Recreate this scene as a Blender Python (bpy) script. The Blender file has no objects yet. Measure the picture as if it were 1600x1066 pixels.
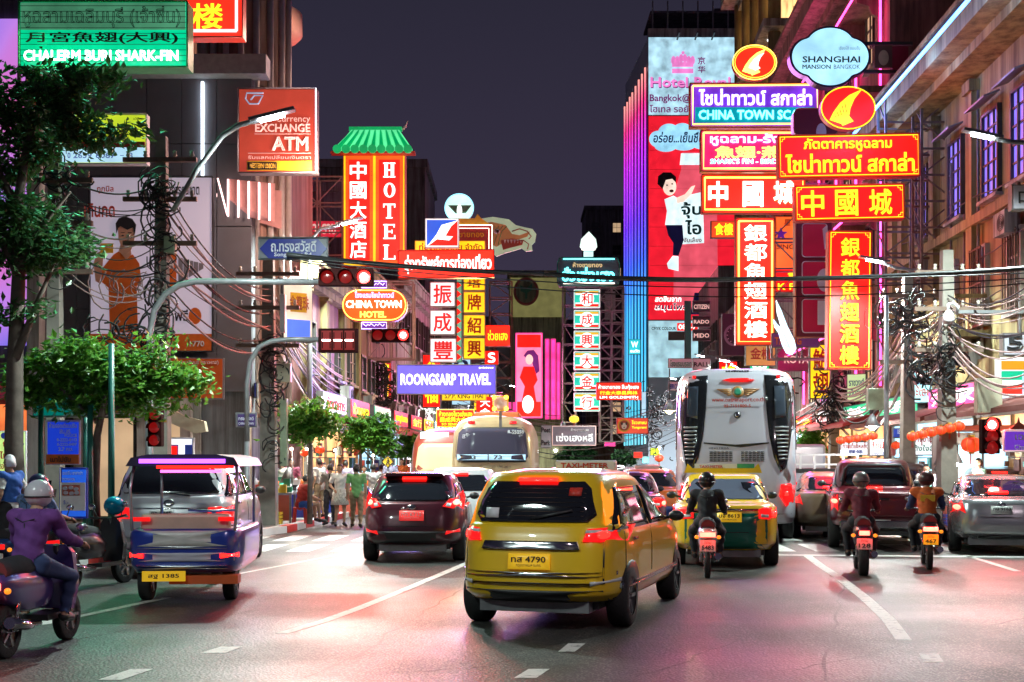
import bpy, bmesh, math, random
import numpy as np
from mathutils import Vector, Matrix, Euler
from mathutils.geometry import tessellate_polygon
random.seed(7)
R = math.radians
sc = bpy.context.scene
col = sc.collection

# ------------------------------------------------------------ camera, world, exposure
CAMH = 1.7
F = 2000.0      # focal length in pixels of the 1600 px wide photograph
cam = bpy.data.cameras.new('camera')
camo = bpy.data.objects.new('camera', cam)
col.objects.link(camo)
sc.camera = camo
cam.lens = 45.0
cam.sensor_width = 36.0
cam.shift_y = 185 / 1600
cam.clip_start = 0.1
cam.clip_end = 3000
camo.location = (0, 0, CAMH)
camo.rotation_euler = (R(90), 0, 0)

wd = bpy.data.worlds.new('World')
sc.world = wd
wd.use_nodes = True
wn = wd.node_tree
bgn = wn.nodes['Background']
# night sky over a brightly lit city: a violet grey glow, a little lighter towards the horizon all round
tc = wn.nodes.new('ShaderNodeTexCoord')
sp = wn.nodes.new('ShaderNodeSeparateXYZ')
rp = wn.nodes.new('ShaderNodeValToRGB')
wn.links.new(tc.outputs['Generated'], sp.inputs[0])
wn.links.new(sp.outputs[2], rp.inputs[0])
rp.color_ramp.elements[0].position = 0.0
rp.color_ramp.elements[0].color = (0.046, 0.035, 0.066, 1)
rp.color_ramp.elements[1].position = 0.42
rp.color_ramp.elements[1].color = (0.0155, 0.0155, 0.0275, 1)
wn.links.new(rp.outputs[0], bgn.inputs[0])
bgn.inputs[1].default_value = 1.0

sc.view_settings.view_transform = 'Standard'
sc.view_settings.look = 'None'
sc.view_settings.exposure = 0.18
sc.view_settings.gamma = 1.0
sc.view_settings.use_curve_mapping = False
sc.render.engine = 'CYCLES'
cy = sc.cycles
cy.use_denoising = True
try:
    cy.denoiser = 'OPENIMAGEDENOISE'
except Exception:
    pass
cy.max_bounces = 6
cy.diffuse_bounces = 3
cy.glossy_bounces = 3
cy.transmission_bounces = 4
cy.transparent_max_bounces = 8
cy.sample_clamp_indirect = 4.0
cy.caustics_reflective = False
cy.caustics_refractive = False
cy.use_light_tree = True

# ------------------------------------------------------------ helpers
def X(px, Y): return (px - 800.0) / F * Y
def Z(py, Y): return CAMH + (718.0 - py) / F * Y
def P(px, py, Y): return Vector((X(px, Y), Y, Z(py, Y)))
def G(px, py):                     # point of the ground seen at that pixel
    Y = CAMH * F / (py - 718.0)
    return Vector((X(px, Y), Y, 0))

MATS = {}
def mat(name, color, rough=0.6, metal=0.0, emit=None, es=0.0, noise=0.18, scale=6.0, bump=0.0, coat=0.0, alpha=1.0, trans=0.0, enoise=0.0):
    if name in MATS: return MATS[name]
    m = bpy.data.materials.new(name)
    m.use_nodes = True
    nt = m.node_tree
    b = nt.nodes['Principled BSDF']
    c = (*color, 1)
    b.inputs['Base Color'].default_value = c
    b.inputs['Roughness'].default_value = rough
    b.inputs['Metallic'].default_value = metal
    b.inputs['Coat Weight'].default_value = coat
    b.inputs['Alpha'].default_value = alpha
    b.inputs['Transmission Weight'].default_value = trans
    t = nt.nodes.new('ShaderNodeTexCoord')
    nz = nt.nodes.new('ShaderNodeTexNoise')
    nz.inputs['Scale'].default_value = scale
    nz.inputs['Detail'].default_value = 6
    nt.links.new(t.outputs['Object'], nz.inputs['Vector'])
    if noise > 0 and emit is None:
        mx = nt.nodes.new('ShaderNodeMix'); mx.data_type = 'RGBA'
        mx.inputs[6].default_value = tuple(x * (1 - noise * 1.6) for x in color) + (1,)
        mx.inputs[7].default_value = tuple(min(1, x * (1 + noise)) for x in color) + (1,)
        nt.links.new(nz.outputs[0], mx.inputs[0])
        nt.links.new(mx.outputs[2], b.inputs['Base Color'])
    if bump > 0:
        bp = nt.nodes.new('ShaderNodeBump')
        bp.inputs['Strength'].default_value = bump
        bp.inputs['Distance'].default_value = 0.02
        nt.links.new(nz.outputs[0], bp.inputs['Height'])
        nt.links.new(bp.outputs[0], b.inputs['Normal'])
    if emit is not None:
        b.inputs['Emission Color'].default_value = (*emit, 1)
        b.inputs['Emission Strength'].default_value = es
        if enoise > 0:             # uneven backlight of tubes behind the panel
            mr = nt.nodes.new('ShaderNodeMapRange')
            mr.inputs[1].default_value = 0.3; mr.inputs[2].default_value = 0.7
            mr.inputs[3].default_value = es * (1 - enoise); mr.inputs[4].default_value = es * (1 + enoise)
            nz.inputs['Scale'].default_value = 1.1
            nt.links.new(nz.outputs[0], mr.inputs[0])
            nt.links.new(mr.outputs[0], b.inputs['Emission Strength'])
    MATS[name] = m
    return m

def glow(name, color, s, dark=0.5, enoise=0.25):
    return mat(name, tuple(c * dark for c in color), rough=0.35, emit=color, es=s, enoise=enoise)

class MB:
    """collects shapes, links them as ONE mesh object"""
    def __init__(s): s.v = []; s.f = []; s.sm = []
    def add(s, vs, fs, smooth=False):
        o = len(s.v)
        s.v.extend([tuple(p) for p in vs])
        for f in fs:
            s.f.append([i + o for i in f]); s.sm.append(smooth)
        return s
    def box(s, c, d, rz=0.0, rot=None):
        cx, cy_, cz = c; a, b, h = d[0] / 2, d[1] / 2, d[2] / 2
        m = rot if rot is not None else (Matrix.Rotation(rz, 3, 'Z') if rz else None)
        vs = []
        for sx, sy, sz in ((-1,-1,-1),(1,-1,-1),(1,1,-1),(-1,1,-1),(-1,-1,1),(1,-1,1),(1,1,1),(-1,1,1)):
            p = Vector((sx * a, sy * b, sz * h))
            if m is not None: p = m @ p
            vs.append((p.x + cx, p.y + cy_, p.z + cz))
        return s.add(vs, [(0,3,2,1),(4,5,6,7),(0,1,5,4),(1,2,6,5),(2,3,7,6),(3,0,4,7)])
    def bar(s, p0, p1, w=0.05, h=None):
        p0 = Vector(p0); p1 = Vector(p1); d = p1 - p0; L = d.length
        if L < 1e-6: return s
        m = d.to_track_quat('Y', 'Z').to_matrix()
        return s.box((p0 + p1) / 2, (w, L, h or w), rot=m)
    def tube(s, pts, r, n=6, cap=True, smooth=True):
        pts = [Vector(p) for p in pts]; k = len(pts)
        rs = r if isinstance(r, (list, tuple)) else [r] * k
        vs = []; prev = None
        for i, p in enumerate(pts):
            d = (pts[min(i + 1, k - 1)] - pts[max(i - 1, 0)])
            if d.length < 1e-9: d = Vector((0, 0, 1))
            d.normalize()
            if prev is None:
                u = d.orthogonal().normalized()
            else:
                u = prev - d * prev.dot(d)
                if u.length < 1e-6: u = d.orthogonal()
                u.normalize()
            prev = u; w = d.cross(u)
            for j in range(n):
                a = 2 * math.pi * j / n
                vs.append(p + (u * math.cos(a) + w * math.sin(a)) * rs[i])
        fs = []
        for i in range(k - 1):
            for j in range(n):
                j2 = (j + 1) % n
                fs.append((i*n+j, i*n+j2, (i+1)*n+j2, (i+1)*n+j))
        s.add(vs, fs, smooth)
        if cap:
            o = len(s.v) - k * n
            s.f.append([o + j for j in range(n)][::-1]); s.sm.append(False)
            s.f.append([o + (k-1)*n + j for j in range(n)]); s.sm.append(False)
        return s
    def cyl(s, p0, p1, r, r1=None, n=12):
        return s.tube([p0, p1], [r, r if r1 is None else r1], n)
    def sph(s, c, r, n=12, m=8):
        c = Vector(c); rx, ry, rz = (r, r, r) if not isinstance(r, (tuple, list)) else r
        vs = [c + Vector((0, 0, rz))]
        for i in range(1, m):
            t = math.pi * i / m
            for j in range(n):
                a = 2 * math.pi * j / n
                vs.append(c + Vector((rx*math.sin(t)*math.cos(a), ry*math.sin(t)*math.sin(a), rz*math.cos(t))))
        vs.append(c - Vector((0, 0, rz)))
        fs = [(0, 1 + j, 1 + (j+1) % n) for j in range(n)]
        for i in range(m - 2):
            for j in range(n):
                a = 1 + i*n + j; b = 1 + i*n + (j+1) % n
                fs.append((a, a + n, b + n, b))
        L = len(vs) - 1
        fs += [(L, L - n + (j+1) % n, L - n + j) for j in range(n)]
        return s.add(vs, fs, True)
    def lathe(s, c, prof, n=16, axis='Z'):       # prof: (radius, height)
        c = Vector(c); vs = []
        for r, h in prof:
            for j in range(n):
                a = 2*math.pi*j/n; x, y = r*math.cos(a), r*math.sin(a)
                v = (x, y, h) if axis == 'Z' else ((h, x, y) if axis == 'X' else (y, h, x))
                vs.append(c + Vector(v))
        fs = []
        for i in range(len(prof) - 1):
            for j in range(n):
                j2 = (j+1) % n
                fs.append((i*n+j, i*n+j2, (i+1)*n+j2, (i+1)*n+j))
        return s.add(vs, fs, True)
    def prism(s, pts, y0, y1, o=(0, 0, 0), ux=(1, 0, 0), uz=(0, 0, 1), uy=(0, 1, 0)):
        """outline in the x-z plane, thickness from y0 to y1"""
        o = Vector(o); ux = Vector(ux); uz = Vector(uz); uy = Vector(uy); n = len(pts)
        vs = [o + ux*p[0] + uz*p[1] + uy*y0 for p in pts] + [o + ux*p[0] + uz*p[1] + uy*y1 for p in pts]
        tri = tessellate_polygon([[Vector((p[0], p[1], 0)) for p in pts]])
        fs = [tuple(t) for t in tri] + [tuple(i + n for i in t) for t in tri]
        fs += [(i, (i+1) % n, (i+1) % n + n, i + n) for i in range(n)]
        return s.add(vs, fs)
    def quad(s, a, b, c, d): return s.add([a, b, c, d], [(0, 1, 2, 3)])
    def mesh(s, name, m):
        me = bpy.data.meshes.new(name)
        me.from_pydata(s.v, [], s.f)
        if m: me.materials.append(m)
        if any(s.sm): me.polygons.foreach_set('use_smooth', s.sm)
        bm = bmesh.new(); bm.from_mesh(me)
        bmesh.ops.recalc_face_normals(bm, faces=bm.faces)
        bm.to_mesh(me); bm.free()
        me.update()
        return me
    def build(s, name, m, parent=None, loc=None, rz=None, bevel=0.0):
        o = bpy.data.objects.new(name, s.mesh(name, m))
        col.objects.link(o)
        if parent: o.parent = parent
        if loc is not None: o.location = loc
        if rz is not None: o.rotation_euler = (0, 0, rz)
        if bevel:
            b = o.modifiers.new('bevel', 'BEVEL'); b.width = bevel; b.segments = 2; b.limit_method = 'ANGLE'
        return o

def tag(o, label=None, cat=None, group=None, kind=None):
    if label: o['label'] = label
    if cat: o['category'] = cat
    if group: o['group'] = group
    if kind: o['kind'] = kind
    return o
def thing(name, label, cat, loc=(0, 0, 0), rz=0.0, group=None):
    o = bpy.data.objects.new(name, None); col.objects.link(o)
    o.empty_display_size = 0.1
    o.location = loc; o.rotation_euler = (0, 0, rz)
    return tag(o, label, cat, group)
def link(name, me, parent=None, loc=None, rot=None, scale=None):
    o = bpy.data.objects.new(name, me); col.objects.link(o)
    if parent: o.parent = parent
    if loc is not None: o.location = loc
    if rot is not None: o.rotation_euler = rot
    if scale is not None: o.scale = scale
    return o
KIDS = {}
def copy_tree(o, parent=None):
    c = o.copy(); col.objects.link(c)
    if parent: c.parent = parent
    for ch in [x for x in o.children]:
        copy_tree(ch, c)
    return c
def lamp(name, kind, loc, power, color, size=0.1, parent=None, rot=None, spot=None):
    l = bpy.data.lights.new(name, kind); l.energy = power; l.color = color
    if kind == 'AREA': l.size = size
    else: l.shadow_soft_size = size
    if spot: l.spot_size = R(spot); l.spot_blend = 0.6
    o = bpy.data.objects.new(name, l); col.objects.link(o)
    o.location = loc
    if rot: o.rotation_euler = rot
    if parent: o.parent = parent
    return o

# text -> mesh, fitted to a rectangle
TC = {}
def text_verts(s, style):
    k = (s, style)
    if k in TC: return TC[k]
    out_v = []; out_f = []
    def one(fill, bev, ext):
        c = bpy.data.curves.new('t', 'FONT'); c.body = s; c.resolution_u = 2
        c.align_x = 'LEFT'; c.space_line = 0.85
        c.fill_mode = fill; c.extrude = ext; c.bevel_depth = bev; c.bevel_resolution = 0
        o = bpy.data.objects.new('t', c)
        me = bpy.data.meshes.new_from_object(o)
        n = len(out_v)
        out_v.extend([tuple(v.co) for v in me.vertices])
        out_f.extend([[i + n for i in p.vertices] for p in me.polygons])
        bpy.data.meshes.remove(me); bpy.data.objects.remove(o); bpy.data.curves.remove(c)
    if style == 'thin': one('FRONT', 0, 0.0)
    elif style == 'bold': one('FRONT', 0, 0.0); one('NONE', 0.022, 0)
    elif style == 'black': one('FRONT', 0, 0.0); one('NONE', 0.03 if max(map(ord, s)) < 0x2000 else 0.018, 0)
    elif style == 'neon': one('NONE', 0.03, 0)
    elif style == 'neonthin': one('NONE', 0.018, 0)
    a = np.array(out_v) if out_v else np.zeros((1, 3))
    TC[k] = (a, out_f)
    return TC[k]
def text_obj(s, m, x0, z0, x1, z1, y, parent, style='bold', shear=0.0, name='lettering', vertical=False):
    """letters filling the rectangle (local x, z) at local y, facing -y"""
    if vertical:
        n = len(s); mb_v = []; mb_f = []
        h = (z1 - z0) / n
        for i, ch in enumerate(s):
            a, f = text_verts(ch, style)
            lo = a.min(0); hi = a.max(0)
            zb = z1 - (i + 1) * h + h * 0.06; zt = z1 - i * h - h * 0.06
            sx = (x1 - x0) / max(hi[0]-lo[0], .3); sz = (zt - zb) / max(hi[1]-lo[1], .45)
            q = np.zeros((len(a), 3))
            q[:, 0] = (x0 + x1) / 2 + (a[:, 0] - (lo[0]+hi[0])/2) * sx
            q[:, 2] = zb + (zt - zb)/2 + (a[:, 1] - (lo[1]+hi[1])/2) * sz
            q[:, 1] = y - a[:, 2] * min(sx, sz)
            me = bpy.data.meshes.new(name); me.from_pydata(q.tolist(), [], f); me.materials.append(m)
            r_o = link(name, me, parent)
        return r_o
    else:
        a, f = text_verts(s, style)
        lo = a.min(0); hi = a.max(0)
        sx = (x1 - x0) / max(hi[0]-lo[0], 1e-3); sz = (z1 - z0) / max(hi[1]-lo[1], 1e-3)
        q = np.zeros((len(a), 3))
        q[:, 0] = x0 + (a[:, 0] - lo[0]) * sx
        q[:, 2] = z0 + (a[:, 1] - lo[1]) * sz
        q[:, 0] += (q[:, 2] - z0) * shear
        q[:, 1] = y - a[:, 2] * min(sx, sz)
        V = q.tolist(); Fc = f
    me = bpy.data.meshes.new(name); me.from_pydata(V, [], Fc); me.materials.append(m)
    return link(name, me, parent)

def rrect(x0, z0, x1, z1, r, n=5):
    pts = []
    for cx, cz, a0 in ((x1-r, z0+r, -90), (x1-r, z1-r, 0), (x0+r, z1-r, 90), (x0+r, z0+r, 180)):
        for i in range(n + 1):
            a = R(a0 + 90 * i / n); pts.append((cx + r*math.cos(a), cz + r*math.sin(a)))
    return pts
def ellipse(cx, cz, rx, rz, n=32, pw=1.0):
    out = []
    for i in range(n):
        c, s_ = math.cos(2*math.pi*i/n), math.sin(2*math.pi*i/n)
        out.append((cx + rx*math.copysign(abs(c)**pw, c), cz + rz*math.copysign(abs(s_)**pw, s_)))
    return out
# ------------------------------------------------------------ ground, road, markings
def struct(name, mb, m, parent=None):
    o = mb.build(name, m, parent)
    if not parent: o['kind'] = 'structure'
    return o

def asphalt():
    m = bpy.data.materials.new('asphalt'); m.use_nodes = True
    nt = m.node_tree; b = nt.nodes['Principled BSDF']
    t = nt.nodes.new('ShaderNodeTexCoord')
    def nz(scale, det=4):
        n = nt.nodes.new('ShaderNodeTexNoise'); n.inputs['Scale'].default_value = scale
        n.inputs['Detail'].default_value = det; nt.links.new(t.outputs['Object'], n.inputs['Vector']); return n
    big = nz(0.35, 5); mid = nz(3.0, 6)
    vo = nt.nodes.new('ShaderNodeTexVoronoi'); vo.inputs['Scale'].default_value = 42
    nt.links.new(t.outputs['Object'], vo.inputs['Vector'])
    r = nt.nodes.new('ShaderNodeValToRGB')
    r.color_ramp.elements[0].position = 0.0; r.color_ramp.elements[0].color = (0.34, 0.33, 0.30, 1)
    r.color_ramp.elements[1].position = 0.5; r.color_ramp.elements[1].color = (0.034, 0.035, 0.035, 1)
    nt.links.new(vo.outputs['Distance'], r.inputs[0])
    mx = nt.nodes.new('ShaderNodeMix'); mx.data_type = 'RGBA'; mx.blend_type = 'MULTIPLY'; mx.inputs[0].default_value = 1
    r2 = nt.nodes.new('ShaderNodeValToRGB')
    r2.color_ramp.elements[0].position = 0.3; r2.color_ramp.elements[0].color = (0.62, 0.62, 0.62, 1)
    r2.color_ramp.elements[1].position = 0.7; r2.color_ramp.elements[1].color = (1.15, 1.13, 1.1, 1)
    mm = nt.nodes.new('ShaderNodeMath'); mm.operation = 'MULTIPLY_ADD'
    nt.links.new(big.outputs[0], mm.inputs[0]); mm.inputs[1].default_value = 0.6
    m3 = nt.nodes.new('ShaderNodeMath'); m3.operation = 'MULTIPLY'; m3.inputs[1].default_value = 0.4
    nt.links.new(mid.outputs[0], m3.inputs[0]); nt.links.new(m3.outputs[0], mm.inputs[2])
    nt.links.new(mm.outputs[0], r2.inputs[0])
    mp = nt.nodes.new('ShaderNodeMapping'); mp.inputs['Scale'].default_value = (1.6, .06, 1); mp.inputs['Rotation'].default_value = (0, 0, .12)
    nt.links.new(t.outputs['Object'], mp.inputs[0]); sn = nz(1.0, 5); nt.links.new(mp.outputs[0], sn.inputs['Vector'])
    g2 = nz(14, 8); g2.inputs['Roughness'].default_value = .8
    ma = nt.nodes.new('ShaderNodeMath'); ma.operation = 'MULTIPLY'; nt.links.new(sn.outputs[0], ma.inputs[0]); nt.links.new(g2.outputs[0], ma.inputs[1])
    r3 = nt.nodes.new('ShaderNodeValToRGB'); r3.color_ramp.elements[0].position = .14; r3.color_ramp.elements[0].color = (.35, .35, .36, 1); r3.color_ramp.elements[1].position = .38; r3.color_ramp.elements[1].color = (1.3, 1.28, 1.22, 1)
    nt.links.new(ma.outputs[0], r3.inputs[0])
    m4 = nt.nodes.new('ShaderNodeMix'); m4.data_type = 'RGBA'; m4.blend_type = 'MULTIPLY'; m4.inputs[0].default_value = 1
    nt.links.new(r.outputs[0], m4.inputs[6]); nt.links.new(r3.outputs[0], m4.inputs[7])
    nt.links.new(m4.outputs[2], mx.inputs[6]); nt.links.new(r2.outputs[0], mx.inputs[7])
    nt.links.new(mx.outputs[2], b.inputs['Base Color'])
    mr = nt.nodes.new('ShaderNodeMapRange'); mr.inputs[1].default_value = 0.35; mr.inputs[2].default_value = 0.65
    mr.inputs[3].default_value = 0.34; mr.inputs[4].default_value = 0.6
    nt.links.new(big.outputs[0], mr.inputs[0]); nt.links.new(mr.outputs[0], b.inputs['Roughness'])
    bp = nt.nodes.new('ShaderNodeBump'); bp.inputs['Strength'].default_value = 0.55; bp.inputs['Distance'].default_value = 0.006
    nt.links.new(vo.outputs['Distance'], bp.inputs['Height']); nt.links.new(bp.outputs[0], b.inputs['Normal'])
    return m
M_ASPH = asphalt()
def paint_mat():
    m = mat('road_paint', (0.62, 0.62, 0.58), rough=0.55, noise=0.25, scale=30, bump=0.15)
    nt = m.node_tree; b = nt.nodes['Principled BSDF']      # worn: grey asphalt shows through in places
    t = nt.nodes.new('ShaderNodeTexCoord'); n = nt.nodes.new('ShaderNodeTexNoise')
    n.inputs['Scale'].default_value = 9; n.inputs['Detail'].default_value = 9; n.inputs['Roughness'].default_value = 0.75
    nt.links.new(t.outputs['Object'], n.inputs['Vector'])
    r = nt.nodes.new('ShaderNodeValToRGB'); r.color_ramp.elements[0].position = 0.36; r.color_ramp.elements[0].color = (0.16,)*3+(1,)
    r.color_ramp.elements[1].position = 0.47; r.color_ramp.elements[1].color = (0.62, 0.62, 0.58, 1)
    nt.links.new(n.outputs[0], r.inputs[0]); nt.links.new(r.outputs[0], b.inputs['Base Color'])
    return m
M_PAINT = paint_mat()
M_PAVE = mat('pavement_concrete', (0.24, 0.22, 0.20), rough=0.75, noise=0.35, scale=3, bump=0.3)
M_KERB = mat('kerb_concrete', (0.32, 0.31, 0.29), rough=0.7, noise=0.3, scale=8)
M_RED = mat('red_paint', (0.55, 0.03, 0.02), rough=0.5)
M_WHITE = mat('white_paint', (0.75, 0.75, 0.73), rough=0.5)
struct('ground', MB().quad((-500, -60, -.05), (500, -60, -.05), (500, 1500, -.05), (-500, 1500, -.05)), mat('dark_ground', (0.07, 0.07, 0.07), rough=.9))
struct('road', MB().quad((-45, -25, 0), (45, -25, 0), (45, 420, 0), (-45, 420, 0)), M_ASPH)
def SL(Y): return 0.05 * Y
def xl(Y): return -5.3 + SL(Y - 29.6)           # left kerb line
def xr(Y): return 10.4 + SL(Y - 30)             # right kerb line
def slab(name, pts, h, m):
    mb = MB(); n = len(pts)
    vs = [(p[0], p[1], 0.004) for p in pts] + [(p[0], p[1], h) for p in pts]
    tri = tessellate_polygon([[Vector((p[0], p[1], 0)) for p in pts]])
    mb.add(vs, [tuple(i + n for i in t) for t in tri] + [(i, (i+1) % n, (i+1) % n + n, i + n) for i in range(n)])
    return struct(name, mb, m)
Ledge = [(-7.2, 2), (-6.9, 20.5), (-6.3, 25), (-5.7, 28), (-5.3, 29.6), (xl(200), 200)]
slab('pavement', Ledge + [(-40, 200), (-40, 2)], 0.14, M_PAVE)
Redge = [(12.6, 12), (11.4, 26), (10.5, 29), (xr(200), 200)]
slab('pavement', Redge + [(60, 200), (60, 12)], 0.14, M_PAVE)
# kerbstones, painted red and white in turn
kr = MB(); kr.box((0, 0, 0.083), (0.24, 0.96, 0.155)); kme = {}
for k, m in (('r', M_RED), ('w', M_WHITE), ('k', M_KERB)): kme[k] = kr.mesh('kerbstone', m)
def kerb(edge, name='kerb'):
    root = thing(name, None, None); root['kind'] = 'structure'
    q = 0
    for (a, b) in zip(edge[:-1], edge[1:]):
        a = Vector(a + (0,)); b = Vector(b + (0,)); d = b - a; L = d.length; n = int(L)
        for i in range(n):
            p = a + d * ((i + .5) / n)
            if p.y > 75: break
            k = ('r', 'w')[(q // 1) % 2]; q += 1
            link('kerbstone', kme[k], root, loc=p, rot=(0, 0, math.atan2(-d.x, d.y)), scale=(1, L/n/1.0, 1))
kerb(Ledge); kerb(Redge)
# painted markings
def mark(px_pts, z=0.004):
    mb = MB(); pts = [G(*p) for p in px_pts]
    mb.add([(p.x, p.y, z) for p in pts], [tuple(range(len(pts)))]); struct('lane_marking', mb, M_PAINT)
def strip(cpx, w, z=0.004):
    pts = [G(*p) for p in cpx]; mb = MB(); vs = []
    for i, p in enumerate(pts):
        d = (pts[min(i+1, len(pts)-1)] - pts[max(i-1, 0)]).normalized(); n_ = Vector((-d.y, d.x, 0)) * w / 2
        vs += [(p + n_)[:2] + (z,), (p - n_)[:2] + (z,)]
    mb.add(vs, [(2*i, 2*i+1, 2*i+3, 2*i+2) for i in range(len(pts)-1)]); struct('lane_marking', mb, M_PAINT)
strip([(441, 990), (505, 971), (560, 951), (610, 931), (655, 912), (700, 893), (730, 880), (790, 858), (850, 838)], 0.13)
strip([(1412, 1000), (1388, 968), (1352, 935), (1310, 902), (1282, 884), (1262, 869)], 0.15)
strip([(1590, 893), (1545, 879), (1508, 868)], 0.12)
mark([(313, 1021), (345, 1011), (379, 1011), (352, 1021)]); mark([(153, 1063), (205, 1046), (240, 1046), (190, 1063)])
mark([(872, 1019), (888, 1006), (915, 1006), (898, 1019)]); mark([(803, 1060), (826, 1046), (859, 1046), (838, 1060)])
mark([(1436, 1022), (1466, 1022), (1474, 1035), (1443, 1035)])
mark([(-60, 985), (90, 968), (100, 972), (-60, 996)])
strip([(88, 971), (150, 958), (210, 945), (262, 934)], 0.12)
strip([(330, 905), (420, 888), (540, 865)], 0.08)
# stop line on the right half, then the zebra crossing
strip([(1215, 867.5), (1620, 871)], 0.3)
mbz = MB()
for px in range(280, 1800, 64):
    for y0, y1 in ((23.6, 25.6), (26.6, 28.6)):
        x0 = (px - 800) / F * 25.5
        if 560 < px < 565: continue
        mbz = MB().add([(x0, y0, .004), (x0 + .45, y0, .004), (x0 + .45 + .1, y1, .004), (x0 + .1, y1, .004)], [(0, 1, 2, 3)])
        struct('zebra_stripe', mbz, M_PAINT)
TAR = mat('tar_patch', (.028, .028, .03), rough=.5, noise=.3, scale=20, bump=.4)
def blob(cx, cy_, rx, ry, n, seed, m, name, z=.003):
    g = random.Random(seed); c = G(cx, cy_); pts = []
    for i in range(n):
        a = 2*math.pi*i/n; q = g.uniform(.8, 1.15); pts.append((c.x + rx*q*math.copysign(abs(math.cos(a))**.5, math.cos(a)), c.y + ry*q*math.copysign(abs(math.sin(a))**.5, math.sin(a)), z))
    mb = MB(); mb.add(pts, [tuple(range(n))]); struct(name, mb, m)
def crack(px0, py0, px1, py1, seed):
    g = random.Random(seed); a = G(px0, py0); b_ = G(px1, py1); mb = MB(); n = 26; vs = []
    d = (b_-a); nn = Vector((-d.y, d.x, 0)).normalized(); off = 0
    for i in range(n+1):
        off += g.gauss(0, .03); w = .006 + .012*g.random(); p = a + d*(i/n) + nn*off; vs += [(p.x+nn.x*w, p.y+nn.y*w, .0022), (p.x-nn.x*w, p.y-nn.y*w, .0022)]
    mb.add(vs, [(2*i, 2*i+1, 2*i+3, 2*i+2) for i in range(n)]); struct('road_crack', mb, TAR)
for i, c in enumerate(((480, 1060, 760, 905), (1000, 1060, 1260, 985), (1250, 1050, 1590, 960), (120, 1000, 430, 945), (1290, 1064, 1330, 900), (600, 1050, 840, 1030))): crack(*c, i)
# ------------------------------------------------------------ buildings
def wallm(name, c, bump=.25, scale=1.2):
    new = name not in MATS; m = mat(name, c, rough=.8, noise=.3, scale=scale, bump=bump)
    if new:                      # rain streaks and soot: vertical stains over the plaster
        nt = m.node_tree; b = nt.nodes['Principled BSDF']; src = b.inputs['Base Color'].links[0].from_socket
        t = nt.nodes.new('ShaderNodeTexCoord'); mp = nt.nodes.new('ShaderNodeMapping'); mp.inputs['Scale'].default_value = (2.4, 2.4, .16)
        n = nt.nodes.new('ShaderNodeTexNoise'); n.inputs['Scale'].default_value = 1; n.inputs['Detail'].default_value = 9; n.inputs['Roughness'].default_value = .7
        nt.links.new(t.outputs['Object'], mp.inputs[0]); nt.links.new(mp.outputs[0], n.inputs['Vector'])
        r = nt.nodes.new('ShaderNodeValToRGB'); r.color_ramp.elements[0].position = .38; r.color_ramp.elements[0].color = (.34, .31, .28, 1); r.color_ramp.elements[1].position = .6; r.color_ramp.elements[1].color = (1, 1, 1, 1)
        x = nt.nodes.new('ShaderNodeMix'); x.data_type = 'RGBA'; x.blend_type = 'MULTIPLY'; x.inputs[0].default_value = 1
        nt.links.new(n.outputs[0], r.inputs[0]); nt.links.new(src, x.inputs[6]); nt.links.new(r.outputs[0], x.inputs[7]); nt.links.new(x.outputs[2], b.inputs['Base Color'])
    return m
W_CREAM = wallm('cream_plaster', (0.42, 0.34, 0.15)); W_PEACH = wallm('peach_plaster', (0.42, 0.26, 0.20))
W_GREY = wallm('grey_plaster', (0.20, 0.20, 0.22)); W_PINK = wallm('pink_plaster', (0.45, 0.22, 0.22))
W_WHITE = wallm('white_plaster', (0.55, 0.53, 0.50)); W_DARK = wallm('dark_plaster', (0.14, 0.12, 0.15))
W_OLIVE = wallm('olive_plaster', (0.30, 0.30, 0.14)); W_BROWN = wallm('brown_plaster', (0.22, 0.13, 0.09))
W_PANEL = mat('grey_cladding', (0.15, 0.15, 0.17), rough=.5, noise=.15, scale=2)
M_FRAME = mat('dark_window_frame', (0.05, 0.045, 0.04), rough=.5)
M_FRAMEW = mat('pale_window_frame', (0.45, 0.40, 0.33), rough=.5)
M_GLASS = mat('dark_glass', (0.02, 0.022, 0.03), rough=.08, noise=0)
M_STEEL = mat('grey_steel', (0.22, 0.22, 0.23), rough=.5, metal=.4, noise=.3)
M_RUST = mat('rusty_steel', (0.20, 0.13, 0.10), rough=.7, metal=.2, noise=.4)
M_BLACK = mat('black_rubber', (0.015, 0.015, 0.016), rough=.7)
M_CONC = mat('pole_concrete', (0.26, 0.23, 0.20), rough=.85, noise=.35, scale=4, bump=.4)
G_WARM = glow('warm_interior_light', (1.0, 0.55, 0.22), 1.3, enoise=.6)
G_COOL = glow('cool_interior_light', (0.45, 0.8, 1.0), 1.5, enoise=.5)
G_WHITE = glow('white_tube_light', (0.9, 0.95, 1.0), 2.6)
G_PINK = glow('pink_neon', (1.0, 0.05, 0.35), 7)
G_BLUE = glow('blue_neon', (0.08, 0.30, 1.0), 7)
G_RED = glow('red_backlight', (1.0, 0.015, 0.01), 1.15)
G_DIMW = glow('dim_window_light', (0.9, 0.6, 0.35), 0.5)
G_VIO = glow('violet_window_light', (0.25, 0.2, 1.0), 0.9)
def pane_mesh(w, h, m, key=None):
    return MB().box((0, 0, 0), (w - .06, .03, h - .06)).mesh('window', m)
PC = {}
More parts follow.
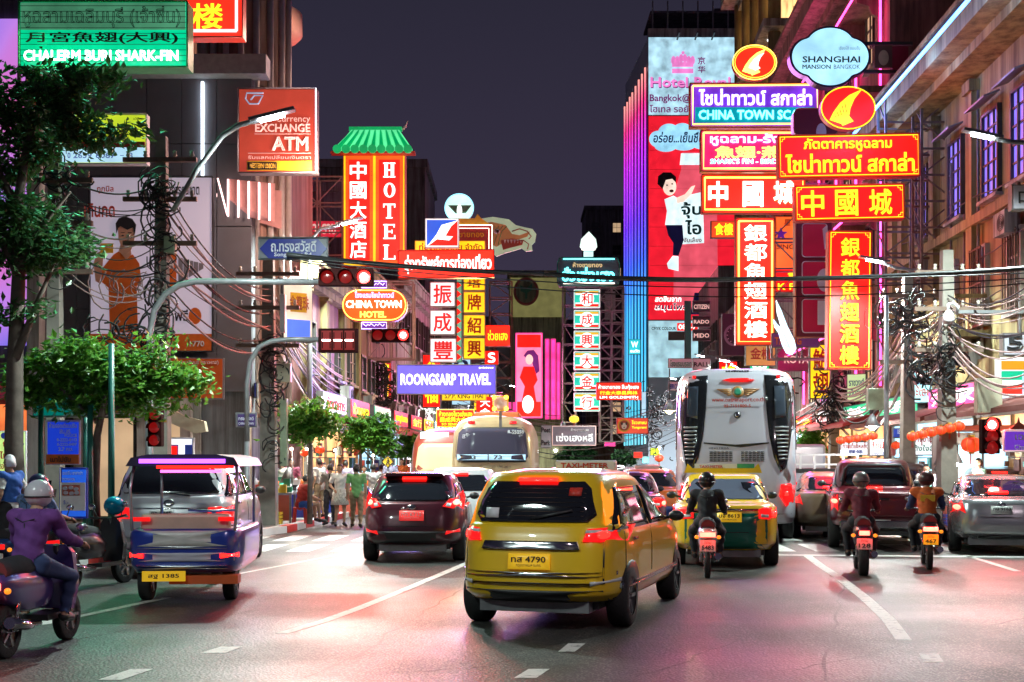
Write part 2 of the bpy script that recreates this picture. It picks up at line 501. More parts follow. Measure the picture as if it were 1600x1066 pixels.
def window(b, u, z, w, h, out, pane=None, nx=2, nz=2, sill=True, shutters=None, fm=None):
    pane = pane or M_GLASS; fm = fm or M_FRAME
    k = (w, h, pane.name, nx, nz, fm.name)
    if k not in PC:
        a = pane_mesh(w, h, pane); f = MB(); t = .07
        for s in (-1, 1):
            f.box((s*(w/2 - t/2), 0, 0), (t, .14, h)); f.box((0, 0, s*(h/2 - t/2)), (w - 2*t, .14, t))
        for i in range(1, nx): f.box((-w/2 + w*i/nx, 0.0, 0), (.04, .08, h - 2*t))
        for i in range(1, nz): f.box((0, 0, -h/2 + h*i/nz), (w - 2*t, .075, .04))
        s_ = MB().box((0, 0, 0), (w + .2, .2, .08)).mesh('sill', W_WHITE)
        PC[k] = (a, f.mesh('frame', fm), s_)
    a, f, s_ = PC[k]
    o = link('window', a, b, loc=(u, out * .02, z))
    link('frame', f, o, loc=(0, out * .03, 0))
    if sill: link('sill', s_, o, loc=(0, out * .08, -h/2 - .05))
    return o
def ac_unit(b, u, z, out):
    if 'ac' not in PC:
        m = MB().box((0, 0, 0), (.8, .3, .55)); g = MB()
        for i in range(5): g.tube([(.15 + .06*(i) * math.cos(a), -.16, .05*i*math.sin(a)+0) for a in [x*math.pi/6 for x in range(13)]], .008, 4)
        PC['ac'] = (m.mesh('air_conditioner', W_WHITE), g.mesh('fan_grille', M_FRAME))
    o = link('air_conditioner', PC['ac'][0], b, loc=(u, out*.3, z)); link('fan_grille', PC['ac'][1], o, rot=(0, 0, 0 if out < 0 else math.pi))
def bld(side, Y0, L, H, wall, label, depth=10, name='shophouse', group=None):
    """side -1: left row, +1: right row; local x runs along the street, out = towards the street"""
    x0 = (-6.1 + SL(Y0 - 33)) if side < 0 else (11.9 + SL(Y0 - 28))
    b = thing(name, label, 'building', (x0, Y0, 0), math.atan2(1, .05), group)
    out = -1 if side < 0 else 1
    MB().box((L/2, -out*depth/2, H/2), (L, depth, H)).build('wall', wall, b)
    return b, out
def shopfront(b, out, u0, u1, h, m, awn=None, mull=3):
    w = u1 - u0
    o = MB().box(((u0+u1)/2, out*.03, .14 + h/2), (w - .1, .06, h)).build('shop_front', m, b)
    f = MB()
    for i in range(mull + 1): f.box((u0 + w*i/mull, out*.09, .14 + h/2), (.08, .1, h))
    f.box(((u0+u1)/2, out*.1, .14 + h), (w + .1, .16, .14)); f.box(((u0+u1)/2, out*.1, h*.78), (w, .08, .05))
    f.build('frame', M_FRAMEW, o)
    rng = random.Random(int(u0*10+b.location.y))
    for gm in (mat('dark_goods', (.10, .05, .04), rough=.6, noise=.5), mat('red_goods', (.5, .05, .03), rough=.5), mat('pale_goods', (.5, .45, .35), rough=.5), mat('teal_goods', (.04, .25, .25), rough=.5)):
        g = MB()
        for i in range(int(w*2.4)):
            zz = rng.choice((.35, .75, 1.15, 1.55, 1.95)) + .05*rng.random(); g.box((u0 + .2 + rng.random()*(w-.4), out*(.16 + .25*rng.random()), zz), (.08 + .3*rng.random(), .1, .12 + .3*rng.random()))
        g.build('shelf_goods', gm, o)['kind'] = 'stuff'
    sh = MB()
    for zz in (.55, .95, 1.35, 1.75): sh.box(((u0+u1)/2, out*.14, zz), (w*.86, .2, .03))
    sh.build('shelf', M_FRAME, o)['kind'] = 'stuff'
    if awn:
        a = MB(); z = .14 + h + .35
        pr = [(0, 0), (0, .12), (1.5, -.38), (1.5, -.5)]
        vs = [(u0, out*p[0], z + p[1]) for p in pr] + [(u1, out*p[0], z + p[1]) for p in pr]
        a.add(vs, [(0,1,2,3), (4,7,6,5), (0,4,5,1), (1,5,6,2), (2,6,7,3), (3,7,4,0)])
        a.build('awning', awn, b)
def cornice(b, out, L, z, h=.4, d=.5, m=None, depth_b=10):
    c = MB(); c.box((L/2, out*d/2, z), (L, d, h)); c.box((L/2, out*d*.3, z - h*.75), (L, d*.6, h*.5)); c.box((L/2, out*d*.58, z+h*.62), (L, d*1.16, h*.24))
    return c.build('cornice', m or W_WHITE, b)
def pilaster(b, out, u, z0, z1, m, w=.4):
    p = MB(); p.box((u, out*.1, (z0+z1)/2), (w, .2, z1-z0)); p.box((u, out*.14, z1-.15), (w+.15, .28, .3)); p.box((u, out*.13, z0+.2), (w+.1, .26, .4))
    return p.build('pilaster', m, b)
def balcony(b, out, u0, u1, z, m, d=.9):
    bl = MB().box(((u0+u1)/2, out*d/2, z), (u1-u0, d, .16)).build('balcony', m, b)
    r = MB(); n = int((u1-u0)/.28); 
    r.box(((u0+u1)/2, out*(d-.08), z+.95), (u1-u0, .14, .1)); r.box((u0+.06, out*d/2, z+.95), (.12, d-.2, .09)); r.box((u1-.06, out*d/2, z+.95), (.12, d-.2, .09))
    r.build('handrail', m, bl)
    bm_ = MB().lathe((0, 0, 0), [(.05, 0), (.07, .1), (.03, .25), (.08, .5), (.035, .75), (.06, .87)], n=8).mesh('baluster', m)
    for i in range(n): link('baluster', bm_, bl, loc=(u0 + .14 + (u1-u0-.28)*i/max(1, n-1), out*(d-.08), z+.08))
    for s in (u0+.3, u1-.3): MB().bar((s, out*.02, z-.6), (s, out*d*.8, z-.1), .1).build('bracket', m, bl)

# --- the bank building on the left: clad front facing us
bank = thing('bank_building', 'dark grey panel-clad corner bank building behind the orange billboard', 'building', (-6.7, 33, 0), 0)
BW = 11.7
MB().box((-BW/2, 5, 5.9), (BW, 10, 11.8)).build('wall', W_GREY, bank)
pm = MB().box((0, 0, 0), (.88, .05, 2.1)).mesh('panel', W_PANEL)
for i in range(13):
    for j in range(4): link('panel', pm, bank, loc=(-.45 - .9*i, -.03, 4.55 + 2.13*j - .05))
MB().box((-BW/2 + .2, -.2, 11.75), (BW + .5, .6, .5)).build('parapet', mat('pale_concrete', (.42, .41, .40), rough=.8, noise=.3), bank)
# rounded, fluted corner drum lit by an added warm point lamp
c = MB(); c.tube([(-.5, 1.6, 2.8), (-.5, 1.6, 14.3)], 1.15, 28, smooth=False); c.build('corner_drum', W_PEACH, bank)
rb = MB()
for k in range(9):
    a = R(200 + k*19); rb.cyl((-.5 + 1.2*math.cos(a), 1.6 + 1.2*math.sin(a), 2.9), (-.5 + 1.2*math.cos(a), 1.6 + 1.2*math.sin(a), 14.2), .09, n=6)
rb.build('fluting', mat('pale_fluting', (.5, .42, .38), rough=.6), bank)
MB().cyl((-1.25, -.12, 5.0), (-1.25, -.12, 11.4), .035).build('light_strip', glow('white_edge_strip', (.8, .9, 1), 6), bank)
lf = MB()
lf.box((-4.6, -.1, 2.0), (6.6, .16, 3.5)); lf.build('ground_floor_wall', W_WHITE, bank)
for x_ in (-7.4, -5.9, -4.3, -2.7, -1.6): MB().box((x_, -.35, 1.95), (.26, .3, 3.6)).build('column', W_WHITE, bank)
for x_, m in ((-6.65, M_GLASS), (-5.1, M_GLASS), (-3.5, G_DIMW), (-2.15, G_DIMW)):
    w_ = MB().box((x_, -.22, 1.5), (1.1, .06, 2.5)).build('doorway', m, bank)
    MB().box((x_, -.27, 2.82), (1.2, .08, .12)).box((x_-.56, -.27, 1.5), (.07, .08, 2.6)).box((x_+.56, -.27, 1.5), (.07, .08, 2.6)).box((x_, -.27, 1.5), (.05, .08, 2.6)).build('frame', M_FRAME, w_)
# tiled Chinese eave over the doors
ev = thing('tiled_eave', None, None); ev.parent = bank
tl = mat('glazed_brown_tile', (.34, .14, .04), rough=.3, noise=.35, scale=12)
ev.location = (-4.4, -.2, 3.1)
tme = MB().tube([(0, -1.0, -.25), (0, -.5, -.1), (0, 0, .2)], [.1, .09, .08], 8).mesh('tile', tl)
for i in range(17): link('tile', tme, ev, loc=(-3.0 + i*.3, 0, 0))
MB().add([(-3.2, -1.0, -.33), (2.0, -1.0, -.33), (2.0, .05, .12), (-3.2, .05, .12), (-3.2, -1.0, -.25), (2.0, -1.0, -.25), (2.0, .05, .2), (-3.2, .05, .2)], [(0,1,2,3), (4,5,6,7), (0,1,5,4), (1,2,6,5), (2,3,7,6), (3,0,4,7)]).build('eave_board', W_WHITE, ev)
MB().prism([(1.5, .1), (2.0, -.1), (2.5, -.45), (3.2, -.75), (3.5, -.7), (3.45, -.45), (2.9, -.3), (2.4, .0), (1.7, .35)], -1.0, -.75).build('swept_corner', mat('cream_eave', (.6, .5, .36), rough=.5), ev)
# canopy of white-pink lit tubes at the corner
ct = thing('lit_canopy', None, None); ct.parent = bank; ct.location = (-.5, 1.6, 8.2)
MB().add([(-1.4, -1.4, .9), (1.15, -1.9, .55), (1.15, -1.9, -.45), (-.2, -1.4, -.1)], [(0, 1, 2, 3)]).add([(-1.4, -1.2, .9), (1.15, -1.0, .55), (1.15, -1.0, -.45), (-.2, -1.2, -.1)], [(0, 1, 2, 3)]).build('canopy_panel', mat('pink_canopy', (.6, .3, .28), rough=.5), ct)
for i in range(9):
    t = i/8; x_ = -1.2 + 2.2*t
    MB().cyl((x_, -1.5 - .4*t, .85 - .3*t), (max(x_, -.1)*.9 + .1*x_, -1.5 - .4*t, -.1 - .3*t), .025, n=5).build('tube_light', glow('pinkish_tube', (1, .62, .6), 3.5), ct)

# beige tower with a round balcony behind it
tw = thing('beige_tower', 'tall peach-beige tower with a round balcony at its top left of the sky', 'building', (-8.1, 40, 0), 0)
MB().box((-2.3, 3, 13), (4.6, 6, 26)).build('wall', W_PEACH, tw)
for i, x_ in enumerate((-.15, -.85, -1.9, -2.9)): MB().box((x_, -.16, 14), (.32, .3, 24)).build('pilaster', W_CREAM if i % 2 else W_PEACH, tw)
MB().lathe((.15, .4, 15.0), [(0, 0), (1.2, 0), (1.32, .12), (1.32, .75), (1.2, .75), (1.2, .3), (0, .3)], n=32).build('balcony', mat('pale_peach', (.55, .33, .26), rough=.7), tw)
MB().box((.2, .5, 13), (.25, .25, 26)).box((-.4, .5, 8), (.3, .9, 14)).build('mullion', W_PINK, tw)
for k in range(3): MB().cyl((.3, -.1 + .08*k, 6), (.62 - .1*k, -.2, 15), .025, n=5).build('drainpipe', M_STEEL, tw)

# tall LED screen building at the far left
def led_mat():
    m = bpy.data.materials.new('led_screen'); m.use_nodes = True; nt = m.node_tree; b = nt.nodes['Principled BSDF']
    t = nt.nodes.new('ShaderNodeTexCoord'); n = nt.nodes.new('ShaderNodeTexNoise'); n.inputs['Scale'].default_value = .35; n.inputs['Detail'].default_value = 1
    nt.links.new(t.outputs['Object'], n.inputs['Vector']); r = nt.nodes.new('ShaderNodeValToRGB')
    e = r.color_ramp.elements; e[0].position = .3; e[0].color = (.10, .16, .9, 1); e[1].position = .7; e[1].color = (1, .12, .35, 1)
    a = e.new(.5); a.color = (.6, .25, .9, 1)
    nt.links.new(n.outputs[0], r.inputs[0]); nt.links.new(r.outputs[0], b.inputs['Emission Color']); b.inputs['Emission Strength'].default_value = .8
    b.inputs['Base Color'].default_value = (.02, .02, .03, 1)
    return m
sb = thing('screen_building', 'building at the far left with a violet and pink lit screen wall', 'building', (-11.8, 31.5, 0), 0)
MB().box((-5, 4, 8), (10, 8, 16)).build('wall', W_DARK, sb)
MB().box((-3, -.08, 8.5), (6, .1, 8)).build('screen', led_mat(), sb)
MB().box((.12, -.1, 8), (.3, .4, 16)).build('column', W_WHITE, sb)
shopfront(sb, -1, -5.2, .0, 3.0, glow('orange_shop_light', (1, .22, .06), .9, enoise=.6), mat('red_awning', (.45, .04, .03), rough=.7), 5)
lamp('tower_fill_light', 'POINT', (-4.4, 30.6, 8.6), 700, (1, .62, .5), .4); lamp('tower_fill_light', 'POINT', (-5.4, 36.5, 13.5), 900, (1, .6, .45), .4)  # added lamps for the canopy's light, brightening drum and beige tower

# --- left row of shophouses
rw = random.Random(3)
def fill_windows(b, out, L, z0, z1, st=3.2, w=1.0, h=1.5, lit=.15, fm=None, ac=.3):
    n = max(1, int(L/1.9)); nf = max(1, int((z1 - z0)/st))
    for f in range(nf):
        for i in range(n):
            r = rw.random()
            p = G_DIMW if r < lit else M_GLASS
            window(b, L*(i+.5)/n, z0 + st*f + st*.5, w, h, out, p, fm=fm)
            if rw.random() < ac: ac_unit(b, L*(i+.5)/n, z0 + st*f + st*.5 - h/2 - .45, out)
b, o = bld(-1, 36, 9, 7.0, W_PINK, 'pinkish cream shophouse with dark framed windows beside the grey bank')
fill_windows(b, o, 9, 3.4, 6.6, 3.2, 1.1, 1.5, fm=M_FRAME); cornice(b, o, 9, 7.0, m=W_CREAM); shopfront(b, o, .3, 8.7, 2.5, G_WARM)
for u in (0.2, 3, 6, 8.8): pilaster(b, o, u, 3, 6.8, W_CREAM)
b, o = bld(-1, 45.2, 10, 8.2, W_PEACH, 'peach shophouse above the blue-lit glass shop on the left')
fill_windows(b, o, 10, 3.6, 7.6, 2.4, 1.0, 1.3); cornice(b, o, 10, 8.2); shopfront(b, o, .3, 9.7, 2.6, G_COOL, mat('red_awning', (.45, .04, .03), rough=.7), 6)
b, o = bld(-1, 55.5, 14, 9.5, W_WHITE, 'three-storey white shophouse beyond the peach one on the left')
fill_windows(b, o, 14, 3.6, 9.4, 2.8); cornice(b, o, 14, 9.5); shopfront(b, o, .3, 13.7, 2.6, G_WHITE, mat('green_awning', (.03, .2, .1), rough=.7), 7)
b, o = bld(-1, 70, 18, 11, W_GREY, 'grey shophouse block left of the buses')
fill_windows(b, o, 18, 3.6, 10.8, 2.9); shopfront(b, o, .3, 17.7, 2.6, G_WARM, mat('brown_awning', (.2, .1, .07)), 8)
b, o = bld(-1, 88.5, 30, 13, W_BROWN, 'brown far shophouse block on the left behind the bus stop trees')
fill_windows(b, o, 30, 3.6, 12.5, 3.0); shopfront(b, o, .3, 29.7, 2.6, G_COOL, None, 10)
b, o = bld(-1, 119, 60, 15, W_DARK, 'dark far row of houses on the left towards the street end')
fill_windows(b, o, 60, 3.6, 14, 3.2, 1.2, 1.6, lit=.3, ac=0); shopfront(b, o, .3, 59.7, 2.6, G_WARM, None, 14)
# grey blocks behind the left signs
def block(name, label, x0, x1, y, d, h, m, lit=.12, nx=None, nz=None, wsz=(1.3, 1.5), cat='building'):
    b = thing(name, label, cat, ((x0+x1)/2, y, 0), 0)
    w = x1 - x0
    MB().box((0, d/2, h/2), (w, d, h)).build('wall', m, b)
    nx = nx or int(w/2.6); nz = nz or int((h-4)/3.3)
    for i in range(nx):
        for j in range(nz):
            r = rw.random()
            window(b, -w/2 + w*(i+.5)/nx, 4.5 + (h-5.5)*(j+.5)/nz, wsz[0], wsz[1], -1, G_DIMW if r < lit else M_GLASS, sill=False)
    MB().box((0, d/2, h+.3), (w+.4, d+.4, .6)).build('parapet', m, b)
    return b
b = block('office_block', 'grey stepped office block behind the green-roofed hotel sign', X(500, 95), X(664, 95), 95, 12, Z(262, 95), W_GREY, .3)
b = block('office_block', 'dim violet block with balconies behind the sign lattice on the left', X(440, 75), X(560, 75), 75, 12, Z(300, 75), wallm('violet_grey_plaster', (.30, .22, .30)), .35)
b = block('bank_tower', 'olive bank building with a round plant logo beyond the gold sign column', X(795, 150), X(884, 150), 150, 12, Z(431, 150), W_OLIVE, .0, 1, 1, (.01, .01))
MB().box((0, -.06, Z(465, 150)), (X(884, 150)-X(795, 150)-.4, .1, 4.6)).build('lit_banner', glow('olive_banner_glow', (.16, .15, .05), .8), b)  # glow put into the banner colour so the dark tower shows

k_ = 150/F
g_ = mat('logo_green', (.05, .2, .08)); r_ = mat('logo_red', (.4, .08, .05))
def loc_px(o_, px, py, Y): return ((px - 800)*Y/F - o_.location.x, Z(py, Y))
lx, lz = loc_px(b, 822, 456, 150)
MB().prism(ellipse(lx, lz, 1.5, 1.65), -.3, -.12).build('logo_ring', r_, b)
MB().prism(ellipse(lx, lz, 1.2, 1.35), -.4, -.25).build('logo_field', W_OLIVE, b)
MB().prism([(lx-.7, lz+.7), (lx, lz+.3), (lx+.7, lz+.9), (lx+.75, lz+.2), (lx+.15, lz-.2), (lx+.12, lz-.9), (lx-.12, lz-.9), (lx-.12, lz-.2), (lx-.65, lz+0)], -.5, -.38).build('logo_leaves', g_, b)
block('apartment_tower', 'dark distant tower with a pitched roof edge left of the striped hotel', X(915, 190), X(980, 190), 190, 10, Z(328, 190), W_DARK, .25)
block('apartment_tower', 'low dark block at the far end of the street', X(840, 220), X(935, 220), 220, 10, Z(505, 220), W_DARK, .3)
block('far_house', 'distant house closing the street behind the small trees', X(855, 290), X(1000, 290), 290, 10, Z(560, 290), W_GREY, .4, 8, 5)

# --- the tall hotel with the advertising wall
HY = 110
ht = thing('hotel_tower', 'tall hotel tower with a red billboard wall and violet to blue light strips', 'building', (0, HY, 0), 0)
hx0, hx1, hz1 = X(1013, HY), X(1216, HY), Z(58, HY)
M_HW = mat('hotel_white_wall', (.55, .62, .68), rough=.6, noise=.15, scale=.3, emit=None)
MB().add([(hx0, 0, 0), (hx1, 0, 0), (hx1, 14, 0), (hx0-.72, 14, 0), (hx0, 0, hz1), (hx1, 0, hz1), (hx1, 14, hz1), (hx0-.72, 14, hz1)],
         [(0,1,5,4), (1,2,6,5), (2,3,7,6), (3,0,4,7), (4,5,6,7)]).build('wall', M_HW, ht)
MB().box(((hx0+hx1)/2, .4, hz1+.4), (hx1-hx0, .5, .8)).build('parapet', W_WHITE, ht)
for i in range(9): MB().box((hx0 + .4 + i*1.3, .3, hz1+1.9), (.12, .12, 2.6)).build('roof_post', M_STEEL, ht)
MB().box((hx0+5.5, 6, hz1+3.2), (10, 6, .2)).build('roof_deck', W_DARK, ht)
def strip_mat():
    m = bpy.data.materials.new('fading_light_strip'); m.use_nodes = True; nt = m.node_tree; b = nt.nodes['Principled BSDF']
    t = nt.nodes.new('ShaderNodeTexCoord'); s_ = nt.nodes.new('ShaderNodeSeparateXYZ'); nt.links.new(t.outputs['Generated'], s_.inputs[0])
    r = nt.nodes.new('ShaderNodeValToRGB'); e = r.color_ramp.elements
    e[0].position = 0; e[0].color = (.04, .55, .7, 1); e[1].position = 1; e[1].color = (.9, .3, .25, 1)
    for p_, c_ in ((.38, (.03, .42, .9, 1)), (.5, (.03, .12, 1, 1)), (.62, (.14, .03, 1, 1)), (.8, (.5, .015, .75, 1)), (.92, (.75, .02, .2, 1))): e.new(p_).color = c_
    nt.links.new(s_.outputs[2], r.inputs[0]); nt.links.new(r.outputs[0], b.inputs['Emission Color']); b.inputs['Emission Strength'].default_value = 1.25
    return m
SM = strip_mat()
tops = [(1008, 106), (1003, 116), (998, 125), (993, 135), (988, 145), (984, 152), (980, 160), (976, 167)]
for i, (px, py) in enumerate(tops):
    Yd = HY + .3 + i*1.6; t = (px - 976)/37
    MB().box((X(px, Yd), Yd - HY, (Z(py, Yd) + 3)/2), (.14, .2, Z(py, Yd) - 3)).build('light_strip', SM, ht)
MB().add([(hx0-.06, -.1, 2), (hx0-.8, 14, 2), (hx0-.8, 14, Z(190, HY+14)), (hx0-.06, -.1, Z(110, HY))], [(0, 1, 2, 3)]).build('side_screen', W_DARK, ht)

# --- right row
b, o = bld(1, 25, 17.5, 12.3, W_CREAM, 'cream classical house with a blue-lit cornice and balusters on the right', name='cream_house')
for u in (8.6, 12.2, 15.8, 17.0): pilaster(b, o, u, 4, 11.6, W_CREAM, .5)
for u in (5.0, 7.2, 10.2, 13.6):
    window(b, u, 9.4, 1.3, 2.2, o, G_VIO, 3, 5, fm=M_FRAME); 
for u in (3, 5.4, 8.0, 10.6, 14.4): window(b, u, 6.2, 1.0, 2.0, o, M_GLASS, 2, 3, fm=M_FRAMEW)
cc = cornice(b, o, 17.5, 12.2, .5, 1.3, W_CREAM)
MB().box((9, o*1.62, 12.1), (17, .06, .07)).build('neon_tube', G_BLUE, b)
MB().add([(0, 0, 12.4), (17.5, 0, 12.4), (17.5, o*1.5, 12.4), (0, o*1.5, 12.4), (0, -6*o, 14.3), (17.5, -6*o, 14.3)], [(3, 2, 5, 4)]).build('roof', mat('dark_roof', (.06, .06, .06)), b)
balcony(b, o, 7.4, 12.4, 4.9, W_CREAM)
MB().box((8.75, o*.12, 4.0), (17.5, .24, .5)).build('string_course', W_CREAM, b)
MB().box((8.75, o*.12, 7.9), (17.5, .24, .25)).build('string_course', W_CREAM, b)
shopfront(b, o, 0.5, 8, 2.7, G_WARM, mat('dark_red_awning', (.16, .04, .03), rough=.8)); shopfront(b, o, 8.4, 17, 2.7, G_COOL, mat('dark_red_awning', (.16, .04, .03)))
cream = b
b, o = bld(1, 42.8, 16, 19, wallm('rose_plaster', (.40, .18, .16)), 'rose coloured mansion hotel outlined in pink neon behind the red signs', name='mansion_hotel')
for z in (6.5, 10.3, 14.1, 17.6):
    MB().box((8, o*.5, z), (16, 1.0, .22)).build('ledge', W_BROWN, b)
    MB().box((8, o*1.04, z-.16), (15.6, .05, .05)).build('neon_tube', G_PINK, b)
    for i in range(6): MB().prism([(0, 0), (.9, 0), (.9, -.18), (.5, -.3), (.4, -.55), (0, -.8)], -.1, .1, o=(1 + i*2.8, 0, z-.11), ux=(0, o, 0), uy=(1, 0, 0)).build('bracket', W_BROWN, b)
for u in (.6, 4.4, 8.0, 11.6, 15.2):
    MB().cyl((u, o*.18, 4.2), (u, o*.18, 18), .045, n=6).build('neon_tube', G_PINK, b); pilaster(b, o, u+.5, 3.5, 18.5, W_PINK, .4)
for f in range(4):
    for i in range(4): window(b, 2.6 + i*3.7, 5.2 + f*3.8, 1.2, 2.1, o, G_DIMW if (i+f) % 3 == 0 else M_GLASS, 2, 3)
balcony(b, o, 2, 7, 7.3, W_BROWN); balcony(b, o, 9, 14, 11.1, W_BROWN)
cornice(b, o, 16, 19.2, .6, 1.6, W_PINK)
shopfront(b, o, .3, 15.7, 2.8, G_WARM, mat('red_awning', (.45, .04, .03)))
b, o = bld(1, 59.3, 14, 25, W_WHITE, 'tall house with warm lit colonnades above the cloud-shaped sign', name='colonnade_house')
for z in (10, 16, 22):
    MB().box((7, o*.9, z), (14, 1.8, .35)).build('ledge', W_WHITE, b)
    for i in range(5): MB().cyl((.6 + i*3.2, o*1.2, z+.2), (.6 + i*3.2, o*1.2, z+5.7), .3, n=12).build('column', W_CREAM, b)
    for i in range(7): MB().box((1 + i*2, o*.12, z+3), (1.3, .1, 3.4)).build('shutter', G_WARM if z > 12 else W_BROWN, b)
    for i in range(4): MB().lathe((2 + i*3.2, o*1.2, z-.25), [(0, 0), (.12, 0), (.14, .06)], n=10).build('downlight', G_WHITE, b)
cornice(b, o, 14, 27.8, .7, 2.2, W_WHITE); MB().box((7, -o*3, 26.4), (14, 6, 2.6)).build('attic', W_PEACH, b)
shopfront(b, o, .3, 13.7, 2.8, G_COOL, mat('green_awning', (.03, .2, .1)))
b, o = bld(1, 74, 20, 12, W_BROWN, 'brown block of shops right of the white coach')
fill_windows(b, o, 20, 3.8, 11.8, 2.7); shopfront(b, o, .3, 19.7, 2.7, G_WARM, mat('brown_awning', (.2, .1, .07)), 8)
b, o = bld(1, 94.5, 15, 16, W_GREY, 'grey block of flats in front of the hotel tower')
fill_windows(b, o, 15, 3.8, 15.5, 3.0); shopfront(b, o, .3, 14.7, 2.7, G_COOL, None, 6)
b, o = bld(1, 125, 70, 14, W_DARK, 'dark far row of houses on the right towards the street end')
fill_windows(b, o, 70, 3.6, 13, 3.2, 1.2, 1.6, lit=.35, ac=0); shopfront(b, o, .3, 69.7, 2.6, G_WARM, None, 14)
block('dark_tower', 'dark tower with a faint yellow emblem behind the cloud-shaped sign', X(1130, 120), X(1345, 120), 124, 14, Z(24, 124), W_DARK, .03)
# ------------------------------------------------------------ signs
C_RED = (1.0, .008, .004); C_YEL = (1.0, .72, .02); C_WHT = (1, .95, .9)
E_RED = glow('sign_red', C_RED, 1.25, enoise=.14); E_REDH = glow('sign_red_bright', (1, .02, .008), 1.7, enoise=.25)
E_YEL = glow('sign_yellow', (1, .66, .01), 1.0); E_WHT = glow('sign_white', (.92, .92, .95), 1.0, enoise=.12)
E_WBR = glow('letter_white', (1, 1, .97), 1.5); E_YLT = glow('letter_yellow', (1, .8, .02), 1.35, enoise=.05)
E_RLT = glow('letter_red', (.8, .01, .01), .75); E_PUR = glow('sign_purple', (.13, .09, .95), .95)
E_CYN = glow('neon_cyan', (.15, .95, 1), 3.4); E_ORN = glow('neon_orange', (1, .28, .02), 4.5)
E_NYEL = glow('neon_yellow', (1, .55, .08), 4.0); E_NWH = glow('neon_white', (1, .85, .7), 3.4); E_NVIO = glow('neon_violet', (.5, .4, 1), 3.4)
E_GRN = glow('sign_green', (.0, .62, .28), .9); E_LIME = glow('sign_lime', (.6, .75, .03), .8)
E_PALE = glow('sign_pale_blue', (.45, .72, .9), .85); E_PINK = glow('sign_pink', (1, .05, .30), 1.2)
E_OR = glow('sign_orange', (1, .13, .01), .8)
D_ = lambda n, c, r=.45: mat(n, c, rough=r, noise=.12)
P_BLACK = D_('print_black', (.02, .02, .025)); P_WHITE = D_('print_white', (.75, .75, .78)); P_RED = D_('print_red', (.6, .05, .03))
P_ORANGE = D_('print_orange', (.75, .16, .02)); P_LILAC = D_('print_lilac_white', (.50, .48, .56)); P_SKIN = D_('print_skin', (.62, .36, .25))
P_BLUE = D_('print_blue', (.03, .06, .42)); P_BRICK = D_('print_brick_red', (.42, .08, .05)); P_GREY = D_('print_grey', (.22, .22, .26))
P_YEL = D_('print_yellow', (.75, .48, .03)); P_GREEN = D_('print_green', (.03, .28, .16)); P_TEAL = D_('print_teal', (.02, .22, .18))
M_CASE = mat('sign_casing', (.16, .15, .15), rough=.5, metal=.3, noise=.4)
M_GOLD = mat('gilded_trim', (.7, .42, .06), rough=.35, metal=.5)

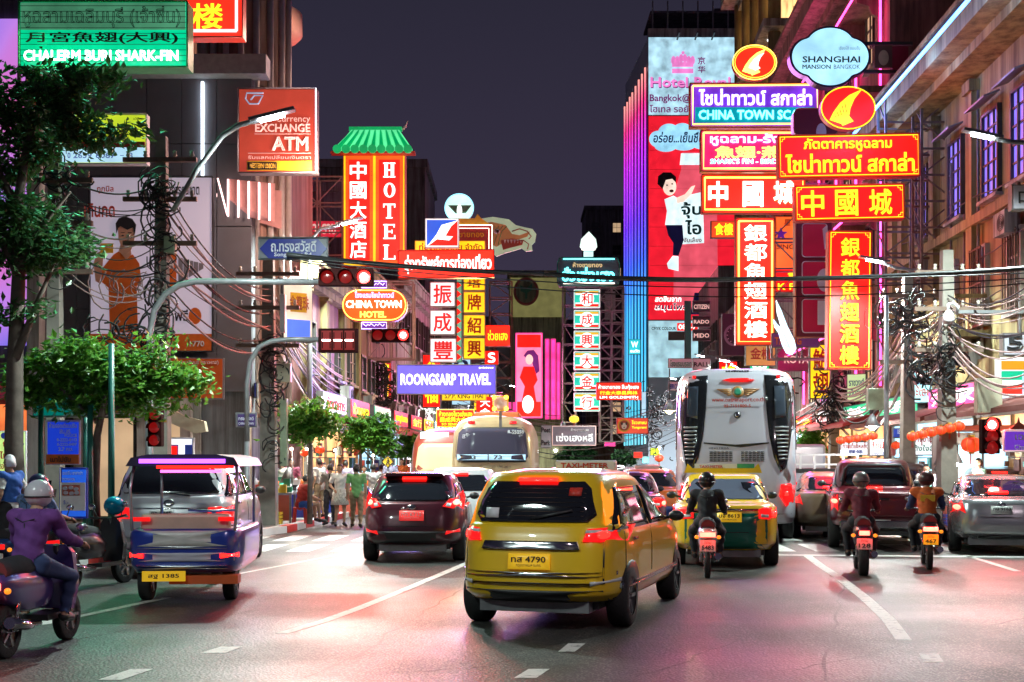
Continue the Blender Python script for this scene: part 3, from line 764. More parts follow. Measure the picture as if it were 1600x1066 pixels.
class Sign:
    """a sign box: origin at the centre of its rectangle, lettering given in photo pixels at its own distance"""
    def __init__(s, name, label, rect, Y, face, depth=.25, case=None, frame=None, fw=2, cat='sign', shape=None, tilt=0.0, yaw=0.0, group=None):
        x0, y0, x1, y1 = rect; s.k = Y/F; s.cx = (x0+x1)/2; s.cy = (y0+y1)/2; s.Y = Y; s.d = 0.0
        s.o = thing(name, label, cat, P(s.cx, s.cy, Y), 0, group)
        if tilt or yaw: s.o.rotation_euler = (0, R(tilt), R(yaw))
        w = (x1-x0)*s.k; h = (y1-y0)*s.k; s.w = w; s.h = h; s.depth = depth
        out = shape([(-w/2), (w/2), (-h/2), (h/2)]) if shape else [(-w/2, -h/2), (w/2, -h/2), (w/2, h/2), (-w/2, h/2)]
        s.outline = out
        if face is not None:
            MB().prism(out, .03, depth).build('casing', case or M_CASE, s.o)
            e = .02*min(w, h)
            f_ = 1 - .04
            MB().prism([(a*f_ if shape else a - math.copysign(.03, a), b_*f_ if shape else b_ - math.copysign(.03, b_)) for a, b_ in out], -.005, .028).build('face_panel', face, s.o)
        if frame is not None: s.rim(frame, fw)
    def L(s, px, py): return ((px - s.cx)*s.k, (s.cy - py)*s.k)
    def rim(s, m, fw=2, inset=0.0, name='frame', y=-.03):
        r = fw*s.k/2; pts = [(a*(1 - 2*inset*s.k/s.w), b_*(1 - 2*inset*s.k/s.h)) for a, b_ in s.outline]
        mb = MB(); n = len(pts)
        for i in range(n):
            a = pts[i]; b_ = pts[(i+1) % n]; mb.tube([(a[0], y, a[1]), (b_[0], y, b_[1])], r, 5)
        return mb.build(name, m, s.o)
    def text(s, st, r, m, style='bold', **kw):
        a = s.L(r[0], r[3]); b_ = s.L(r[2], r[1])
        return text_obj(st, m, a[0], a[1], b_[0], b_[1], kw.pop('y', -.03), s.o, style, **kw)
    def rect(s, r, m, name='panel', y=-.01, t=.02):
        a = s.L(r[0], r[3]); b_ = s.L(r[2], r[1])
        return MB().box(((a[0]+b_[0])/2, y - t/2, (a[1]+b_[1])/2), (b_[0]-a[0], t, b_[1]-a[1])).build(name, m, s.o)
    def poly(s, pts, m, name='printed_shape', y=-.012, t=.012):
        return MB().prism([s.L(*p) for p in pts], y - t, y).build(name, m, s.o)
    def ell(s, cx, cy_, rx, ry, m, name='printed_shape', y=-.012, t=.012, n=24):
        return s.poly(ellipse(cx, cy_, rx, ry, n), m, name, y, t)
    def line(s, pts, r, m, name='neon_tube', y=-.05, closed=False):
        q = [s.L(*p) for p in pts]
        if closed: q.append(q[0])
        return MB().tube([(a, y, b_) for a, b_ in q], r*s.k, 5).build(name, m, s.o)
    def corners(s, m, inset=4, size=7, y=-.035):
        x0, x1, y0, y1 = s.cx - s.w/s.k/2 + inset, s.cx + s.w/s.k/2 - inset, s.cy - s.h/s.k/2 + inset, s.cy + s.h/s.k/2 - inset
        for X0, sx in ((x0, 1), (x1, -1)):
            for Y0, sy in ((y0, 1), (y1, -1)):
                s.line([(X0, Y0+sy*size), (X0+sx*size*.5, Y0+sy*size), (X0+sx*size*.5, Y0+sy*size*.5), (X0+sx*size, Y0+sy*size*.5), (X0+sx*size, Y0)], .6, m, 'corner_fret', y)
        s.line([(x0, y0), (x1, y0), (x1, y1), (x0, y1)], .7, m, 'border_line', y, True)

# far left, top
s = Sign('neon_sign', 'large green shark fin restaurant sign with white tube letters, top left', (30, 2, 293, 105), 27, E_GRN, .5, D_('green_casing', (.05, .3, .12)), D_('green_frame', (.05, .5, .15)), 3)
s.rect((33, 5, 290, 47), glow('sign_dull_green', (.06, .24, .13), .8, enoise=.4), 'upper_panel', -.004)
for i in range(11): s.line([(33, 10 + i*8.6), (291, 10 + i*8.6)], .45, P_BLACK, 'slat', -.03)
s.text('หูฉลามเฉลิมบุรี (เจ้าซิ่น)', (38, 12, 284, 46), P_BLACK, 'neonthin', y=-.09)
s.text('月宮魚翅(大興)', (42, 52, 280, 71), D_('neon_unlit_brown', (.08, .05, .02)), 'bold', y=-.09)
s.text('CHALERM BURI SHARK-FIN', (40, 81, 281, 98), glow('neon_mint_white', (.75, 1, .95), 3.5), 'neon', y=-.12)
s = Sign('restaurant_sign', 'red sign with one large yellow character behind the green neon sign', (270, -40, 379, 58), 29, E_REDH, .4, P_RED, P_RED, 3)
s.rim(E_WHT, 5, 9); s.text('楼', (300, 6, 349, 46), E_YLT, 'black')
s = Sign('phone_sign', 'lime and pale blue sign with a phone number behind the dark tree', (96, 178, 229, 256), 28, E_LIME, .25, P_WHITE, P_WHITE, 2)
s.rect((98, 222, 227, 231), P_RED); s.rect((98, 231, 227, 254), E_PALE); [s.text(t_, r_, P_BLUE) for t_, r_ in (('0', (106, 239, 111, 248)), ('2639', (115, 239, 144, 248)), ('6087', (150, 239, 181, 248)), ('-', (188, 243, 194, 244)), ('8', (201, 239, 208, 248)))]; s.text('อ.วิเชียร', (209, 184, 222, 188), P_BLACK)
# bank billboard with the man in an orange shirt
s = Sign('billboard', 'lilac bank billboard with a smiling man in an orange polo shirt', (140, 276, 332, 549), 32.6, mat('billboard_lilac_glow', (.5, .47, .56), rough=.5, emit=(.48, .43, .55), es=.5), .2, P_BLACK, P_BLACK, 2)  # faint glow put into the face in place of light from the front
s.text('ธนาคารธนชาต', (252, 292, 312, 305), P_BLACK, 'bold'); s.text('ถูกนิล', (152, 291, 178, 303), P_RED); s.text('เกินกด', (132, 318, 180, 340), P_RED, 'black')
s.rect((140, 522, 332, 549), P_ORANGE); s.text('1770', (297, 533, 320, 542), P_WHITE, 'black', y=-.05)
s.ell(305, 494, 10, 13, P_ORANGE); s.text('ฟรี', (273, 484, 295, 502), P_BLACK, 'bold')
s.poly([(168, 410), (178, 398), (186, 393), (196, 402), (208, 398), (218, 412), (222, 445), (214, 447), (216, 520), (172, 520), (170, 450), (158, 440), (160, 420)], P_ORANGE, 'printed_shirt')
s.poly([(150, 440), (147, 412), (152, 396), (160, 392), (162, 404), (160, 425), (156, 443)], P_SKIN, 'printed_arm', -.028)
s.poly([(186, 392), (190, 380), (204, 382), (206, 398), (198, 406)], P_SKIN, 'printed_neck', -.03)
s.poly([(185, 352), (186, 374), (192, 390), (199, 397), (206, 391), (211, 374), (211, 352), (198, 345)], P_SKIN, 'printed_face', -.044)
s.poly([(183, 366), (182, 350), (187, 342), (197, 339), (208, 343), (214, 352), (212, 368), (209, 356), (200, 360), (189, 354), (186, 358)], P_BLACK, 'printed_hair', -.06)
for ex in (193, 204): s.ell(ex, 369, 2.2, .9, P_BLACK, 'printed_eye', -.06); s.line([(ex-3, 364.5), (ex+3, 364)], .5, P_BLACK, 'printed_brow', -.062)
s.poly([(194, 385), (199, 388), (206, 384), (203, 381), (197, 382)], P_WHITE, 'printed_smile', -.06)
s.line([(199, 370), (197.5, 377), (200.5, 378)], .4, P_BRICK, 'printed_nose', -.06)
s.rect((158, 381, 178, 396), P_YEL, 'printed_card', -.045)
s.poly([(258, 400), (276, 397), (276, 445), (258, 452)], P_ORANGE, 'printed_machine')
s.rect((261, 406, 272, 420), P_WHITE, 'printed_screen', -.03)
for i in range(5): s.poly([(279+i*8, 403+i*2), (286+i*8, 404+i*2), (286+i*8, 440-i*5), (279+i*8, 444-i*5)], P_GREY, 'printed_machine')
s = Sign('branch_sign', 'plain orange bank branch sign under the billboard above the tree', (255, 559, 349, 624), 32.5, D_('orange_board', (.7, .12, .015)), .15, P_GREY)
s.text('ถนนเฉลิมบุรี (เยาวราช)', (275, 563, 342, 571), P_WHITE)
s = Sign('bank_logo_sign', 'small red and blue T-shaped bank logo sign over the bank door', (266, 684, 302, 713), 31.8, P_BLUE, .2, P_WHITE, P_WHITE, 1)
s.poly([(268, 686), (300, 686), (300, 695), (289, 695), (289, 711), (279, 711), (279, 695), (268, 695)], E_WHT, 'logo_letter'); s.rect((268, 697, 277, 711), E_RED, 'logo_patch')
# currency exchange
s = Sign('exchange_sign', 'brick red currency exchange and ATM sign on the corner drum', (372, 138, 495, 270), 31.0, glow('dim_brick_red', (.42, .05, .03), .75, enoise=.3), .35, M_CASE, P_GREY, 2)
P_PALE = glow('letter_pale_pink', (.8, .5, .45), .8)
s.text('Currency', (431, 181, 485, 194), P_PALE, 'thin'); s.text('EXCHANGE', (399, 194, 485, 207), P_PALE, 'bold'); s.text('ATM', (425, 214, 482, 236), P_PALE, 'black')
s.line([(398, 210), (486, 210)], .4, P_PALE, 'rule', -.03); s.line([(388, 240), (486, 240)], .4, P_PALE, 'rule', -.03)
s.text('รับแลกเปลี่ยนเงินตรา', (388, 243, 486, 249), P_PALE, 'thin')
s.rect((386, 252, 487, 267), P_YEL, 'yellow_band'); s.rect((388, 254, 433, 266), P_BLACK, 'dark_band', -.03); s.text('WESTERN UNION', (390, 256, 431, 264), P_YEL, y=-.06)
s.line([(412, 146), (386, 146), (384, 155), (390, 163), (404, 163), (411, 150), (398, 150), (392, 157)], 1.3, glow('logo_pale_blue', (.3, .4, .6), .6), 'logo', -.03)
s.line([(494, 139), (494, 270)], 1.0, glow('edge_tube', (.8, .8, 1), 4), 'light_strip', -.06)
# Song Sawat road sign
s = Sign('street_name_sign', 'blue arrow-shaped road name sign on the traffic light arm', (404, 371, 513, 406), 25.2, D_('sign_silver', (.16, .16, .18), .4), .05, M_STEEL, M_STEEL, 1.5)
s.poly([(406, 389), (420, 374), (497, 374), (511, 389), (497, 404), (420, 404)], mat('street_sign_blue', (.002, .004, .06), rough=.35, emit=(.0, .02, .5), es=.25), 'blue_field')
s.text('ถ.ทรงสวัสดิ์', (424, 376, 495, 394), P_WHITE, 'bold', y=-.04); s.text('Song Sawat Rd.', (429, 395, 489, 403), P_WHITE, 'bold', y=-.04)

# Hotel sign with a green tiled roof
HS = 52
s = Sign('hotel_sign', 'tall double red hotel sign with gold borders under a green tiled roof', (536, 240, 633, 416), HS, E_YEL, .7, P_RED)
for x0, x1 in ((540, 583), (587, 630)):
    s.rect((x0, 244, x1, 412), E_OR, 'border_panel', -.006, .02); s.rect((x0+5, 250, x1-5, 407), E_RED, 'red_panel', -.03, .03)
    for i in range(24): s.ell(x0+2.5, 248+i*6.8, .7, .7, P_BRICK, 'border_bulb', -.03, n=6); s.ell(x1-2.5, 248+i*6.8, .7, .7, P_BRICK, 'border_bulb', -.03, n=6)
s.text('中國大酒店', (547, 252, 573, 406), E_WBR, 'black', vertical=True, y=-.09)
def serif(ch, x, y0, y1, w):
    t = 5.2; h = 1.8; B = lambda a, b_, c, d: s.rect((x+a, b_, x+c, d), E_WBR, 'lettering', -.06, .03)
    if ch == 'H':
        B(2, y0, 2+t, y1); B(w-2-t, y0, w-2, y1); B(2+t, (y0+y1)/2-1, w-2-t, (y0+y1)/2+1)
        for a in (0, w-4-t): B(a, y0-.02, a+t+4, y0+h); B(a, y1-h, a+t+4, y1+.02)
    elif ch == 'T':
        B(w/2-t/2, y0+2, w/2+t/2, y1); B(0, y0, w, y0+2.2); B(0, y0+2, 2, y0+6); B(w-2, y0+2, w, y0+6); B(w/2-t, y1-h, w/2+t, y1+.02)
    elif ch in 'EL':
        B(2, y0, 2+t, y1); B(0, y1-h, w, y1+.02); B(w-2, y1-6, w, y1)
        if ch == 'E': B(0, y0, w-1, y0+h); B(w-3, y0, w-1, y0+5); B(2+t, (y0+y1)/2-1, w-5, (y0+y1)/2+1); B(w-6, (y0+y1)/2-3, w-4.5, (y0+y1)/2+3)
        else: B(0, y0, t+4, y0+h)
for i, ch in enumerate('HOTEL'):
    y0 = 255 + i*32
    if ch == 'O':
        mb = MB(); outr = [s.L(609 + 9*math.cos(a), y0+11 + 11.5*math.sin(a)) for a in [j*math.pi/12 for j in range(24)]]; inr = [s.L(609 + 4*math.cos(a), y0+11 + 9.3*math.sin(a)) for a in [j*math.pi/12 for j in range(24)]]
        mb.add([(p[0], -.09, p[1]) for p in outr+inr], [(j, (j+1) % 24, (j+1) % 24+24, j+24) for j in range(24)]).build('lettering', E_WBR, s.o)
    else: serif(ch, 599, y0, y0+23, 19)
# roof
kx = HS/F
rf = s
zt = s.L(0, 201)[1]; zb = s.L(0, 238)[1]
gt = glow('roof_green', (.0, .42, .12), .7); gl = glow('roof_light_green', (.12, .85, .35), .85)
tx = [s.L(548, 0)[0], s.L(623, 0)[0]]; bx = [s.L(523, 0)[0], s.L(646, 0)[0]]
n = 9
for i in range(n):
    a0 = tx[0] + (tx[1]-tx[0])*i/n; a1 = tx[0] + (tx[1]-tx[0])*(i+1)/n; b0 = bx[0] + (bx[1]-bx[0])*i/n; b1 = bx[0] + (bx[1]-bx[0])*(i+1)/n
    MB().add([(a0, .3, zt), (a1, .3, zt), (b1, -.5, zb), (b0, -.5, zb), (a0, .2, zt), (a1, .2, zt), (b1, -.4, zb-.05), (b0, -.4, zb-.05)], [(0,1,2,3), (4,7,6,5), (0,4,5,1), (1,5,6,2), (2,6,7,3), (3,7,4,0)]).build('tile', gl, s.o)
    MB().tube([((a0+a1)/2, .26, zt), ((a0+a1+b0+b1)/4, -.16, (zt+zb)/2), ((b0+b1)/2, -.56, zb)], [.05, .07, .1], 6).build('ridge_roll', gt, s.o)
    MB().cyl(((b0+b1)/2, -.68, zb-.02), ((b0+b1)/2, -.56, zb-.02), .17).build('tile_end', gt, s.o)
MB().box(((tx[0]+tx[1])/2, .3, zt+.05), (tx[1]-tx[0]+.2, .2, .16)).build('ridge', gt, s.o)
MB().tube([(tx[1]+.1, .3, zt), (tx[1]+.25, .3, zt+.15), (tx[1]+.35, .3, zt+.4)], [.05, .05, .02]).build('finial', P_WHITE, s.o)
MB().box((0, -.3, zb-.12), (bx[1]-bx[0]+.2, .5, .08)).build('eave', P_RED, s.o)
# China Town Hotel oval neon
s = Sign('neon_sign', 'oval orange neon hotel sign below the red traffic light', (534, 452, 636, 502), 34, glow('deep_orange', (1, .10, .01), 1.0), .3, P_RED, None, shape=lambda b_: rrect(b_[0], b_[2], b_[1], b_[3], b_[3]*.98, 8))
s.rim(E_NYEL, 1.6, 2, 'neon_tube'); s.text('CHINA TOWN', (541, 470, 628, 482), E_NWH, 'neon', y=-.09); s.text('HOTEL', (563, 487, 604, 497), E_NYEL, 'neon', y=-.09); s.text('โรงแรมไชน่าทาวน์', (555, 457, 616, 466), E_NVIO, 'neon', y=-.09)
for r in ((565, 439, 604, 451), (565, 503, 604, 515)):
    s.rect(r, D_('purple_board', (.2, .05, .3)), 'neon_board', .1, .1); s.line([(r[0], r[1]+1), (r[2], r[1]+1), (r[2], r[3]-1), (r[0], r[3]-1)], .7, E_NVIO, 'neon_tube', -.02, True)
    s.line([(r[0]+2+i*2.6, r[1]+3+((i*7) % 5)) for i in range(14)], .6, E_NVIO, 'neon_tube', -.03)
# travel company red Thai sign, logo flag, yellow one behind
s = Sign('shop_sign', 'red sign with big white Thai letters under the blue and red logo', (622, 391, 772, 434), 48, E_REDH, .4, P_RED, P_RED, 1.5, tilt=-.6)
s.text('รุ่งทรัพย์การท่องเที่ยว', (632, 398, 768, 428), E_WBR, 'black')
s = Sign('logo_sign', 'blue and red square sign with a white swift-like emblem', (664, 341, 717, 387), 47.5, E_WHT, .3, P_WHITE)
s.poly([(667, 344), (714, 344), (667, 384)], glow('logo_blue', (.0, .10, .75), .9), 'blue_half', -.008); s.poly([(715, 345), (715, 384), (669, 384)], E_RED, 'red_half', -.008)
s.poly([(668, 385), (682, 367), (690, 352), (715, 345), (705, 354), (696, 369), (708, 370), (702, 376), (683, 374)], E_WBR, 'emblem', -.03)
s = Sign('shop_sign', 'yellow sign strip hidden behind the red Thai travel sign', (648, 376, 758, 393), 49, E_YEL, .3, P_YEL); s.text('ท่องเที่ยวไทย จำกัด', (655, 380, 754, 391), P_RED)
s = Sign('gold_shop_sign', 'dull red double-framed sign behind the blue and red logo', (700, 352, 769, 412), 52, D_('dull_red', (.35, .02, .02)), .4, P_RED, E_NWH, 1.2)
s.text('ขายทอง', (717, 364, 756, 371), P_YEL); s.rim(E_NWH, .8, 5, 'neon_tube')
MB().prism([s.L(*p) for p in ((712, 352), (716, 341), (742, 341), (746, 334), (752, 341), (768, 352))], .05, .35).build('crest', P_YEL, s.o)
# glowing disc with a bowl shape
s = Sign('round_sign', 'round glowing white sign on a mast above the travel signs', (695, 303, 740, 347), 56, glow('disc_mint', (.6, 1, .85), 1.1), .3, P_WHITE, glow('disc_rim', (.3, .8, 1), 1.6), 1.2, shape=lambda b_: ellipse(0, 0, b_[1], b_[3]))
s.poly([(700, 321), (737, 321), (728, 333), (712, 334)], D_('disc_green', (.1, .3, .2)), 'bowl_shape', -.02); s.ell(718, 330, 4, 10, E_WBR, 'flame_shape', -.04)
# dragon head cut-out
s = Sign('dragon_cutout', 'painted dragon head cut-out peering over the round glowing sign', (728, 338, 838, 412), 58, None)
s.poly([(730, 350), (745, 343), (770, 339), (795, 343), (806, 352), (818, 355), (832, 358), (838, 366), (836, 378), (831, 383), (832, 392), (822, 393), (815, 388), (806, 391), (788, 396), (776, 401), (770, 396), (758, 392), (744, 382), (734, 366)], glow('dragon_pale_green_glow', (.34, .45, .30), .55, 1.0), 'head_board', .1, .12)  # glow put into the painted board to brighten it
s.poly([(740, 352), (768, 347), (790, 352), (800, 366), (812, 368), (828, 362), (824, 370), (806, 376), (790, 378), (776, 386), (757, 378), (742, 365)], glow('dragon_brown_glow', (.28, .11, .04), .5, 1.0), 'painted_scales', -.03)  # same added glow in the scale paint
s.poly([(782, 376), (800, 373), (818, 376), (816, 383), (796, 388), (786, 391)], P_BRICK, 'mouth', -.045)
for i in range(6): s.poly([(787+i*5, 375), (791+i*5, 375), (789+i*5, 381)], P_WHITE, 'tooth', -.06)
s.ell(776, 362, 5.5, 4, P_WHITE, 'eye', -.045); s.ell(777, 362, 2.2, 2.5, P_BLACK, 'pupil', -.06)
s.line([(800, 362), (812, 358), (824, 362), (830, 370), (826, 374)], .9, P_BRICK, 'whisker', -.07); s.line([(806, 378), (818, 376), (826, 382), (824, 390)], .9, P_BRICK, 'whisker', -.07)
for i in range(7): s.line([(742+i*6, 372+i*2), (748+i*6, 362), (756+i*6, 354)], .6, D_('dragon_green', (.12, .3, .14)), 'mane_stroke', -.05)
# stacked character boxes
for i, (ch, r) in enumerate((('振', (672, 441, 711, 479)), ('成', (672, 485, 711, 523)), ('豐', (672, 529, 713, 566)))):
    s = Sign('character_box', ['topmost', 'middle', 'lowest'][i] + ' white box with a red character above the purple travel sign', r, 50, E_WHT, .35, P_WHITE, D_('aluminium_trim', (.4, .4, .4)), 1, group='stacked white character boxes')
    s.text(ch, (r[0]+5, r[1]+4, r[2]-5, r[3]-4), E_RLT, 'black')
for i, (ch, r) in enumerate((('塔', (724, 433, 758, 454)), ('牌', (724, 456, 758, 489)), ('紹', (724, 492, 758, 525)), ('興', (724, 528, 758, 561)))):
    s = Sign('character_box', ['topmost, half hidden', 'second', 'third', 'lowest'][i] + ' yellow box with a red character beside the white ones', r, 50.5, E_YEL, .35, P_YEL, D_('aluminium_trim', (.4, .4, .4)), 1, group='stacked yellow character boxes')
    s.text(ch, (r[0]+6, r[1]+4, r[2]-6, r[3]-4), P_RED, 'bold')
s = Sign('sign_strip', 'green and red patterned strip between the white and yellow character boxes', (713, 436, 722, 566), 51, glow('strip_pale_green', (.2, .6, .4), .6), .2, P_GREEN)
for i in range(9): s.poly([(714, 440+i*14), (721, 446+i*14), (714, 451+i*14)], E_RED, 'triangle')
s = Sign('travel_sign', 'wide purple ROONGSARP TRAVEL sign with white letters', (620, 570, 775, 616), 44, E_PUR, .4, M_CASE, D_('aluminium_trim', (.4, .4, .4)), 1.2)
s.text('ROONGSARP TRAVEL', (626, 584, 767, 602), E_WBR, 'black'); s.text('รุ่งทรัพย์ทราเวล', (748, 573, 771, 577), E_WBR)
s = Sign('shop_sign', 'yellow sign showing under the purple travel sign', (690, 612, 760, 626), 50, E_YEL, .3, P_YEL); s.text('S.P.P. KING THAI', (695, 615, 755, 623), P_BLACK)
s = Sign('shop_sign', 'red board with two white characters behind the crossing lamp', (744, 620, 770, 654), 54, E_RED, .3, P_RED); s.text('大金', (750, 622, 766, 652), E_WBR, 'black', vertical=True)
s = Sign('shop_sign', 'small red sign with gold Thai letters right of the yellow boxes', (758, 508, 797, 541), 55, E_REDH, .3, P_RED); s.text('ช่วยเฮง', (762, 516, 793, 532), E_YLT)
s = Sign('shop_sign', 'red sign with a white flourish under the yellow box column', (757, 548, 779, 570), 56, E_RED, .3, P_RED); s.text('ร', (762, 551, 774, 567), E_WBR)
s = Sign('gold_shop_sign', 'small gold-framed red goldsmith sign left of the cream bus', (682, 640, 741, 667), 43, E_RED, .25, M_GOLD, E_YLT, 1)
s.text('ห้างทองโซวเซ่งเฮง', (686, 642, 738, 651), E_YLT); s.text('蘇成興大金行', (687, 652, 737, 660), E_YLT); s.text('SO SENG HENG', (690, 661, 734, 665), E_YLT)
# red stand at the left behind the lattice
s = Sign('banner', 'pinkish red banner on the rooftop lattice left of the hotel sign', (457, 345, 533, 371), 62, glow('banner_red', (.75, .02, .05), .7), .1, P_RED); s.text('เยาวราช', (476, 350, 525, 366), P_PALE)
# led board in perspective
s = Sign('led_board', 'slanting lit board with a row of bulbs beside the blue road sign', (440, 440, 492, 535), 31.8, glow('board_pale', (.85, .7, .55), .8, enoise=.5), .15, M_CASE, yaw=38)
for i in range(9): s.ell(442+i*5.8, 437 + i*1, 1.3, 1.3, G_WHITE, 'bulb', -.08, n=8)
s.rect((446, 500, 486, 530), glow('board_blue', (.1, .2, .9), .9), 'blue_panel'); s.rect((452, 458, 480, 488), P_YEL, 'gold_print'); s.text('金龍珠', (450, 462, 484, 484), P_BRICK)

# pink advertising panel and strips
s = Sign('advert_panel', 'tall pink lit advert panel with a woman in a red dress', (806, 521, 847, 653), 70, glow('advert_pink', (1, .22, .42), 1.1), .4, P_RED, E_PINK, 1.5)
s.rect((808, 523, 845, 543), E_RED); s.rect((808, 628, 845, 651), E_RED)
s.poly([(818, 556), (824, 548), (834, 547), (841, 556), (843, 580), (836, 586), (832, 568), (822, 560)], glow('print_hair_violet', (.25, .02, .25), .5), 'printed_hair'); s.ell(827, 562, 6, 8, glow('print_face_pink', (1, .65, .6), .9), 'printed_face', -.03)
s.poly([(818, 573), (834, 573), (840, 594), (834, 604), (838, 628), (815, 628), (820, 604), (812, 590)], E_RED, 'printed_dress', -.025)
s.ell(825, 632, 9, 14, E_WBR, 'printed_bottle', -.04)
for (a, b_, y0, y1, lab) in ((852, 858, 530, 655, 'narrow magenta neon strip just right of the pink advert'), (861, 868, 530, 655, 'wider pink neon strip between two narrow ones'), (870, 875, 536, 655, 'right-hand magenta neon strip before the gold shop column')):
    s = Sign('neon_strip', lab, (a, y0, b_, y1), 72, glow('strip_magenta', (1, .05, .4), 1.2, enoise=.5), .2, P_BRICK, E_PINK, .8)
# gold shop tower
s = Sign('gold_shop_sign', 'dark teal neon gold shop sign over the column of six characters', (871, 403, 968, 447), 66, D_('dark_teal_board', (.05, .10, .13)), .8, M_CASE, P_TEAL, 2, shape=lambda b_: [(b_[0], b_[2]*.6), (b_[0]*.93, b_[2]), (b_[1]*.93, b_[2]), (b_[1], b_[2]*.6), (b_[1], b_[3]*.6), (b_[1]*.93, b_[3]), (b_[0]*.93, b_[3]), (b_[0], b_[3]*.6)])
s.text('ห้างขายทอง', (895, 410, 941, 418), glow('letter_dull_gold', (.8, .6, .3), .8)); s.text('ฮั่วเซ่งเฮง', (878, 418, 960, 440), E_CYN, 'neon', y=-.09)
s.line([(880, 405), (960, 405)], 1, E_CYN, 'neon_tube'); s.line([(880, 443), (960, 443)], 1, E_NWH, 'neon_tube')
s = Sign('gold_emblem', 'glowing golden lotus emblem standing on the teal gold shop sign', (905, 362, 934, 401), 66, None)
s.poly([(920, 362), (908, 374), (906, 386), (912, 392), (928, 392), (933, 386), (931, 374)], glow('emblem_pale', (.75, 1, .9), 1.2), 'halo_board', .05, .1)
s.poly([(919, 369), (915, 380), (911, 387), (928, 387), (924, 380)], E_YLT, 'gold_figure', -.02); s.rect((909, 388, 930, 391), E_NWH, 'base'); s.rect((912, 393, 927, 401), glow('emblem_foot', (.6, .9, .9), 1), 'foot', .1, .1)
six = '和成興大金行'
for i, ch in enumerate(six):
    y0 = 453 + i*32.3
    s = Sign('character_box', ['topmost', 'second', 'third', 'fourth', 'fifth', 'lowest'][i] + ' striped teal and gold box with a red character in the gold shop column', (897, y0, 937, y0+28), 64, glow('box_teal', (.02, .62, .45), .9), .35, P_WHITE, E_WHT, 1, group='striped character boxes of the gold shop column')
    s.rect((899, y0+2, 935, y0+5.5), glow('box_gold', (1, .5, .02), .9), 'gold_stripe'); s.rect((899, y0+5.5, 935, y0+8), E_WHT, 'white_stripe'); s.rect((899, y0+20, 935, y0+22), E_WHT, 'white_stripe'); s.rect((899, y0+22.5, 935, y0+26), E_RED, 'red_stripe')
    s.ell(917, y0+14, 11, 11.5, E_WBR, 'white_disc', -.03); s.text(ch, (908, y0+5, 926, y0+23), E_RLT, 'black', y=-.07)
s = Sign('shop_sign', 'red sign with white Thai and gold Chinese lines right of the gold column', (932, 598, 1002, 625), 56, E_REDH, .3, P_RED, P_RED, 1)
s.text('ห้างขายทอง ลิ้มกุ้งเฮง', (935, 601, 998, 610), E_WBR); s.text('行金大泰昌興林', (937, 611, 996, 617), E_YLT); s.text('LIM GOLDSMITH', (937, 619, 997, 623), E_WBR)
s = Sign('shop_sign', 'orange-red sign with a round dog badge and yellow Thai letters', (964, 653, 1013, 678), 52, glow('sign_vermilion', (.75, .06, .03), .7), .2, P_RED)
s.ell(975, 665, 10, 10, P_YEL); s.ell(975, 665, 8, 8, P_BRICK, y=-.025); s.ell(975, 666, 4, 5, P_WHITE, 'dog_face', -.04); s.ell(971.5, 662, 1.6, 2.5, P_BLACK, 'dog_ear', -.055, n=8); s.ell(978.5, 662, 1.6, 2.5, P_BLACK, 'dog_ear', -.055, n=8); s.ell(975, 668, 1.2, .9, P_BLACK, 'dog_nose', -.055, n=8)
s.text('โจวเกษม', (987, 657, 1010, 663), E_YLT, y=-.04); s.text('Yongsrami', (987, 666, 1010, 671), E_YLT, y=-.04)
s = Sign('shop_sign', 'grey see-through framed sign with white cursive Thai letters', (863, 666, 931, 696), 58, D_('grey_violet_board', (.22, .2, .24)), .1, P_WHITE, P_PALE, 1)
s.text('เซ่งเฮงหลี', (869, 677, 926, 690), glow('letter_soft_white', (.9, .9, .9), .9), 'bold'); s.text('ห้างขายทอง', (892, 669, 920, 674), P_WHITE)
s = Sign('shop_sign', 'dim lightbox with Post Park lettering beside the bus', (845, 664, 862, 700), 60, D_('dim_grey', (.3, .3, .32)), .1); s.text('Post', (846, 668, 860, 676), P_BLACK); s.text('Park', (846, 688, 860, 696), P_BLACK)
s = Sign('watch_sign', 'small teal W sign at the foot of the hotel light strips', (982, 530, 1001, 554), 80, glow('sign_teal_bright', (.02, .55, .62), 1), .2); s.text('W', (986, 534, 997, 543), E_WBR, 'neon'); s.text('ธนวัต', (985, 546, 999, 551), E_WBR)
# hotel tower wall adverts
HYs = HY - .3
s = Sign('hotel_lettering', 'purple hotel name with a crown emblem on the white hotel wall', (1013, 58, 1216, 180), HYs, glow('wall_floodlight_glow', (.45, .74, .88), .85, enoise=.45), .2, M_HW)  # floodlight on the wall put into the panel as its own glow
vt = glow('letter_mauve_glow', (.16, .02, .14), .9); pk = glow('letter_pink_glow', (.85, .22, .6), .9)  # own glow put into the letters, which stay dark without it
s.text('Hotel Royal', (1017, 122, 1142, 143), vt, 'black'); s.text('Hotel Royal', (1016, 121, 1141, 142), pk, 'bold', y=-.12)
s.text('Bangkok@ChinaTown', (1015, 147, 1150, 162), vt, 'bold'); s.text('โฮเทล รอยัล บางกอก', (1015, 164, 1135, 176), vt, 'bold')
s.text('京', (1090, 89, 1102, 101), vt); s.text('华', (1090, 103, 1102, 114), vt)
for i in range(6): s.ell(1052+i*6, 95 - (3 if i in (2, 3) else 0), 3.5, 7, pk, 'crown_arch', -.05, .05, 12)
s.rect((1050, 98, 1083, 105), pk, 'crown_band', -.06, .05); s.rect((1050, 108, 1083, 115), pk, 'crown_band', -.06, .05); s.ell(1067, 83, 2.5, 2.5, pk, 'crown_ball', -.05, .05, 10)
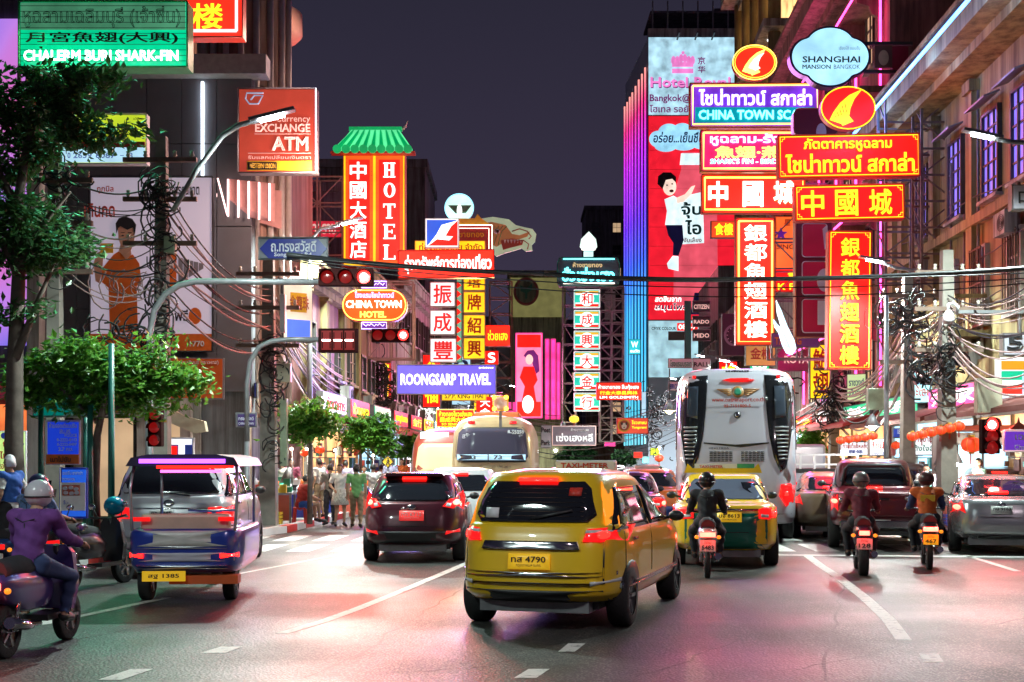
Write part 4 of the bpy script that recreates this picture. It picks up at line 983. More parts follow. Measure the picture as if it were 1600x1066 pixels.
for x_ in (1058, 1086, 1112): MB().bar((s.L(x_, 62)[0], 0, s.L(x_, 62)[1]), (s.L(x_, 68)[0], -1.6, s.L(x_, 60)[1]), .12).build('floodlight_arm', M_FRAME, s.o)
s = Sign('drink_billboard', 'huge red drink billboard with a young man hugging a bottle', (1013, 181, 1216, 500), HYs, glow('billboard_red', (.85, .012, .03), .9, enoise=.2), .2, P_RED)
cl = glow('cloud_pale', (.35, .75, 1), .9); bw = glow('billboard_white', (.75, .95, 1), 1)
for cx_, cy_, rx, ry in ((1028, 218, 14, 13), (1045, 208, 17, 14), (1066, 208, 17, 15), (1088, 210, 16, 14), (1040, 228, 18, 10), (1068, 226, 20, 10), (1096, 222, 18, 12)): s.ell(cx_, cy_, rx, ry, cl, 'cloud_puff', -.02 - cx_*.0001)
s.text('อร่อย...เย็นชื่นใจ', (1020, 207, 1110, 224), P_BLUE, 'bold', y=-.2, shear=.12)
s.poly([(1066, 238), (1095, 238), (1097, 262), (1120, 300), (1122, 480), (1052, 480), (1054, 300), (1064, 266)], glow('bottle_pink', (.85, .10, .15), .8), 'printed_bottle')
s.poly([(1064, 240), (1097, 240), (1098, 258), (1062, 258)], bw, 'bottle_cap', -.04)
s.poly([(1056, 310), (1098, 300), (1100, 380), (1066, 382)], bw, 'bottle_label', -.04); s.text('จุ้บ', (1064, 316, 1096, 342), P_TEAL, 'black', y=-.08); s.text('ไอ', (1070, 344, 1096, 367), P_TEAL, 'black', y=-.08); s.text('จับเลี้ยง', (1068, 371, 1096, 379), P_RED, y=-.08)
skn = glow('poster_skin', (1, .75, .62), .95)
s.poly([(1038, 312), (1052, 306), (1062, 312), (1070, 345), (1066, 352), (1039, 352), (1042, 330)], bw, 'printed_tshirt', -.06)
s.poly([(1040, 352), (1066, 352), (1068, 376), (1060, 400), (1051, 399), (1052, 380), (1044, 368)], P_BLUE, 'printed_jeans', -.06)
s.poly([(1051, 400), (1060, 401), (1060, 424), (1044, 420), (1042, 412)], bw, 'printed_shoe', -.06)
s.ell(1046, 292, 10.5, 14, skn, 'printed_face', -.09); s.poly([(1027, 288), (1028, 276), (1036, 270), (1048, 270), (1056, 277), (1056, 286), (1050, 280), (1040, 282), (1035, 296)], P_BLACK, 'printed_hair', -.12)
s.poly([(1056, 310), (1070, 304), (1080, 292), (1086, 290), (1080, 304), (1068, 316), (1058, 318)], skn, 'printed_arm', -.1)
s.ell(1042, 290, 1.5, 1.2, P_BLACK, 'printed_eye', -.12, n=8); s.ell(1050, 288, 1.5, 1.2, P_BLACK, 'printed_eye', -.12, n=8); s.ell(1049, 299, 3.6, 2.4, P_BRICK, 'printed_mouth', -.12, n=10)
s.text('สดชื่นจาก', (1023, 462, 1064, 472), E_WBR, y=-.1, shear=.1); s.text('สมุนไพร', (1022, 474, 1074, 488), E_WBR, 'black', y=-.08, shear=.1); s.text('สมุนไพร', (1023, 474.5, 1073, 487), P_BLUE, 'bold', y=-.2, shear=.1); s.text('1', (1078, 458, 1096, 492), P_BLUE, 'black', y=-.2, shear=.2)
for i in range(10): s.line([(1014, 205+i*30), (1215, 205+i*30)], .25, P_BRICK, 'panel_seam', -.015)
s = Sign('print_shop_board', 'pale board with a red phone number under the drink billboard', (1013, 501, 1110, 590), HYs, glow('board_ice', (.45, .75, .85), .75, enoise=.4), .2, M_HW)
s.rect((1058, 505, 1090, 517), E_RED); s.text('081-7', (1060, 507, 1088, 515), E_WBR, y=-.08); s.text('CMYK COLOUR', (1018, 511, 1056, 516), P_BLACK); s.rect((1044, 518, 1080, 532), D_('brown_grey', (.2, .17, .15)))
s = Sign('thai_sign', 'white sign with green Thai letters left of the coach', (1044, 560, 1082, 575), 60, P_WHITE, .1); s.text('โรงแรมบรอด', (1047, 563, 1080, 573), P_GREEN)
s = Sign('shop_sign', 'small white sign with blue BROAD lettering beside the coach', (1044, 596, 1068, 611), 60, P_WHITE, .1); s.text('BROAD', (1047, 600, 1066, 608), P_BLUE)
for i, (t_, r) in enumerate((('CITIZEN', (1082, 470, 1110, 488)), ('RADO', (1082, 494, 1110, 511)), ('MIDO', (1082, 515, 1110, 533)), ('RALL', (1082, 560, 1110, 578)))):
    s = Sign('watch_sign', 'dark ' + t_ + ' watch brand panel in the column left of the neon sign', r, 55, P_BLACK if i < 3 else P_WHITE, .1, M_CASE, M_STEEL, .8)
    s.text(t_, (r[0]+2, r[1]+6, r[2]-2, r[3]-5), P_PALE if i < 3 else P_BLACK)
# right cluster
def fin(s, cx, cy_, k, m, y=-.05):
    pts = [(-31, 25), (-22, 5), (-5, -16), (20, -26), (8, -10), (1, 8), (0, 24), (6, 22), (-8, 32), (-12, 27)]
    pts = [(-30, 20), (-24, 8), (-14, -6), (0, -18), (20, -27), (8, -12), (2, 2), (0, 14), (7, 22), (-10, 29), (-12, 26)]
    s.poly([(cx+a*k, cy_+b_*k) for a, b_ in pts], m, 'fin_shape', y)
s = Sign('fin_sign', 'smaller oval red shark fin neon sign with a glowing rim', (1145, 71, 1213, 125), 47, E_REDH, .3, P_RED, None, shape=lambda b_: ellipse(0, 0, b_[1], b_[3]))
s.rim(E_NYEL, 1.6, 0, 'neon_tube'); s.rim(E_ORN, 1.4, 3, 'neon_tube', -.05); fin(s, 1182, 97, .75, E_NYEL, -.05); fin(s, 1184, 97, .5, E_WBR, -.08)
s = Sign('mansion_sign', 'pale blue cloud-shaped Shanghai Mansion lightbox on two brackets', (1233, 40, 1361, 138), 40, None)
cpts = []
for i in range(72):
    t = 2*math.pi*i/72; r = 1
    # quatrefoil: union of four lobes
    best = 0
    for (cx_, cz_, rx, rz) in ((-.52, 0, .47, .62), (.52, 0, .47, .62), (0, .42, .60, .56), (0, -.42, .60, .56)):
        dx, dz = math.cos(t), math.sin(t)
        A = (dx/rx)**2 + (dz/rz)**2; B = -2*(dx*cx_/rx**2 + dz*cz_/rz**2); C_ = (cx_/rx)**2 + (cz_/rz)**2 - 1
        D = B*B - 4*A*C_
        if D > 0: best = max(best, (-B + math.sqrt(D))/(2*A))
    cpts.append((best*math.cos(t), best*math.sin(t)))
hw, hh = s.w/2, s.h/2
MB().prism([(a*hw, b_*hh) for a, b_ in cpts], -.02, .35).build('casing', mat('dark_purple_casing', (.03, .015, .04), rough=.3), s.o)
MB().prism([(a*hw*.94, b_*hh*.93) for a, b_ in cpts], -.04, -.01).build('face_panel', glow('mansion_face', (.42, .82, 1), .95, enoise=.35), s.o)
s.text('SHANGHAI', (1253, 89, 1343, 99), P_BLACK, 'bold', y=-.07); s.text('MANSION', (1253, 102, 1297, 109), P_BLACK, 'bold', y=-.07); s.text('BANGKOK', (1302, 102, 1343, 109), P_GREY, 'thin', y=-.07); s.text('เซี่ยงไฮ้ แมนชั่น', (1310, 73, 1343, 79), P_GREY, 'thin', y=-.07)
for py in (66, 110): MB().bar((s.L(1352, py)[0], .15, s.L(1352, py)[1]), (s.L(1428, py)[0], .15, s.L(1428, py)[1]), .1).build('bracket', M_FRAME, s.o)
s.rect((1367, 70, 1395, 105), D_('brown_flag', (.14, .06, .04)), 'side_flag', .15, .1); s.ell(1381, 90, 8, 12, D_('flag_gold', (.5, .35, .2)), 'flag_emblem', .03); s.rect((1395, 72, 1420, 108), D_('wine_flag', (.25, .01, .04)), 'side_flag', .15, .1)
s = Sign('neon_sign', 'purple CHINA TOWN SCALA neon sign framed in orange tubes', (1078, 131, 1280, 199), 44, glow('violet_backlight', (.16, .03, .55), .9, enoise=.5), .35, D_('orange_brown', (.4, .14, .02)), P_BRICK, 3)
s.line([(1082, 135), (1276, 133), (1277, 194), (1082, 195)], 1.3, E_NYEL, closed=True); s.rect((1086, 168, 1272, 192), glow('teal_backlight', (.0, .28, .35), .8), 'teal_panel')
s.text('ไชน่าทาวน์ สกาล่า', (1091, 140, 1268, 166), E_NVIO, 'neon', y=-.09); s.text('CHINA TOWN SCALA', (1091, 173, 1268, 188), E_CYN, 'black', y=-.09)
s = Sign('neon_sign', 'neon SHARKS FIN and birds nest sign half covered by the red board', (1095, 204, 1262, 268), 45, glow('magenta_backlight', (.85, .02, .16), 1, enoise=.5), .35, D_('orange_brown', (.4, .14, .02)), P_BRICK, 3)
s.line([(1099, 208), (1258, 208), (1258, 264), (1099, 264)], 1.3, E_NYEL, closed=True)
s.text('หูฉลาม-รังนก', (1109, 210, 1250, 229), E_NVIO, 'neon', y=-.09); s.text('魚翅·燕窩', (1116, 229, 1252, 248), E_NYEL, 'neon', y=-.09); s.text("SHARK'S FIN - BIRD'S NEST", (1109, 249, 1254, 257), E_CYN, 'black', y=-.09)
s = Sign('fin_sign', 'larger oval red shark fin sign below the cloud-shaped sign', (1283, 136, 1367, 202), 36.6, E_RED, .3, P_RED, None, shape=lambda b_: ellipse(0, 0, b_[1], b_[3]))
s.rim(E_YLT, 2, 0, 'neon_tube'); fin(s, 1326, 168, 1.02, E_YLT)
for i in range(5): s.line([(1303+i*4, 181-i*5), (1306+i*4, 185-i*2)], .5, E_RED, 'fin_stroke', -.07)
s = Sign('restaurant_sign', 'long red board with two lines of yellow Thai letters', (1216, 210, 1437, 277), 36, E_RED, .35, P_RED, P_RED, 1.5, tilt=-1.0)
s.corners(E_YLT, 3, 7); s.text('ภัตตาคารหูฉลาม', (1255, 216, 1393, 238), E_YLT, 'black', y=-.06); s.text('ไชน่าทาวน์ สกาล่า', (1226, 240, 1428, 270), E_YLT, 'black', y=-.06)
s = Sign('neon_sign', 'red neon board with three pale glowing characters', (1097, 273, 1258, 333), 46, E_REDH, .35, P_RED, P_BRICK, 2)
s.line([(1101, 278), (1254, 278), (1254, 328), (1101, 328)], 1.4, E_NYEL, closed=True); s.text('中', (1106, 284, 1137, 324), E_NWH, 'neon', y=-.08); s.text('國', (1160, 284, 1192, 324), E_NWH, 'neon', y=-.08); s.text('城', (1208, 282, 1240, 320), E_NWH, 'neon', y=-.08)
for ch, a in (('中', 1106), ('國', 1160), ('城', 1208)): s.text(ch, (a+1, 285, a+31, 322), E_OR, 'black', y=-.05)
s = Sign('restaurant_sign', 'red board with three big yellow characters over a vertical sign', (1242, 289, 1413, 344), 35.6, E_RED, .35, P_RED, P_RED, 1.5, tilt=-1.2)
s.corners(E_YLT, 3, 7)
for ch, a in (('中', 1251), ('國', 1304), ('城', 1357)): s.text(ch, (a, 297, a+36, 338), E_YLT, 'black', y=-.06)
s = Sign('neon_sign', 'vertical red neon board with six pale glowing characters', (1150, 341, 1210, 539), 45, E_REDH, .35, P_RED, P_BRICK, 2)
s.line([(1154, 346), (1206, 346), (1206, 534), (1154, 534)], 1.5, E_NYEL, closed=True); s.text('銀都魚翅酒樓', (1162, 350, 1198, 530), E_OR, 'black', vertical=True, y=-.05); s.text('銀都魚翅酒樓', (1162, 350, 1198, 530), E_NWH, 'neonthin', vertical=True, y=-.09)
s = Sign('restaurant_sign', 'vertical red board with six big yellow characters on a gold-lined face', (1294, 361, 1361, 577), 35.2, E_RED, .35, P_RED, P_RED, 1.5, tilt=.6)
s.corners(E_YLT, 3, 7); s.text('銀都魚翅酒樓', (1312, 370, 1342, 572), E_YLT, 'black', vertical=True, y=-.06)
s = Sign('frame_sign', 'unlit maroon panel column with rounded frames behind the red boards', (1243, 345, 1300, 527), 42, D_('maroon_board', (.12, .005, .02)), .4, M_CASE, P_BRICK, 2)
for i in range(3):
    y0 = 350 + i*59; pts = rrect(1253, y0, 1292, y0+52, 5)
    s.poly([(p[0], p[1]) for p in pts], glow('maroon_glow', (.22, .003, .02), .6), 'maroon_panel', -.01); s.line(pts, .8, P_LILAC, 'frame_line', -.04, True)  # unlit panels given a faint glow in their colour
s.poly([(1285, 358), (1292, 352), (1292, 390), (1288, 390)], P_LILAC, 'letter_piece'); s.ell(1288, 438, 12, 18, P_LILAC, 'letter_piece', -.03); s.rect((1277, 470, 1293, 508), P_LILAC, 'letter_piece', -.03)
s = Sign('frame_sign', 'unlit maroon panel behind the larger fin sign', (1240, 170, 1310, 212), 42, D_('maroon_board', (.12, .005, .02)), .4, M_CASE, P_BRICK, 2, shape=lambda b_: rrect(b_[0], b_[2], b_[1], b_[3], .2)); s.ell(1283, 207, 8, 14, P_LILAC, 'letter_piece')
s = Sign('star_sign', 'orange sign with a purple star between the vertical red boards', (1212, 338, 1243, 420), 48, glow('star_orange', (1, .18, .03), .75), .2, P_ORANGE)
s.poly([(1220 + (11 if j % 2 == 0 else 4.6)*math.sin(j*math.pi/5), 366 - (11 if j % 2 == 0 else 4.6)*math.cos(j*math.pi/5)) for j in range(10)], glow('star_purple', (.12, .01, .3), .6), 'star'); s.text('SING', (1213, 382, 1241, 390), P_BRICK); s.text('星', (1225, 343, 1235, 353), P_RED)
s = Sign('shop_sign', 'red sign piece with KFT letters behind the vertical boards', (1212, 420, 1243, 456), 48.5, E_RED, .2, P_RED); s.text('K F', (1215, 443, 1241, 453), E_YLT); s.text('食', (1230, 424, 1242, 436), E_YLT)
s = Sign('neon_arrow', 'white and blue neon carrot-shaped arrow hanging below the vertical neon board', (1205, 470, 1244, 556), 40, None)
s.poly([(1212, 470), (1219, 484), (1229, 510), (1240, 532), (1243, 545), (1237, 555), (1228, 552), (1222, 540), (1216, 520), (1210, 512), (1208, 500), (1214, 508), (1221, 514), (1214, 490)], glow('arrow_ice', (.6, .9, 1), 1.6), 'arrow_board', 0, .12)
s.line([(1208, 505), (1222, 520), (1232, 544), (1224, 540), (1216, 522)], .7, G_BLUE, 'neon_tube', -.16)
s = Sign('shop_sign', 'tan sign with dark characters low behind the neon arrow', (1165, 540, 1212, 572), 55, glow('tan_board', (.55, .30, .08), .6), .2); s.text('金樓', (1172, 543, 1206, 562), P_BRICK)
s = Sign('watch_billboard', 'dark billboard showing a watch between neon board and coach roof', (1128, 490, 1166, 556), 58, P_BLACK, .2, M_CASE)
s.ell(1147, 524, 16, 17, P_GREY, 'watch_case'); s.ell(1147, 524, 12.5, 13.5, P_BLACK, 'watch_dial', -.03); s.line([(1147, 524), (1147, 514)], .7, P_WHITE, 'watch_hand', -.05); s.line([(1147, 524), (1154, 528)], .7, P_WHITE, 'watch_hand', -.05)
for j in range(12): s.line([(1147+10*math.cos(j*math.pi/6), 524+10.5*math.sin(j*math.pi/6)), (1147+12*math.cos(j*math.pi/6), 524+12.5*math.sin(j*math.pi/6))], .5, P_WHITE, 'hour_mark', -.05)
s = Sign('shop_sign', 'purple strip sign with orange letters under the maroon column', (1206, 520, 1280, 543), 44, D_('purple_board', (.2, .05, .3)), .2); s.text('TAKING', (1210, 527, 1252, 539), P_ORANGE)
# green awnings signs above shops on the right
def sgn(lab, r, Y, face, texts, case=None, yaw=0, depth=.25, frame=None, name='shop_sign'):
    s = Sign(name, lab, r, Y, face, depth, case or M_CASE, frame, 1.2, yaw=yaw)
    for t in texts: s.text(t[0], t[1], t[2], t[3] if len(t) > 3 else 'bold', y=-.05)
    return s
sgn('pale green Thai shop sign above the red awning on the right', (1323, 584, 1353, 628), 46, glow('board_pale_green', (.6, .8, .4), .75), [('ราชวงศ์', (1327, 592, 1350, 603), P_BLUE), ('เป็ดย่าง', (1327, 607, 1350, 619), P_BLUE)], yaw=-25)
sgn('large pale cyan lit shop sign behind the tangled wires', (1419, 578, 1470, 630), 37, glow('board_cyan', (.40, .85, .95), 1.0), [('ภัตตาคาร', (1424, 586, 1465, 601), P_BLUE, 'bold'), ('ทะเลเผา', (1424, 608, 1465, 619), P_RED)], yaw=-25)
sgn('white lit menu sign under the left group of red lanterns', (1312, 690, 1360, 712), 42, E_WHT, [('ก๋วยเตี๋ยวหลอด', (1316, 692, 1356, 701), P_RED), ('粿條', (1325, 703, 1348, 709), P_BLUE)])
sgn('white shop sign with a green base under the right lantern row', (1422, 677, 1470, 712), 36, E_WHT, [('ห้างขายยา', (1426, 680, 1466, 691), P_RED), ('ตั้งใจสิน', (1426, 695, 1466, 705), P_GREEN)])
sgn('small yellow and red sign above the maroon pickup roof', (1331, 716, 1357, 726), 40, E_YEL, [('大排檔', (1334, 717, 1354, 724), P_RED)])
sgn('green topped white sign with blue China Town lettering', (1359, 685, 1388, 713), 38, P_WHITE, [('CHINA TOWN', (1361, 706, 1386, 711), P_BLUE), ('ไชน่า', (1362, 690, 1385, 701), P_RED)])
sgn('narrow vertical violet neon sign with red lights beside the coach', (1282, 552, 1293, 632), 52, glow('narrow_violet', (.5, .25, .9), 1), [('聚福海鮮', (1284, 556, 1291, 628), E_RLT)], frame=E_PINK)
sgn('narrow yellow and red bulb strip sign right of the violet one', (1301, 575, 1308, 630), 53, E_RED, [('福', (1302, 580, 1307, 590), E_YLT)], frame=E_YLT)
s = Sign('convenience_store_sign', 'lit striped orange, green and red convenience store sign at the right edge', (1562, 560, 1640, 620), 28.5, E_WHT, .3, P_WHITE, E_WHT, 2)
for y0, m in ((564, glow('stripe_orange', (1, .22, .01), 1)), (580, glow('stripe_green', (.0, .38, .2), .9)), (602, E_REDH)): s.rect((1564, y0, 1638, y0+14), m, 'stripe')
sgn('white square sign with a black number five at the right edge', (1568, 520, 1640, 556), 28.6, P_LILAC, [('5', (1572, 524, 1598, 548), P_BLACK, 'black')])
sgn('small pale board with a bracket symbol high at the right edge', (1582, 288, 1640, 328), 27, P_LILAC, [('口', (1590, 300, 1610, 318), P_BLACK)])
# left pavement signs
s = Sign('direction_sign', 'green direction sign with Thai lettering and an arrow under the tree', (50, 618, 151, 652), 22, mat('highway_green', (.0, .16, .13), rough=.35, emit=(0, .35, .28), es=.35), .05, M_STEEL, P_WHITE, 1)
s.text('ถนนสัมพันธวงศ์', (98, 619, 147, 630), P_WHITE, y=-.03); s.text('( วัดเกาะ )', (98, 633, 131, 643), P_WHITE, y=-.03); s.text('Samphanthawong', (100, 645, 138, 651), P_WHITE, y=-.03); s.line([(57, 622), (51, 634), (57, 647)], 1.4, P_WHITE, 'arrow', -.04); s.line([(62, 622), (55, 634), (62, 647)], 1.0, P_WHITE, 'arrow', -.04)
s = Sign('police_sign', 'blue police notice board with phone numbers and an orange foot', (72, 657, 125, 726), 21.5, mat('notice_blue', (.01, .03, .40), rough=.35, emit=(.01, .06, .8), es=.5), .05, P_WHITE, P_WHITE, 1)
for t_, r in (('ห้ามจอดเตียบปรับ', (78, 661, 121, 669)), ('สน.จร.', (94, 671, 112, 678)), ('POLICE', (102, 678, 121, 683)), ('0-2222-8113', (90, 685, 121, 690)), ('0-2222-0497', (90, 692, 121, 697)), ('2.7 กม.', (92, 699, 115, 705))): s.text(t_, r, P_WHITE, 'black', y=-.03)
s.rect((73, 710, 124, 725), P_ORANGE); s.text('เมาไม่ขับ', (80, 713, 112, 722), P_BLACK, y=-.05)
s = Sign('poster_stand', 'blue and white poster stand with a photo of dumplings, price five', (94, 731, 136, 810), 20.6, mat('poster_blue', (.01, .08, .5), rough=.4, emit=(.02, .15, .9), es=.5), .06, P_BLUE, P_BLUE, 1)
s.rect((96, 754, 134, 798), P_WHITE); s.rect((99, 758, 126, 774), P_BRICK, 'printed_photo', -.04); s.text('5.-', (101, 782, 109, 788), P_BLUE, y=-.06); s.text('ขนมจีบ ซาลาเปา', (99, 736, 130, 742), P_WHITE, y=-.04); s.text('PROMOTION', (99, 747, 118, 751), P_WHITE, y=-.04)
for a, b_ in ((104, 763), (113, 762), (121, 764), (105, 770), (114, 771), (122, 770)): s.ell(a, b_, 3.8, 3, P_LILAC, 'printed_dumpling', -.06, n=10)
s = Sign('poster', 'yellow-green lit phone shop poster at the left edge', (-20, 673, 40, 790), 24, glow('poster_lime', (.6, .85, .25), .75), .08, P_WHITE)
s.text('true', (5, 689, 26, 699), P_RED, 'black'); s.ell(33, 694, 5, 5, P_BLUE); s.ell(7, 681, 5, 5, P_BLUE); s.ell(22, 681, 5, 5, P_BLUE); s.text('ไม่อ้วน', (0, 705, 37, 717), P_RED, 'black'); s.text('เอาเท่าไหร่', (0, 722, 37, 733), P_RED, 'bold'); s.text('มาเลย', (0, 737, 35, 747), P_RED)
s = Sign('street_name_sign', 'small dark violet name plate on the pole behind the white car', (369, 645, 401, 668), 25.6, D_('plate_violet', (.06, .03, .14)), .05, M_STEEL, M_STEEL, .8); s.text('ทรงสวัสดิ์', (373, 651, 397, 657), P_LILAC); s.text('CHINA TOWN', (373, 660, 397, 664), P_LILAC)
s = Sign('street_name_sign', 'blue pointed Yaowarat name plate on the right pole', (1395, 669, 1423, 685), 34, P_BLUE, .05, M_STEEL); s.text('เยาวราช', (1402, 671, 1420, 678), P_WHITE)
s = Sign('street_name_sign', 'violet lit road name sign with a crown ornament at the right edge', (1568, 672, 1650, 706), 24.2, mat('name_violet', (.10, .03, .25), rough=.4, emit=(.2, .05, .7), es=.6), .06, P_PALE, P_LILAC, 1.2)
s.text('เฉลิมบุรี', (1585, 676, 1640, 691), P_WHITE); s.text('Chaloem Buri', (1584, 695, 1640, 703), P_WHITE); s.poly([(1576, 672), (1585, 664), (1590, 660), (1592, 652), (1594, 660), (1600, 664), (1612, 672)], P_BRICK, 'crown_ornament', .03, .03)
s = Sign('crossing_sign', 'yellow diamond pedestrian crossing sign among the small trees', (597, 712, 615, 731), 40, P_YEL, .04, M_STEEL, P_BLACK, .8, shape=lambda b_: [(0, b_[2]), (b_[1], 0), (0, b_[3]), (b_[0], 0)])
s.ell(606.5, 717, 1.2, 1.2, P_BLACK, n=8, y=-.03); s.line([(606.5, 718), (606, 722), (603.5, 726.5)], .7, P_BLACK, 'walking_figure', -.04); s.line([(606, 722), (609, 726)], .7, P_BLACK, 'walking_figure', -.04); s.line([(604, 721), (606.5, 719), (609, 721)], .5, P_BLACK, 'walking_figure', -.04)
MB().cyl((0, .06, 0), (0, .06, -s.o.location.z+.14), .03).build('post', M_STEEL, s.o)
s = Sign('crossing_sign', 'square crossing lamp with four amber lights over the cream bus', (770, 619, 794, 642), 36, D_('violet_white', (.5, .42, .5)), .12, P_YEL, P_YEL, 1)
s.poly([(782, 624), (790, 638), (774, 638)], P_LILAC, 'triangle')
for a, b_ in ((772, 621), (791, 621), (772, 639), (791, 639)):
    s.ell(a, b_, 3.2, 3.2, glow('amber_lamp', (1, .45, .03), 7), 'amber_lamp', -.05, .06, 12)
MB().bar((s.L(782, 642)[0], .05, s.L(782, 642)[1]), (s.L(782, 655)[0], .05, s.L(782, 668)[1]), .08).build('post', M_STEEL, s.o)
s = Sign('parking_sign', 'blue sign with a white bus symbol beside the far trees', (583, 718, 593, 736), 42, P_BLUE, .04); s.rect((585, 724, 591, 730), P_WHITE)
# bigger dull boards filling the right side between signs
sgn('magenta shop board behind the coach, left of the vertical board', (1215, 545, 1281, 580), 57, D_('dim_magenta', (.3, .05, .15)), [('ROYAL', (1225, 556, 1270, 568), P_PALE)])
sgn('orange lit shop board under the drink billboard, partly hidden', (1111, 345, 1149, 372), 52, glow('board_orange_dim', (.8, .08, .02), .8), [('食樓', (1116, 349, 1145, 368), E_YLT)])
sgn('small dim blue board beside the peach shophouse', (396, 598, 401, 622), 33, P_BLUE, [])
sgn('blue lit vertical sign with white glyphs left of the travel sign', (590, 560, 612, 626), 52, glow('board_dim_red', (.6, .03, .03), .8), [('金行', (594, 566, 608, 620), E_YLT)])
for i, (r, Y, c_, lab) in enumerate(((( 792, 628, 806, 650), 80, E_PINK, 'tiny pink lit box left of the tall pink advert'), ((945, 455, 962, 500), 88, P_GREY, 'dim grey board behind the gold shop lattice'), ((1002, 612, 1010, 650), 75, E_PALE, 'small pale lit strip near the hotel foot'),
    ((1016, 700, 1030, 712), 82, E_LIME, 'small lime green sign far down the street'), ((990, 706, 1004, 716), 84, E_REDH, 'small red sign far down the street'), ((1004, 714, 1014, 724), 95, E_CYN, 'tiny cyan light box far down the street'), ((944, 690, 962, 698), 92, E_PINK, 'tiny pink shop sign far down the street'), ((630, 690, 640, 712), 62, E_PALE, 'pale blue lit panel by the far left shops'), ((660, 610, 680, 622), 66, E_GRN, 'small green lit sign left of the goldsmith sign'), ((1070, 470, 1080, 560), 70, P_TEAL, 'dull green vertical board left of the watch panels'))):
    Sign('shop_sign', lab, r, Y, c_, .2)
# ------------------------------------------------------------ vehicles (rear towards -y)
def paint(n, c, rough=.28, metal=.2): return mat('paint_' + n, c, rough=rough, metal=metal, noise=.06, scale=2, coat=.8)
V_GLASS = mat('tinted_glass', (.012, .013, .018), rough=.06, noise=0, coat=.5)
V_TRIM = mat('black_trim', (.02, .02, .022), rough=.45); V_CHROME = mat('chrome', (.6, .6, .62), rough=.15, metal=1, noise=0)
V_TAIL = mat('tail_lamp_red', (.35, .01, .01), rough=.15, emit=(1, .01, .01), es=.9, coat=.6)
V_BRAKE = mat('brake_lamp_lit', (.5, .02, .02), rough=.2, emit=(1, .006, .004), es=9)
V_BRK2 = mat('brake_lamp_core', (.8, .3, .2), rough=.2, emit=(1, .07, .045), es=9)
V_CLEAR = mat('clear_lens', (.6, .6, .6), rough=.1, noise=0, coat=.6); V_AMBER = mat('amber_lens', (.7, .22, .02), rough=.2, emit=(1, .3, .02), es=.9)
V_TYRE = mat('tyre_rubber', (.018, .018, .019), rough=.8, bump=.3, scale=40); V_RIM = mat('alloy_rim', (.35, .35, .37), rough=.3, metal=.9)
V_PLATE = mat('number_plate_white', (.65, .65, .62), rough=.5); V_PLATEY = mat('number_plate_yellow', (.8, .5, .02), rough=.4, emit=(1, .55, .02), es=.35); V_PLATER = mat('number_plate_red', (.7, .06, .05), rough=.4, emit=(1, .05, .05), es=.5)

def wheel_mesh(r, w):
    k = ('w', r, w)
    if k not in PC:
        t = MB().lathe((0, 0, 0), [(r*.62, -w/2), (r*.93, -w/2), (r, -w*.38), (r, w*.38), (r*.93, w/2), (r*.62, w/2)], n=28, axis='X')
        m = MB().lathe((0, 0, 0), [(0, -w*.3), (r*.16, -w*.34), (r*.2, -w*.2), (r*.55, -w*.2), (r*.63, -w*.46), (r*.63, w*.46), (r*.55, w*.2), (r*.2, w*.2), (r*.16, w*.34), (0, w*.3)], n=28, axis='X')
        for i in range(5):
            a = 2*math.pi*i/5
            for s in (-1, 1): m.bar((s*w*.3, r*.15*math.cos(a), r*.15*math.sin(a)), (s*w*.36, r*.6*math.cos(a), r*.6*math.sin(a)), .05, .03)
        PC[k] = (t.mesh('tyre', V_TYRE), m.mesh('rim', V_RIM))
    return PC[k]
def wheel(par, x, y, r, w):
    t, m = wheel_mesh(r, w); o = link('wheel', t, par, loc=(x, y, r)); link('rim', m, o); return o

